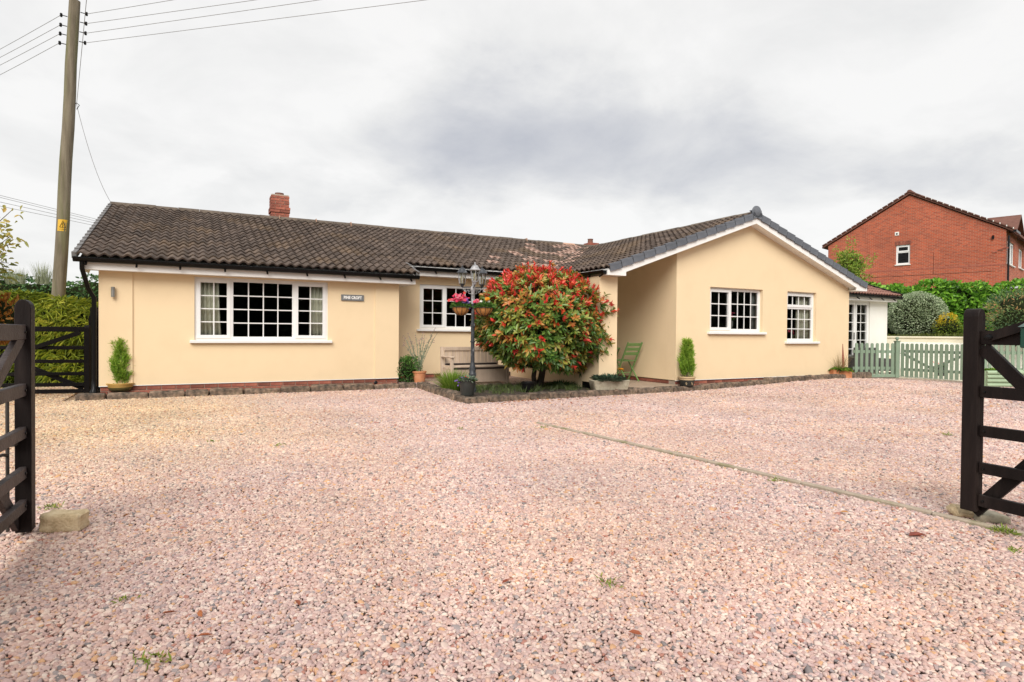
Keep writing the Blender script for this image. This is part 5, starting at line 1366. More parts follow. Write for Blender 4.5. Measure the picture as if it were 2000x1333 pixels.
MB().lathe([(0, .13), (.113, .13)], p6, 20, closed=True).build('soil', MT['soil'], bk)

# stone trough by the porch pillar
ta = gpt(1196, 762.5, .095); TDp = (ta - CAMP).dot(FWD)
tr = thing('stone_trough', 'mottled stone trough of grey green plants and a yellow flower by the porch', 'planter', (ta.x, ta.y, .095))
Mt = Matrix.Translation((ta.x, ta.y + .10, .095)) @ Matrix.Rotation(R_(-13), 4, 'Z')
tv = [(-.33, -.12, 0), (.33, -.12, 0), (.33, .12, 0), (-.33, .12, 0), (-.37, -.15, .19), (.37, -.15, .19), (.37, .15, .19), (-.37, .15, .19), (-.33, -.11, .19), (.33, -.11, .19), (.33, .11, .19), (-.33, .11, .19), (-.31, -.10, .14), (.31, -.10, .14), (.31, .10, .14), (-.31, .10, .14)]
MB().add(tv, [(0, 3, 2, 1), (0, 1, 5, 4), (1, 2, 6, 5), (2, 3, 7, 6), (3, 0, 4, 7), (4, 5, 9, 8), (5, 6, 10, 9), (6, 7, 11, 10), (7, 4, 8, 11), (8, 9, 13, 12), (9, 10, 14, 13), (10, 11, 15, 14), (11, 8, 12, 15)]).build('trough', MT['trough'], tr, bevel=.012, M=Mt)
MB().add(tv[12:16], [(0, 1, 2, 3)]).build('soil', MT['soil'], tr, M=Mt, smooth=0)
cc = Mt @ Vector((-.02, 0, .16))
tuft('foliage', cc, .32, 420, .24, .026, leafmat('succulent_leaf', [(0, (.03, .07, .045)), (1, (.12, .19, .12))], .5, .2), tr, spread=1.15, up=1.0, droop=.4)
fy = dpt(1211, 721, TDp - .05)
flowers('yellow_blooms', [np.array(fy) + rng.normal(size=3) * .02 for _ in range(5)], ORANGES, tr, r=.05, petals=9, nrm=(0, -.2, 1))
MB().tube([cc, fy], .004, 5).build('flower_stem', MT['twig'], tr)

# terracotta planter at the right corner
pa = gpt(1650.5, 739, .125)
tpn = thing('terracotta_planter', 'rectangular terracotta planter of grasses at the gable corner', 'planter', (pa.x, pa.y, .12))
Mp = Matrix.Translation((pa.x - .02, pa.y + .12, .12)) @ Matrix.Rotation(R_(-24), 4, 'Z')
MB().box(-.235, .235, -.12, .12, 0, .19).build('box', MT['terracotta'], tpn, bevel=.008, smooth=0, M=Mp)
MB().box(-.245, .245, -.13, .13, .1905, .205).build('rim', MT['terracotta'], tpn, smooth=0, M=Mp)
cc = Mp @ Vector((0, 0, .20))
tuft('foliage', cc, .26, 330, .17, .022, G_LIME, tpn, spread=1.4, up=.7, droop=.55)
tuft('foliage', cc, .24, 160, .15, .022, G_MID, tpn, spread=1.4, up=.6, droop=.55)
tuft('dry_grass', cc, .2, 130, .55, .005, leafmat('straw', [(0, (.26, .19, .09)), (1, (.42, .33, .17))]), tpn, spread=.6, up=1.1, shape='blade', droop=.2)
q0 = dpt(1647, 728, (pa - CAMP).dot(FWD) + .12); q1 = dpt(1646, 672, (pa - CAMP).dot(FWD) + .12)
MB().tube([q0, q0.lerp(q1, .5), q1], [.035, .025, .006], 7).build('flower_spike', MT['deadleaf'], tpn)

# ================================================================== PICKET FENCE AND GATE
def picket_mesh(h, w=.075, d=.018):
    pts = [(-w / 2, 0), (w / 2, 0), (w / 2, h - w * .45)] + [(w / 2 * math.cos(a), h - w * .45 + w * .45 * math.sin(a)) for a in np.linspace(.3, math.pi - .3, 6)] + [(-w / 2, h - w * .45)]
    me = MB().prism(pts, -d / 2, d / 2, XZ).mesh('picket', smooth=0); me.materials.append(MT['sage']); return me
pk_me = picket_mesh(.84)
def picket_run(t, A, B, n, z, h=.84, rails=(.24, .66), braces=False, ends=True):
    A = Vector((A.x, A.y, z)); B = Vector((B.x, B.y, z)); d = (B - A).normalized(); ang = math.atan2(d.y, d.x); nrm_ = Vector((-d.y, d.x, 0))
    if nrm_.dot(Vector((A.x, A.y, 0))) < 0: nrm_ = -nrm_
    for i in range(n):
        p = A.lerp(B, (i + .5) / n) + Vector((0, 0, random.uniform(-.006, .006)))
        link_mesh('picket', pk_me, None, t, loc=p + Vector((0, 0, .04)), rot=(0, 0, ang + random.uniform(-.015, .015)))
    for r in rails:
        MB().bar(A + nrm_ * .032 + Vector((0, 0, r)), B + nrm_ * .032 + Vector((0, 0, r)), .032, .07).build('rail', MT['sage'], t, smooth=0)
    if braces:
        m_ = A.lerp(B, .5)
        MB().bar(A + nrm_ * .034 + Vector((0, 0, .64)), m_ + nrm_ * .034 + Vector((0, 0, .27)), .028, .06).build('brace', MT['sage'], t, smooth=0)
        MB().bar(B + nrm_ * .034 + Vector((0, 0, .64)), m_ + nrm_ * .034 + Vector((0, 0, .27)), .028, .06).build('brace', MT['sage'], t, smooth=0)
def fence_post(label, P, h, finial=True):
    t = thing('fence_post', label, 'post', (P.x, P.y, .1))
    MB().box(-.05, .05, -.05, .05, 0, h).build('post', MT['sage'], t, bevel=.005, smooth=0, M=Matrix.Translation((P.x, P.y, .1)) @ Matrix.Rotation(-YAW, 4, 'Z'))
    MB().box(-.062, .062, -.062, .062, h, h + .02).build('cap', MT['sage'], t, smooth=0, M=Matrix.Translation((P.x, P.y, .1)) @ Matrix.Rotation(-YAW, 4, 'Z'))
    if finial: MB().lathe([(.02, 0), (.018, .015), (.042, .045), (.045, .065), (.03, .095), (0, .105)], (P.x, P.y, .1 + h + .02), 16).build('finial', MT['sage'], t)
    return t
fA = gpt(1667, 736.5, .12); fB = gpt(1751, 736.5, .12); fC = gpt(1884, 745, .12); fE = gpt(1921, 739, .12)
f1 = thing('picket_fence', 'sage green picket fence between the cream gable and the gate post', 'fence', fA)
picket_run(f1, fA, fB - (fB - fA).normalized() * .05, 8, .10)
MB().bar(Vector((fA.x, fA.y, .15)), Vector((fB.x, fB.y, .15)), .03, .07).build('gravel_board', MT['sage'], f1, smooth=0)
fence_post('sage green fence post with round finial beside the picket gate', fB, .92)
f2 = thing('picket_gate', 'sage green picket garden gate standing ajar over the gravel', 'gate', fB)
picket_run(f2, fB + (fC - fB).normalized() * .08, fC, 13, .10, rails=(.22, .68), braces=True)
fence_post('sage green gate post behind the black gate, without finial', fE, .90, False)
f3 = thing('picket_fence', 'sage green picket fence behind the pale green log planter', 'fence', fE)
picket_run(f3, fE + RIGHT * .08, fE + RIGHT * 2.0 - FWD * .1, 14, .10)
lq = gpt(1929, 757, .12)
lpn = thing('log_planter', 'pale green half log planter behind the black gate', 'planter', lq)
for k in range(4):
    MB().tube([lq + FWD * .04 + Vector((0, 0, .045 + .085 * k)), lq + FWD * .04 + RIGHT * 1.1 + Vector((0, 0, .045 + .085 * k))], .044, 12).build('log', MT['planter_green'], lpn)
    MB().tube([lq + FWD * .42 + Vector((0, 0, .045 + .085 * k)), lq + FWD * .42 + RIGHT * 1.1 + Vector((0, 0, .045 + .085 * k))], .044, 12).build('log', MT['planter_green'], lpn)
for s_ in (.0, 1.07):
    MB().bar(lq + RIGHT * s_ + FWD * .06 + Vector((0, 0, .17)), lq + RIGHT * s_ + FWD * .40 + Vector((0, 0, .17)), .03, .33).build('end_panel', MT['planter_green'], lpn, smooth=0)
MB().bar(lq + RIGHT * .03 + FWD * .23 + Vector((0, 0, .29)), lq + RIGHT * 1.05 + FWD * .23 + Vector((0, 0, .29)), .32, .02).build('soil', MT['soil'], lpn, smooth=0)
tuft('foliage', lq + RIGHT * .30 + FWD * .22 + Vector((0, 0, .30)), .28, 260, .14, .03, G_LIME, lpn, spread=1.2, up=.8, droop=.4)

# garden side: patio, retaining wall, sofa
pt = MB().prism([(14.6, 10.55), (15.0, 9.6), (fB.x, fB.y + .02), (fC.x + .05, fC.y - .15), (26, 2.0), (30, 14), (14.6, 14)], 0.05, 0.115).build('patio', MT['creamwall'], smooth=0)
pt['kind'] = 'structure'
rwA = dpt(1728, 656, 18.9); rwB = dpt(2080, 658, 17.2)
rw = thing('retaining_wall', 'low cream block retaining wall behind the picket gate', 'wall', (rwA.x, rwA.y, .1))
dw = Vector((rwB.x - rwA.x, rwB.y - rwA.y, 0)); Lw = dw.length; dw.normalize(); angw = math.atan2(dw.y, dw.x)
Mw_ = Matrix.Translation((rwA.x, rwA.y, 0)) @ Matrix.Rotation(angw, 4, 'Z')
MB().box(0, Lw, .012, .22, 0.05, 1.10).build('wall', MT['creamwall'], rw, smooth=0, M=Mw_)
blk = MB().box(.003, .437, 0, .1, .003, .212).mesh('block', bevel=.004, smooth=0); blk.materials.append(MT['whitewall'])
for r in range(4):
    x = -.22 if r % 2 else 0.0
    while x < Lw - .45:
        if x >= -.01:
            o = link_mesh('block', blk, None, rw); Mo = Mw_ @ Matrix.Translation((x, 0, .11 + r * .215)); o.location = Mo.to_translation(); o.rotation_euler = Mo.to_euler()
        x += .44
MB().box(-.02, Lw, -.03, .26, 1.101, 1.155).build('coping', MT['creamwall'], rw, bevel=.006, smooth=0, M=Mw_)
MB().box(0, Lw + 3, .23, 12, 0.0, 1.13).build('bank', MT['soil'], smooth=0, M=Mw_)['kind'] = 'structure'
so = dpt(1700, 735, 16.6); so.z = .115
sf = thing('garden_sofa', 'dark grey rattan garden sofa behind the picket fence', 'sofa', so)
Ms = Matrix.Translation(so) @ Matrix.Rotation(-YAW - .1, 4, 'Z')
MB().box(-.42, .22, 0, .10, .05, .72).build('backrest', MT['rattan'], sf, bevel=.02, M=Ms)
MB().box(-.42, .22, .101, .75, .05, .40).build('seat', MT['rattan'], sf, bevel=.02, M=Ms)
MB().box(.221, .56, .0, .75, .08, .42).build('armrest', MT['rattan'], sf, bevel=.02, M=Ms)
MB().box(-.40, .20, .11, .72, .401, .50).build('cushion', MT['greypanel'], sf, bevel=.03, M=Ms)
for sx in (-.38, .5):
    for sy in (.04, .68): MB().box(sx, sx + .05, sy, sy + .05, 0, .05).build('leg', MT['black'], sf, smooth=0, M=Ms)
rp = dpt(1837, 735, 16.0); rp.z = .115
rpt = thing('geranium_pot', 'dark pot of orange flowers standing behind the picket gate', 'potted plant', rp)
MB().lathe([(.10, 0), (.14, .22), (.15, .24), (.13, .24), (0, .2)], rp, 18, closed=True).build('pot', MT['blackpot'], rpt)
tuft('foliage', (rp.x, rp.y, rp.z + .22), .16, 90, .12, .03, G_MID, rpt, spread=1.0, up=.9)
flowers('blooms', [np.array([rp.x, rp.y, rp.z + .38]) + rng.normal(size=3) * .06 for _ in range(12)], REDS, rpt, r=.03)

# ================================================================== FIELD GATES
def field_gate(name, label, P, u, length, rails, post_h, post_z0, m_post, m_rail, braces, rail_t=.035, post=(.088, .076), extra=None, pz=None):
    """P: foot of the closing stile; u: unit vector from it towards the hinges"""
    t = thing(name, label, 'gate', (P.x, P.y, P.z))
    ang = math.atan2(u.y, u.x); n = Vector((-u.y, u.x, 0))
    Mg = Matrix.Translation((P.x, P.y, 0)) @ Matrix.Rotation(ang, 4, 'Z')
    w, d = post[1] / 2, post[0] / 2
    prof = [(-w, post_z0), (w, post_z0), (w, post_h - .05)] + [(w * math.cos(a), post_h - .05 + .05 * math.sin(a)) for a in (.5, 1.0, 1.57, 2.14, 2.64)] + [(-w, post_h - .05)]
    MB().prism(prof, -d, d, Matrix(((0, 0, 1, 0), (1, 0, 0, 0), (0, 1, 0, 0), (0, 0, 0, 1)))).build('stile', MT[m_post], t, bevel=.004, smooth=0, M=Mg)
    MB().box(length - .06, length + .06, -w, w, post_z0 + .05, post_h + .12).build('stile', MT[m_post], t, bevel=.006, smooth=0, M=Mg)
    for (z0, z1) in rails:
        r = MB().box(d + .0005, length - .061, -rail_t / 2, rail_t / 2, z0, z1).build('rail', MT[m_rail], t, bevel=.004, smooth=0, M=Mg)
        for s in (d + .03, length - .12):
            for sg_ in (-1, 1):
                MB().lathe([(0, 0), (.009, 0), (.007, .006), (0, .007)], (0, 0, 0), 8).build('bolt', MT['black'], r, M=Mg @ Matrix.Translation((s, sg_ * rail_t / 2, (z0 + z1) / 2)) @ Matrix.Rotation(-sg_ * math.pi / 2, 4, 'X'))
    for (s0, za, s1, zb, off, hh) in braces:
        MB().bar(Mg @ Vector((s0, off, za)), Mg @ Vector((s1, off, zb)), .028, hh, up=(0, 0, 1)).build('brace', MT[m_rail], t, smooth=0)
    return t, Mg
uL = (RIGHT * .44 - FWD * .90).normalized()
GLp = lat(-2.765, 3.42)
gl, MgL = field_gate('field_gate', 'open weathered brown five bar gate beside the yellow sandstone block', Vector((GLp.x, GLp.y, .0)), uL, 2.9,
    [(1.108, 1.193), (.79, .862), (.553, .619), (.326, .394), (.145, .209)], 1.335, .02, 'blackwood', 'greywood',
    [(.08, 1.13, 1.55, .36, .0, .075), (.02, .06, 1.30, 1.10, -.034, .075)])
MB().tube([MgL @ Vector((.10, -.055, .78)), MgL @ Vector((.10, -.055, .05))], .009, 8).build('drop_bolt', MT['wire'], gl)
MB().tube([MgL @ Vector((.10, -.055, .47)), MgL @ Vector((.16, -.06, .485)), MgL @ Vector((.26, -.085, .485))], .009, 8).build('bolt_handle', MT['wire'], gl)
MB().box(.05, .12, -.07, -.02, .52, .57).build('bolt_bracket', MT['wire'], gl, smooth=0, M=MgL)
uR = (RIGHT * .41 - FWD * .91).normalized()
GRp = lat(2.905, 3.79)
gr, MgR = field_gate('field_gate', 'open black five bar gate propped on flat stones', Vector((GRp.x, GRp.y, .0)), uR, 2.9,
    [(1.118, 1.205), (.79, .862), (.548, .616), (.318, .386), (.112, .185)], 1.345, .075, 'blackwood', 'blackwood',
    [(.055, 1.10, 1.0, .12, .0, .075), (.0, .06, .85, 1.10, .034, .075)])
MB().bar(MgR @ Vector((.10, -.034, 1.165)), MgR @ Vector((1.3, -.034, 1.60)), .03, .055).build('raised_heel', MT['blackwood'], gr, smooth=0)
MB().lathe([(0, 0), (.02, 0), (.016, .012), (0, .015)], (0, 0, 0), 10).build('bolt', MT['black'], gr, M=MgR @ Matrix.Translation((.11, -.050, 1.165)) @ Matrix.Rotation(math.pi / 2, 4, 'X'))
lb = thing('letter_box', 'dark green metal box fixed to the black gate top rail', 'letter box', MgR @ Vector((.42, -.12, 1.08)))
MB().box(.31, .60, -.14, -.05, 1.105, 1.225).build('box', MT['greenbox'], lb, bevel=.006, smooth=0, M=MgR)
MB().add([(.304, -.15, 1.2255), (.606, -.15, 1.2255), (.606, -.05, 1.26), (.304, -.05, 1.26), (.304, -.05, 1.2255), (.606, -.05, 1.2255)], [(0, 1, 2, 3), (0, 3, 4), (1, 5, 2), (0, 4, 5, 1)]).build('lid', MT['greenbox'], lb, smooth=0, M=MgR)
for P_, u_, nm in ((GLp, uL, 'square black gatepost hinging the weathered brown gate'), (GRp, uR, 'square black gatepost hinging the black gate')):
    h = P_ + u_ * 3.06
    t = thing('gatepost', nm, 'post', (h.x, h.y, 0))
    MB().box(-.085, .085, -.085, .085, -.04, 1.5).build('post', MT['blackwood'], t, bevel=.008, smooth=0, M=Matrix.Translation((h.x, h.y, 0)) @ Matrix.Rotation(math.atan2(u_.y, u_.x), 4, 'Z'))
    MB().box(-.09, .09, -.09, .09, 1.5, 1.53).build('cap', MT['blackwood'], t, bevel=.006, smooth=0, M=Matrix.Translation((h.x, h.y, 0)) @ Matrix.Rotation(math.atan2(u_.y, u_.x), 4, 'Z'))
# wedge stones
q = gpt(124, 1038, .0)
o = link_mesh('stone_block', stone_mesh('stone_block', .215, .125, .11, 21, rough=.005, cuts=3, bev=.14), MT['sandstone'], loc=(q.x, q.y + .03, -.006), rot=(0, 0, -YAW + .10))
setp(o, 'yellow sandstone block lying on the gravel against the weathered gate', 'stone')
q = gpt(1890, 1010, .0)
o = link_mesh('wedge_stone', stone_mesh('wedge_stone', .19, .12, .062, 5, rough=.009, bev=.34), MT['sandstone'], loc=(q.x, q.y + .01, -.004), rot=(.05, .10, -YAW - .35))
setp(o, 'flat tan wedge stone under the foot of the black gate', 'stone')
q = gpt(1944, 1020, .0)
o = link_mesh('wedge_stone', stone_mesh('wedge_stone', .17, .14, .06, 9, rough=.008, bev=.2), MT['trough'], loc=(q.x, q.y + .04, -.006), rot=(.0, .05, -YAW - .1))
setp(o, 'greenish grey flat stone behind the tan wedge stone', 'stone')
q = gpt(1792, 1046, .012)
m_ = MB(); m_.add([(-.055, 0, 0), (-.03, .022, .012), (.012, .024, .014), (.055, .006, .004), (.01, 0, -.002), (-.03, -.022, .014), (.015, -.02, .016)], [(0, 4, 2, 1), (4, 3, 2), (0, 5, 6, 4), (4, 6, 3)])
o = m_.build('fallen_leaf', MT['deadleaf'], M=Matrix.Translation(q) @ Matrix.Rotation(-YAW + .1, 4, 'Z'))
o.modifiers.new('thickness', 'SOLIDIFY').thickness = .0015
setp(o, 'curled dark red dry leaf lying alone on the gravel', 'leaf')

# back gate between house and hedge
bgR = gpt(171, 767.5, .02); bgL = gpt(-30, 770.5, .02)
ub = (bgL - bgR); blen = ub.length; ub.normalize(); ub.z = 0; ub.normalize()
g3, Mg3 = field_gate('field_gate', 'closed black five bar gate between the house and the hedge', Vector((bgR.x, bgR.y, 0)), ub, 2.9,
    [(1.12, 1.21), (.80, .865), (.56, .62), (.335, .395), (.14, .205), (.02, .09)], 1.24, .02, 'backgate', 'backgate',
    [(.10, 1.11, 1.35, .62, .036, .075), (.08, .10, 1.35, .70, -.036, .08)])
pb = gpt(184, 765, 0); pb.y = max(pb.y, 13.0); pb.x = -1.62
gpz = thing('gatepost', 'tall black gatepost against the corner of the house', 'post', (pb.x, pb.y, 0))
MB().box(pb.x - .09, pb.x + .09, pb.y - .09, pb.y + .09, -.04, 1.58).build('post', MT['backgate'], gpz, bevel=.006, smooth=0)
MB().box(pb.x - .10, pb.x - .005, pb.y - .20, pb.y - .092, 1.02, 1.42).build('latch_board', MT['backgate'], gpz, smooth=0)

# ================================================================== POLE AND WIRES
PD = 13.1
pb0 = dpt(111.5, 642.5, PD); ptop = dpt(146, 2, PD)
pole = thing('utility_pole', 'tall weathered wooden utility pole rising from the hedge', 'utility pole', (pb0.x, pb0.y, 0))
axis = (ptop - pb0); foot = pb0 - axis * (CAM_H / axis.z)
npt = 12
MB().tube([foot.lerp(ptop, k / npt) + Vector((.008 * math.sin(k * 1.7), .008 * math.cos(k * 2.1), 0)) * (0 if k in (0, npt) else 1) for k in range(npt + 1)], [.134 - .030 * k / npt for k in range(npt + 1)], 16).build('shaft', MT['pole'], pole)
toC = (CAMP - pb0); toC.z = 0; toC.normalize(); sideR = Vector((0, 0, 1)).cross(toC).normalized()
if sideR.dot(RIGHT) < 0: sideR = -sideR
def on_pole(y, right=0.0, out=0.0):
    t_ = (dpt(130, y, PD).z - foot.z) / (ptop.z - foot.z)
    return foot.lerp(ptop, t_) + sideR * right + toC * out
sgc = on_pole(442, 0, 0); r_at = .121
sgm = MB(); ns_ = 6
for zz in (-.125, .125):
    for k in range(ns_ + 1):
        a = -0.75 + 1.5 * k / ns_
        v = toC * math.cos(a) + sideR * math.sin(a)
        sgm.v.append(tuple(sgc + v * (r_at + .006) + axis.normalized() * zz))
for k in range(ns_): sgm.f.append((k, k + 1, ns_ + 2 + k, ns_ + 1 + k))
ws = thing('warning_sign', 'yellow electricity warning sign wrapped on the wooden pole', 'sign', sgc)
sgm.build('plate', MT['yellow'], ws)
def pole_line(name, pts2, r_, parent, m_='black'):
    pp = []
    for a, zz in pts2:
        v = toC * math.cos(a) + sideR * math.sin(a); pp.append(sgc + v * (r_at + .008) + axis.normalized() * zz)
    return MB().tube(pp, r_, 5).build(name, MT[m_], parent)
pole_line('triangle', [(-.42, -.045), (.0, -.045), (.42, -.045), (.2, .025), (0, .10), (-.2, .025), (-.42, -.045)], .005, ws)
pole_line('bolt_symbol', [(.05, .06), (-.08, .01), (.06, .01), (-.04, -.035)], .005, ws)
pole_line('text_line', [(-.5, -.085), (0, -.085), (.5, -.085)], .004, ws)
RY = [20, 39, 58, 77]; RX = [(330, 0), (490, 0), (614, 0), (820, 0)]
LY = [36, 55, 72, 90]; LX = [(0, 90), (0, 106), (0, 121), (0, 140)]
def insulator(p, d):
    o = MB().tube([p, p + d * .10], .009, 6).build('insulator_arm', MT['black'], pole)
    MB().lathe([(.0, -.038), (.02, -.038), (.028, -.015), (.02, 0), (.028, .015), (.02, .038), (0, .038)], p + d * .11, 12).build('insulator', MT['black'], o)
    return p + d * .11
def wire(label, p0, p1, r=.0052, sag=0.0, n=8, group=None):
    p0 = Vector(p0); p1 = Vector(p1)
    o = MB().tube([p0.lerp(p1, k / n) - Vector((0, 0, sag * 4 * (k / n) * (1 - k / n))) for k in range(n + 1)], r, 5).build('overhead_wire', MT['cable'])
    return setp(o, label, 'wire', group)
ORD = ('topmost', 'second highest', 'third highest', 'lowest')
for i in range(4):
    p = insulator(on_pole(RY[i] + 2, .11, .02), sideR)
    d = ray(*RX[i]); e_ = CAMP + d * ((p.z - CAM_H) / d.z)
    wire(ORD[i] + ' of the four grey wires from the pole top out over the drive', p, p + (e_ - p) * 3.2, sag=.02, n=14, group='wires over the drive')
    p = insulator(on_pole(LY[i], -.11, 0), -sideR)
    d = ray(*LX[i]); e_ = CAMP + d * ((p.z - CAM_H) / d.z)
    wire(ORD[i] + ' of the four grey wires from the pole top away along the hedge', p, p + (e_ - p) * 6, sag=.15, n=10, group='wires along the hedge')
kp = on_pole(203, .13, .03)
MB().tube([kp - sideR * .03, kp + Vector((0, 0, .04)), kp + sideR * .05, kp - Vector((0, 0, .10))], .008, 6).build('cable_clamp', MT['black'], pole)
wire('service cable dropping from the pole to the left end of the roof ridge', kp, (LX0 + .02, RIDGE_Y - .1, zmain(RIDGE_Y) + .02), r=.0045, sag=.25, n=12)
d = ray(169, 0); e_ = CAMP + d * ((kp.z + .15 - CAM_H) / d.z)
wire('thin cable rising from the pole clamp towards the gateway', kp, kp + (e_ - kp) * 1.8, r=.0045, sag=.0)
for k, (ya, yb) in enumerate(((382, 429), (386, 433), (395, 437), (403, 442))):
    a_ = dpt(0, ya, 27); d = ray(190, yb); b_ = CAMP + d * ((a_.z - CAM_H) / d.z)
    wire(ORD[k] + ' of the four faint distant wires passing behind the pole', a_ - (b_ - a_) * 1.5, a_ + (b_ - a_) * 2.0, r=.010, group='distant wires')

# ================================================================== HEDGES AND SHRUBS
def hedge(name, label, A, B, z0, z1, depth, n, Ln, Wd, material, seed=0, rag=.12, shape='hex', droop=.2, up=.3, core=True, rfun=None, cat='hedge'):
    A = Vector((A[0], A[1], 0)); B = Vector((B[0], B[1], 0)); d = (B - A); L_ = d.length; d.normalize(); nb = Vector((-d.y, d.x, 0))
    if nb.dot(A + B) < 0: nb = -nb                 # nb points away from the camera
    t = thing(name, label, cat, (A.x, A.y, z0))
    r0 = np.random.default_rng(seed); ph = r0.uniform(0, 6, 6)
    s = rng.random(n) * L_; kind_ = rng.random(n); h = z1 - z0
    tz = np.sin(s * 2.1 + ph[0]) * .5 + np.sin(s * 4.7 + ph[1]) * .35 + np.sin(s * 9.3 + ph[2]) * .25
    ztop = z1 + rag * tz
    v = rng.random(n); dep = np.zeros(n); z = z0 + v * (ztop - z0)
    top = kind_ > .68
    dep[top] = rng.random(top.sum()) * depth; z[top] = ztop[top] - rng.random(top.sum()) * .06
    front = ~top
    bul = .5 + .5 * np.sin(s * 3.1 + z * 4 + ph[3]) * np.sin(s * 1.3 - z * 3 + ph[4])
    dep[front] = -bul[front] * rag * 1.2 + rng.random(front.sum()) ** 2 * .35
    P = np.array(A)[None] + np.array(d)[None] * s[:, None] + np.array(nb)[None] * dep[:, None]; P[:, 2] = z
    out = np.where(top[:, None], np.array([0, 0, 1.0])[None], -np.array(nb)[None])
    D = norm(out * .8 + rdir(n) * .9 + np.array([0, 0, up])); N = norm(out + .6 * rdir(n) + np.array([0, 0, .5]))
    rn = np.clip(rng.random(n) * .75 + .25 * (bul) + .1 * v - .1, 0, 1) if rfun is None else rfun(P, v, bul)
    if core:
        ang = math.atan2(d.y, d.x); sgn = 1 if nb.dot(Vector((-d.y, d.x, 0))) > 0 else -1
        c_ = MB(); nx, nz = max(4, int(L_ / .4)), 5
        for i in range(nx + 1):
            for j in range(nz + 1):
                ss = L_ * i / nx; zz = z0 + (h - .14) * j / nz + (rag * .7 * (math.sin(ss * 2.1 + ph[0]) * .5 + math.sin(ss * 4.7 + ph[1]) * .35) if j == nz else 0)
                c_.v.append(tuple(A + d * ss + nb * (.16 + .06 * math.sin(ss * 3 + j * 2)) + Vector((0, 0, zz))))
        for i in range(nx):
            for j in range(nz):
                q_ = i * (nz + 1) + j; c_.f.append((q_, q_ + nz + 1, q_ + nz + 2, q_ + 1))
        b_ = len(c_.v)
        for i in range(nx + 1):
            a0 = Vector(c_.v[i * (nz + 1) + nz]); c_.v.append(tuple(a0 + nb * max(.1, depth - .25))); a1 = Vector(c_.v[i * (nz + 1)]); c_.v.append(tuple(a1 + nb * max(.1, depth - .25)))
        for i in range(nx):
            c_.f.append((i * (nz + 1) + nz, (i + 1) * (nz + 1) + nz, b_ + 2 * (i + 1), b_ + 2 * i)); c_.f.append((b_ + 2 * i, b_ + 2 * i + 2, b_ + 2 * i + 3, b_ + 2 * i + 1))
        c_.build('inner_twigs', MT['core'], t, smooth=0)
    leaves('foliage', P, D, N, Ln * rng.uniform(.65, 1.25, n), Wd * rng.uniform(.75, 1.25, n), rn, material, t, shape, droop=droop)
    return t
BAMB = leafmat('yellow_green_narrow_leaf', [(0, (0.114, 0.162, 0.019)), (.4, (0.259, 0.324, 0.032)), (.75, (0.470, 0.503, 0.056)), (1, (0.680, 0.616, 0.114))], .5, .35)
HEDD = leafmat('hedgerow_leaf', [(0, (0.027, 0.076, 0.020)), (.6, (0.076, 0.170, 0.048)), (1, (0.170, 0.289, 0.085))], .5, .3)
LAUR = leafmat('laurel_leaf', [(0, (0.041, 0.121, 0.014)), (.45, (0.131, 0.317, 0.030)), (.8, (0.278, 0.539, 0.055)), (1, (0.466, 0.744, 0.112))], .35, .35)
hedge('bamboo_hedge', 'yellow green narrow leaved hedge behind the closed black gate', lat(-13.2, 11.9), lat(-8.80, 12.75), 0.0, 1.66, 1.5, 9000, .25, .021, BAMB, seed=2, rag=.34, droop=.5, up=.35)
hedge('boundary_hedge', 'tall dark green hedgerow in the field behind the pole', lat(-24, 18.0), lat(-13.4, 20.5), 0.0, 2.80, 2.2, 9000, .13, .06, HEDD, seed=5, rag=.22)
wisp = thing('grass_plumes', 'wispy pale weed stems standing above the dark hedgerow', 'plant', lat(-15.4, 18.0, 2.6))
for px_ in (18, 30, 44, 76, 84, 92):
    c_ = dpt(px_, 556, 18.2)
    tuft('plume', c_, .14, 70, .75 if px_ > 60 else .55, .010, leafmat('pale_weed', [(0, (.24, .27, .17)), (1, (.42, .44, .30))], .7, .3), wisp, spread=.28, up=1.3, shape='blade', droop=.1)
def sparse_tree(name, label, base, top_c, r, nb_, per, Ln, Wd, material, lean=None, tr=.05, seed=0, rfun=None, extra=()):
    t = thing(name, label, 'tree', (base[0], base[1], base[2]))
    c = np.array(top_c, float); r = np.array(r, float); mb = MB(); b0 = Vector(base)
    mb.tube([b0, b0.lerp(Vector(c), .5) + Vector((.04, .02, 0)), Vector(c)], [tr, tr * .7, tr * .35], 8)
    mb.build('trunk', MT['bark'], t)
    P = []; D = []; lb_ = MB(); rn = []
    ends = [c + rdir(1)[0] * r * rng.uniform(.55, 1.0) for _ in range(nb_)] + [np.array(e) for e in extra]
    for e in ends:
        s0 = np.array(b0.lerp(Vector(c), rng.uniform(.7, 1.0))); m_ = (s0 + e) / 2 + np.array([0, 0, .08])
        lb_.tube([s0, m_, e], [tr * .3, tr * .18, .004], 5)
        v_ = rng.random()
        for k in range(per):
            f = .35 + .7 * rng.random(); q_ = s0 + (e - s0) * f if f < .5 else m_ + (e - m_) * (f - .5) * 2
            P.append(q_ + rng.normal(size=3) * np.array([.07, .07, .06]) * (r.mean() / .8)); D.append((e - s0) / np.linalg.norm(e - s0) * .5 + rng.normal(size=3) * .7); rn.append(np.clip(v_ * .5 + rng.random() * .5, 0, 1))
    lb_.build('limbs', MT['twig'], t)
    n = len(P)
    leaves('crown', P, D, rdir(n) + np.array([0, 0, .8]), Ln * rng.uniform(.7, 1.2, n), Wd * rng.uniform(.8, 1.2, n), np.array(rn), material, t, 'hex', droop=.2)
    return t
VARI = leafmat('variegated_leaf', [(0, (.10, .14, .03)), (.4, (.24, .26, .06)), (.7, (.46, .40, .09)), (.9, (.62, .50, .16)), (1, (.58, .30, .05))], .5, .4)
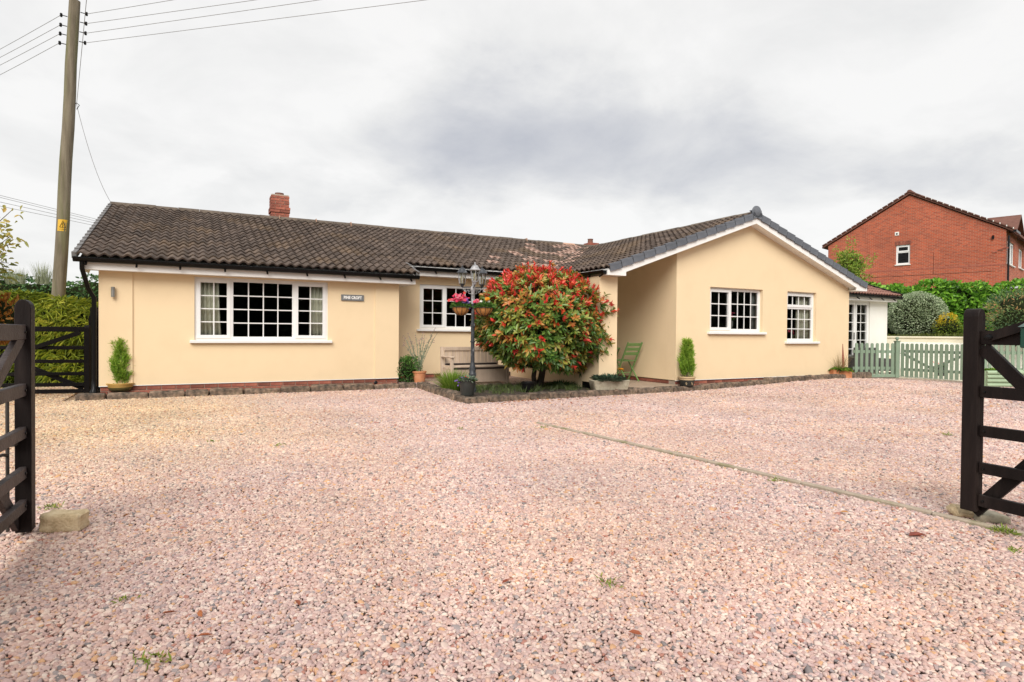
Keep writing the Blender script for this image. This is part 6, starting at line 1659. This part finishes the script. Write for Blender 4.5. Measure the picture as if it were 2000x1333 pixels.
sparse_tree('variegated_tree', 'small tree with yellow edged leaves reaching in past the brown gate', lat(-8.55, 8.8, 0), dpt(-75, 500, 8.8), (.62, .5, .95), 44, 26, .10, .045, VARI, tr=.05,
            extra=[dpt(22, 412, 8.8), dpt(20, 462, 8.7), dpt(26, 475, 8.8), dpt(14, 500, 8.8), dpt(18, 545, 8.9), dpt(10, 440, 8.8)])
ORNG = leafmat('rust_leaf', [(0, (.14, .06, .012)), (.5, (.34, .13, .02)), (1, (.46, .28, .06))], .5, .4)
shrub('rust_shrub', 'small rust orange leaved shrub at the end of the yellow green hedge', 'shrub', tuple(dpt(-6, 625, 9.4)), (.32, .3, .42), 700, .09, .04, ORNG, base_z=0.0, seed=7)

# right: bank shrubs
c_ = dpt(1790, 614, 20.2)
PITT = leafmat('variegated_small_leaf', [(0, (0.158, 0.224, 0.119)), (.4, (0.343, 0.436, 0.251)), (.8, (0.554, 0.634, 0.422)), (1, (0.739, 0.750, 0.594))], .5, .3)
shrub('dome_shrub', 'pale grey green variegated dome shaped shrub above the retaining wall', 'shrub', (c_.x, c_.y, c_.z - .08), (.88, .85, .80), 9500, .062, .032, PITT, base_z=1.12, seed=3, lump=.05, shell=.13, core=.86, shape='quad')
c_ = dpt(1852, 640, 19.2)
YEL = leafmat('golden_leaf', [(0, (0.088, 0.165, 0.022)), (.45, (0.220, 0.308, 0.033)), (.7, (0.572, 0.462, 0.033)), (1, (0.750, 0.506, 0.022))], .5, .3)
shrub('golden_shrub', 'small golden yellow topped shrub beside the pale dome shrub', 'shrub', (c_.x, c_.y, c_.z), (.40, .36, .42), 1100, .06, .03, YEL, base_z=1.12, seed=6,
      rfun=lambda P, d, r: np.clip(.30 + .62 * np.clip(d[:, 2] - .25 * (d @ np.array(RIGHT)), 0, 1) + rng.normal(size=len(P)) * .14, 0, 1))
gm = thing('grass_mound', 'low strip of rough grass along the top of the retaining wall', 'grass', (rwA.x, rwA.y, 1.13)); gm['kind'] = 'stuff'
for k in range(26):
    q_ = Mw_ @ Vector((.2 + k * .22, .45 + rng.random() * .3, 1.14)); tuft('blades', q_, .25, 60, .20 if 3 < k < 14 else .12, .012, leafmat('bank_grass', [(0, (.09, .12, .02)), (1, (.24, .27, .06))]) if k == 0 else bpy.data.materials['bank_grass'], gm, spread=.9, up=.9, shape='blade')
hA = lat(12.0, 23.2); hB = lat(21.5, 21.0)
hedge('laurel_hedge', 'bright green laurel hedge in front of the red brick house', hA, hB, 0.9, 3.02, 1.6, 11000, .19, .085, LAUR, seed=9, rag=.26, up=.5)
shrub('dark_laurel', 'dark green bush filling the gap beside the garden room', 'bush', tuple(dpt(1752, 622, 21.3)), (.75, .6, .9), 1500, .15, .07, G_DARK, base_z=1.0, seed=13)
c_ = dpt(2000, 622, 17.0)
BRN = leafmat('bronze_green_leaf', [(0, (0.060, 0.119, 0.051)), (.5, (0.170, 0.272, 0.093)), (.75, (0.340, 0.323, 0.136)), (1, (0.578, 0.306, 0.136))], .5, .3)
shrub('bronze_shrub', 'large mixed green and bronze shrub behind the black gate', 'bush', (c_.x, c_.y, c_.z), (1.0, .9, .86), 3400, .095, .034, BRN, base_z=.9, seed=14, lump=.2,
      rfun=lambda P, d, r: np.clip(.35 + .35 * np.sin(P[:, 0] * 4 + P[:, 2] * 5) + rng.normal(size=len(P)) * .2, 0, 1))
ROB = leafmat('light_feathery_leaf', [(0, (0.112, 0.213, 0.025)), (.5, (0.250, 0.375, 0.050)), (.85, (0.425, 0.500, 0.088)), (1, (0.550, 0.425, 0.100))], .5, .4)
tc_ = dpt(1655, 528, 21.5)
sparse_tree('young_tree', 'light green airy young tree in front of the red brick house', (tc_.x, tc_.y, 0), tc_, (.66, .5, .84), 90, 44, .11, .042, ROB, tr=.045,
            extra=[dpt(1655, 470, 21.5), dpt(1668, 468, 21.5), dpt(1711, 504, 21.4), dpt(1700, 498, 21.4), dpt(1632, 486, 21.5), dpt(1690, 520, 21.4), dpt(1700, 540, 21.4), dpt(1640, 500, 21.4)])

# hedge across the lane, behind the camera: it is what the window panes mirror
hedge('lane_hedge', 'tall dark roadside hedge across the lane mirrored in the windows', (46, -11), (-22, -15), 0.0, 5.6, 2.0, 9000, .42, .22, HEDD, seed=15, rag=.5)
hedge('lane_hedge', 'tall dark side hedge at the far right of the drive mirrored in the gable windows', (30, 1.5), (46, -11), 0.0, 5.6, 2.0, 4500, .40, .20, HEDD, seed=16, rag=.5)

# ================================================================== RED BRICK HOUSE
def azv(a): return Vector((math.sin(R_(a)), math.cos(R_(a)), 0))
wv = azv(-15.6); vv = azv(74.4)
Ah = lat(25.17, 30.83, 0)
bh = thing('brick_house', 'two storey red brick house with gable end and brown tiled roof', 'house', (Ah.x, Ah.y, 0), math.atan2(-wv.y, -wv.x))
MH = Matrix.Translation((Ah.x, Ah.y, 0)) @ Matrix.Rotation(math.atan2(-wv.y, -wv.x), 4, 'Z')
MHi = MH.inverted()
def on_gable(x, y):                                # photo pixel -> local (x, z) on the gable wall
    o_ = MHi @ CAMP; d_ = (MHi.to_3x3() @ ray(x, y)); k = -o_.y / d_.y; q_ = o_ + d_ * k; return q_.x, q_.z
def localpart(o, parent=bh):
    o.parent = parent; o.matrix_parent_inverse = Matrix.Identity(4); return o
GWd, EZ, AZ_ = 8.5, 6.62, 9.05
x0_, zt_ = on_gable(1750, 480); x1_, zb_ = on_gable(1777, 516)
wo = (x0_, x1_, zb_, zt_)
wp = wall_panel('wall', MT['brickwall'], None, Matrix.Identity(4), -GWd, 0, 0, EZ, [wo], .3, top=[(-GWd / 2, AZ_)]); localpart(wp)
fws = [(.40, 2.75, 4.95, 6.15), (4.4, 6.0, 5.05, 6.15)]
MF = Matrix(((0, -1, 0, 0), (1, 0, 0, 0), (0, 0, 1, 0), (0, 0, 0, 1)))
wp = wall_panel('wall', MT['brickwall'], None, MF, .3, 11, 0, EZ + .05, fws, .3); localpart(wp)
tri = MB().prism([(1.1, EZ + .05), (3.65, EZ + .05), (2.37, 7.58)], -.3, .02, Matrix(((0, 0, 1, 0), (1, 0, 0, 0), (0, 1, 0, 0), (0, 0, 0, 1)))).build('gablet', MT['brickwall'], None, smooth=0); localpart(tri)
window(bh, MH, *wo, [(x0_, x1_, zb_, zb_ + (zt_ - zb_) * .64, 1, 1, False), (x0_, x1_, zb_ + (zt_ - zb_) * .64, zt_, 1, 1, True)], recess=.06, fw=.075, sill=(.04, .05), sill_mat='whitewall')
for a_, b_, c_, d_ in fws:
    n_ = 3 if b_ - a_ > 2 else 2
    window(bh, MH @ MF, a_, b_, c_, d_, [(a_ + (b_ - a_) * k / n_, a_ + (b_ - a_) * (k + 1) / n_, c_, d_, 1, 1, k != 1) for k in range(n_)], recess=.06, fw=.07, sill=(.06, .07), sill_mat='whitewall')
lr = MB().box(-GWd + .31, -.31, .31, 9, 2.6, 6.5)
lr.f = [tuple(reversed(f)) for f in lr.f if f not in ((0, 1, 5, 4), (1, 2, 6, 5))]
localpart(lr.build('room_lining', MT['greypanel'], None, smooth=0))
sl_ = (AZ_ - EZ) / (GWd / 2)
def bh_roof(name, prof, y0, y1, m_):
    o = MB().prism(prof, y0, y1, Matrix(((1, 0, 0, 0), (0, 0, 1, 0), (0, 1, 0, 0), (0, 0, 0, 1)))).build(name, MT[m_], None, smooth=0); return localpart(o)
e0 = .32
rf = bh_roof('roof', [(e0, EZ - sl_ * e0 + .06), (-GWd / 2, AZ_ + .06), (-GWd - e0, EZ - sl_ * e0 + .06), (-GWd - e0, EZ - sl_ * e0 + .17), (-GWd / 2, AZ_ + .18), (e0, EZ - sl_ * e0 + .17)], -.10, 11, 'bhroof')
for k in range(17):                                # verge tiles with pale clips on the near slope
    for sg_ in (1, -1):
        s_ = (GWd / 2 + e0) / 17
        xa = -GWd / 2 + sg_ * (s_ * k + .02); xb = -GWd / 2 + sg_ * (s_ * (k + 1) - .02)
        za = AZ_ + .19 - sl_ * (s_ * k); zb = AZ_ + .19 - sl_ * (s_ * (k + 1))
        vt = MB().bar((xa, -.06, za), (xb, -.06, zb + .03), .22, .05).build('verge_tile', MT['bhroof'], None, smooth=0); localpart(vt, rf)
        if sg_ > 0 and k > 1:
            cl = MB().box(xb - .015, xb + .02, -.175, -.13, zb - .01, zb + .065).build('verge_clip', MT['whitewall'], None, smooth=0); localpart(cl, rf)
rt_ = MB().tube([(-GWd / 2, -.12, AZ_ + .17), (-GWd / 2, 11, AZ_ + .17)], .13, 10).build('ridge', MT['bhroof'], None); localpart(rt_, rf)
for s_ in (-1, 1):
    o = MB().add([(.32, 2.37 + s_ * 1.55, EZ + .02), (-3.2, 2.37 + s_ * 1.55, EZ + .02), (-3.2, 2.37, 7.68), (.32, 2.37, 7.68), (.32, 2.37 + s_ * 1.55, EZ - .08), (-3.2, 2.37 + s_ * 1.55, EZ - .08), (-3.2, 2.37, 7.58), (.32, 2.37, 7.58)],
                 [(0, 1, 2, 3), (4, 7, 6, 5), (0, 3, 7, 4), (0, 4, 5, 1)]).build('gablet_roof', MT['bhroof'], None, smooth=0); localpart(o)
# courses of tiles standing proud on the gablet and main near slope
for k in range(9):
    xa = .30 - k * .5
    o = MB().bar((xa, 3.9, EZ - sl_ * xa + .185), (xa, 11, EZ - sl_ * xa + .185), .06, .05).build('tile_course', MT['bhroof'], None, smooth=0); localpart(o, rf)
o = MB().tube([(.10, .06, EZ - .3), (.10, .06, 3.9)], .045, 8).build('downpipe', MT['black'], None); localpart(o)
o = MB().box(.28, .42, -.1, 1.3, EZ - .16, EZ - .04).build('gutter', MT['black'], None, smooth=0); localpart(o)
o = MB().box(.28, .42, 3.8, 11, EZ - .16, EZ - .04).build('gutter', MT['black'], None, smooth=0); localpart(o)
o = MB().box(.0, .75, .0, 6.5, 3.62, 3.78).build('canopy', MT['lead'], None, smooth=0); localpart(o)
vx, vz = on_gable(1752, 457)
o = MB().box(vx - .10, vx + .10, -.03, .02, vz - .10, vz + .10).build('vent', MT['whitewall'], None, smooth=0); localpart(o)
o2 = MB().box(vx - .04, vx + .04, -.04, -.0305, vz - .05, vz + .03).build('vent_slot', MT['black'], None, smooth=0); localpart(o2, o)
nl = 9
for k in range(nl):
    xa = x0_ - .06 + (x1_ - x0_ + .12) * k / nl
    o = MB().box(xa + .006, xa + (x1_ - x0_ + .12) / nl - .006, -.012, .05, zt_ + .005, zt_ + .22).build('lintel_brick', MT['brick'], None, smooth=0); localpart(o)
_, bz_ = on_gable(1800, 516.5)
for (zz, th_, m_) in ((bz_ - .30, .075, 'terracotta'),):
    o = MB().box(-GWd + .01, -.01, -.008, .02, zz, zz + th_).build('string_course', MT['brick'], None, smooth=0); localpart(o)
lx, lz = on_gable(1824, 478); ex, ez = on_gable(1824, 536)
o = MB().tube([(lx, -.012, EZ - .9), (lx, -.012, ez)], .006, 5).build('cable', MT['black'], None); localpart(o)
o = MB().tube([(-GWd + 2, -.012, ez), (-.4, -.012, ez)], .006, 5).build('cable', MT['black'], None); localpart(o)
o = MB().lathe([(0, 0), (.05, .01), (.05, .2), (0, .21)], (on_gable(1940, 468)[0], -.06, on_gable(1940, 468)[1]), 8).build('alarm_light', MT['black'], None); localpart(o)
for i_, bx_ in enumerate((-.55, -.32, -.10)):      # corbelled bricks under the eave
    o = MB().box(bx_, bx_ + .2, -.03, .02, EZ - .62 + i_ * .08 - .5, EZ - .55 + i_ * .08 - .5).build('corbel_brick', MT['brick'], None, smooth=0); localpart(o)

# ================================================================== GRAVEL
def gravel():
    # near: every stone; farther off the grid widens and the stones grow a little
    pts = []; scl = []
    def zone(r0, r1, step, size):
        n = int(2 * r1 / step) + 2
        xs = np.arange(-r1, r1, step)
        X, Y = np.meshgrid(xs, np.arange(-.6, r1, step * .87))
        X = X + (np.arange(Y.shape[0]) % 2)[:, None] * step * .5
        X = X.ravel() + rng.normal(size=X.size) * step * .28; Y = Y.ravel() + rng.normal(size=X.size) * step * .28
        r = np.hypot(X, Y)
        # X: metres right, Y: metres ahead of the camera
        ok = (r >= r0) & (r < r1) & (np.abs(X) < np.maximum(Y, 0) * 1.02 + 1.1) & (Y > .9)
        X, Y = X[ok], Y[ok]
        W_ = np.stack([X * RIGHT.x + Y * FWD.x, X * RIGHT.y + Y * FWD.y], 1)
        pts.append(W_); scl.append(np.full(len(W_), size))
    zone(0, 4.2, .0145, .86); zone(4.2, 7.5, .0178, 1.0); zone(7.5, 12, .024, 1.25); zone(12, 17, .034, 1.6)
    W_ = np.concatenate(pts); s_ = np.concatenate(scl)
    x, y = W_[:, 0], W_[:, 1]
    bad = (y > 11.98) & (x > -1.9)
    bad |= (y > 9.16) & (x > 3.97 - .0) & (x < 15.0) & ~((x < 4.15) & (x < 3.90 + (y - 9.1) * .09))
    tx = sa.x + (y - sa.y) * (sb.x - sa.x) / (sb.y - sa.y)
    bury = .55 + .35 * np.sin(y * 2.9 + 1) + .25 * np.sin(y * 7.3) - .10 * np.clip(y - 3.5, 0, 4)
    bad |= (np.abs(x - tx) < .026) & (y < sa.y) & (y > sb.y - 1) & (rng.random(len(x)) < np.clip(bury + .55, .62, .98))
    gline = (x - fB.x) * (fC.y - fB.y) - (y - fB.y) * (fC.x - fB.x)
    bad |= (x > 15.0) & (gline > 0)
    bad |= (x < -1.9) & (y > 15)
    bad |= (x > 15.0) & (y > 9.2)
    W_, s_, x, y = W_[~bad], s_[~bad], x[~bad], y[~bad]
    n = len(W_)
    zz = 0.12 * (lambda t: t * t * (3 - 2 * t))(np.clip((x - 8.5) / 5, 0, 1)) - .006 + rng.random(n) * .006
    big = rng.random(n); base = .0105 * s_ * np.exp(rng.normal(size=n) * .22); base[big > .997] *= 1.6
    S = np.stack([base * rng.uniform(.95, 1.35, n), base * rng.uniform(.75, 1.05, n), base * rng.uniform(.5, .78, n)], 1)
    E_ = np.stack([rng.normal(size=n) * .28, rng.normal(size=n) * .28, rng.random(n) * 6.283], 1)
    me = bpy.data.meshes.new('gravel'); me.vertices.add(n)
    me.vertices.foreach_set('co', np.stack([x, y, zz], 1).reshape(-1).astype(np.float32))
    a = me.attributes.new('scl', 'FLOAT_VECTOR', 'POINT'); a.data.foreach_set('vector', S.reshape(-1).astype(np.float32))
    a = me.attributes.new('rot', 'FLOAT_VECTOR', 'POINT'); a.data.foreach_set('vector', E_.reshape(-1).astype(np.float32))
    a = me.attributes.new('pick', 'INT', 'POINT'); a.data.foreach_set('value', rng.integers(0, 5, n).astype(np.int32))
    me.materials.append(MT['pebble'])
    o = bpy.data.objects.new('gravel', me); COL.objects.link(o)
    ng = bpy.data.node_groups.new('pebbles', 'GeometryNodeTree')
    ng.interface.new_socket('Geometry', in_out='INPUT', socket_type='NodeSocketGeometry'); ng.interface.new_socket('Geometry', in_out='OUTPUT', socket_type='NodeSocketGeometry')
    N = lambda typ, **kw: _n(ng, typ, **kw)
    gi, go = N('NodeGroupInput'), N('NodeGroupOutput')
    g2i = N('GeometryNodeGeometryToInstance')
    for k in range(5):
        ico = N('GeometryNodeMeshIcoSphere'); ico.inputs['Radius'].default_value = 1; ico.inputs['Subdivisions'].default_value = 2
        sp_ = N('GeometryNodeSetPosition'); nz = N('ShaderNodeTexNoise'); nz.noise_dimensions = '4D'; nz.inputs['W'].default_value = k * 3.7; nz.inputs['Scale'].default_value = .75; nz.inputs['Detail'].default_value = 1
        sub = N('ShaderNodeVectorMath', operation='SUBTRACT'); sub.inputs[1].default_value = (.5, .5, .5)
        mul = N('ShaderNodeVectorMath', operation='SCALE'); mul.inputs['Scale'].default_value = 1.5
        ng.links.new(nz.outputs['Color'], sub.inputs[0]); ng.links.new(sub.outputs[0], mul.inputs[0]); ng.links.new(mul.outputs[0], sp_.inputs['Offset'])
        ng.links.new(ico.outputs['Mesh'], sp_.inputs['Geometry'])
        sm_ = N('GeometryNodeSetShadeSmooth'); ng.links.new(sp_.outputs[0], sm_.inputs['Geometry'])
        mt_ = N('GeometryNodeSetMaterial'); mt_.inputs['Material'].default_value = MT['pebble']; ng.links.new(sm_.outputs[0], mt_.inputs['Geometry'])
        ng.links.new(mt_.outputs[0], g2i.inputs[0])
    m2p = N('GeometryNodeMeshToPoints'); ng.links.new(gi.outputs[0], m2p.inputs['Mesh'])
    iop = N('GeometryNodeInstanceOnPoints'); iop.inputs['Pick Instance'].default_value = True
    ng.links.new(m2p.outputs[0], iop.inputs['Points']); ng.links.new(g2i.outputs[0], iop.inputs['Instance'])
    def attr(nm, ty):
        q_ = N('GeometryNodeInputNamedAttribute', data_type=ty); q_.inputs['Name'].default_value = nm; return q_.outputs['Attribute']
    e2r = N('FunctionNodeEulerToRotation'); ng.links.new(attr('rot', 'FLOAT_VECTOR'), e2r.inputs[0]); ng.links.new(e2r.outputs[0], iop.inputs['Rotation'])
    ng.links.new(attr('scl', 'FLOAT_VECTOR'), iop.inputs['Scale']); ng.links.new(attr('pick', 'INT'), iop.inputs['Instance Index'])
    ng.links.new(iop.outputs[0], go.inputs[0])
    md = o.modifiers.new('pebbles', 'NODES'); md.node_group = ng
    setp(o, 'pink and cream rounded gravel covering the whole drive', 'gravel', kind='stuff')
    return n
NPEB = gravel()
print('pebbles', NPEB)

# ---- small litter: red leaves under the bush, weeds in the gravel
P = []; D = []
for k in range(70):
    q = gpt(rng.uniform(960, 1225), rng.uniform(772, 792), .012)
    if q.y > 9.02: q.y = 9.02 - rng.random() * .25
    P.append(q); D.append((rng.normal(), rng.normal(), .15))
for (px_, py_) in ((345, 1195), (415, 1240), (1160, 985), (585, 1183), (1110, 1100), (1255, 1240), (980, 1140), (1640, 1000), (240, 1010), (395, 1205)):
    q = gpt(px_, py_, .014); P.append(q); D.append((rng.normal(), rng.normal(), .1))
lf = leaves('leaf_litter', P, D, np.tile([0, 0, 1.0], (len(P), 1)) + rng.normal(size=(len(P), 3)) * .3, .055, .024, rng.random(len(P)), leafmat('litter_leaf', [(0, (.22, .05, .025)), (.5, (.42, .14, .05)), (1, (.50, .26, .08))], .6, .2), None, 'hex', droop=.0)
setp(lf, 'scattered dry red and orange leaves on the gravel below the bush', 'leaves', kind='stuff')
P = []; D = []; L2 = []
for (px_, py_, k_, l_) in ((1190, 1138, 26, .035), (105, 990, 40, .03), (300, 1285, 30, .03), (1965, 1040, 60, .05), (1515, 938, 30, .03), (545, 870, 18, .04), (1850, 850, 20, .05), (415, 862, 14, .03), (230, 1172, 12, .03), (900, 838, 14, .04), (1060, 835, 16, .04), (1320, 886, 14, .03), (1985, 1075, 26, .03)):
    c_ = gpt(px_, py_, .012)
    for j in range(k_):
        P.append((c_.x + rng.normal() * .03, c_.y + rng.normal() * .03, gz(c_.x, c_.y) + .008)); D.append((rng.normal() * .9, rng.normal() * .9, .8)); L2.append(l_ * rng.uniform(.5, 1.2))
wf = leaves('drive_weeds', P, D, rdir(len(P)), np.array(L2), .008, rng.random(len(P)), leafmat('small_weed', [(0, (.13, .20, .025)), (.6, (.24, .32, .05)), (1, (.36, .36, .08))], .6, .3), None, 'hex')
setp(wf, 'tiny green weed tufts sprouting through the gravel', 'weeds', kind='stuff')
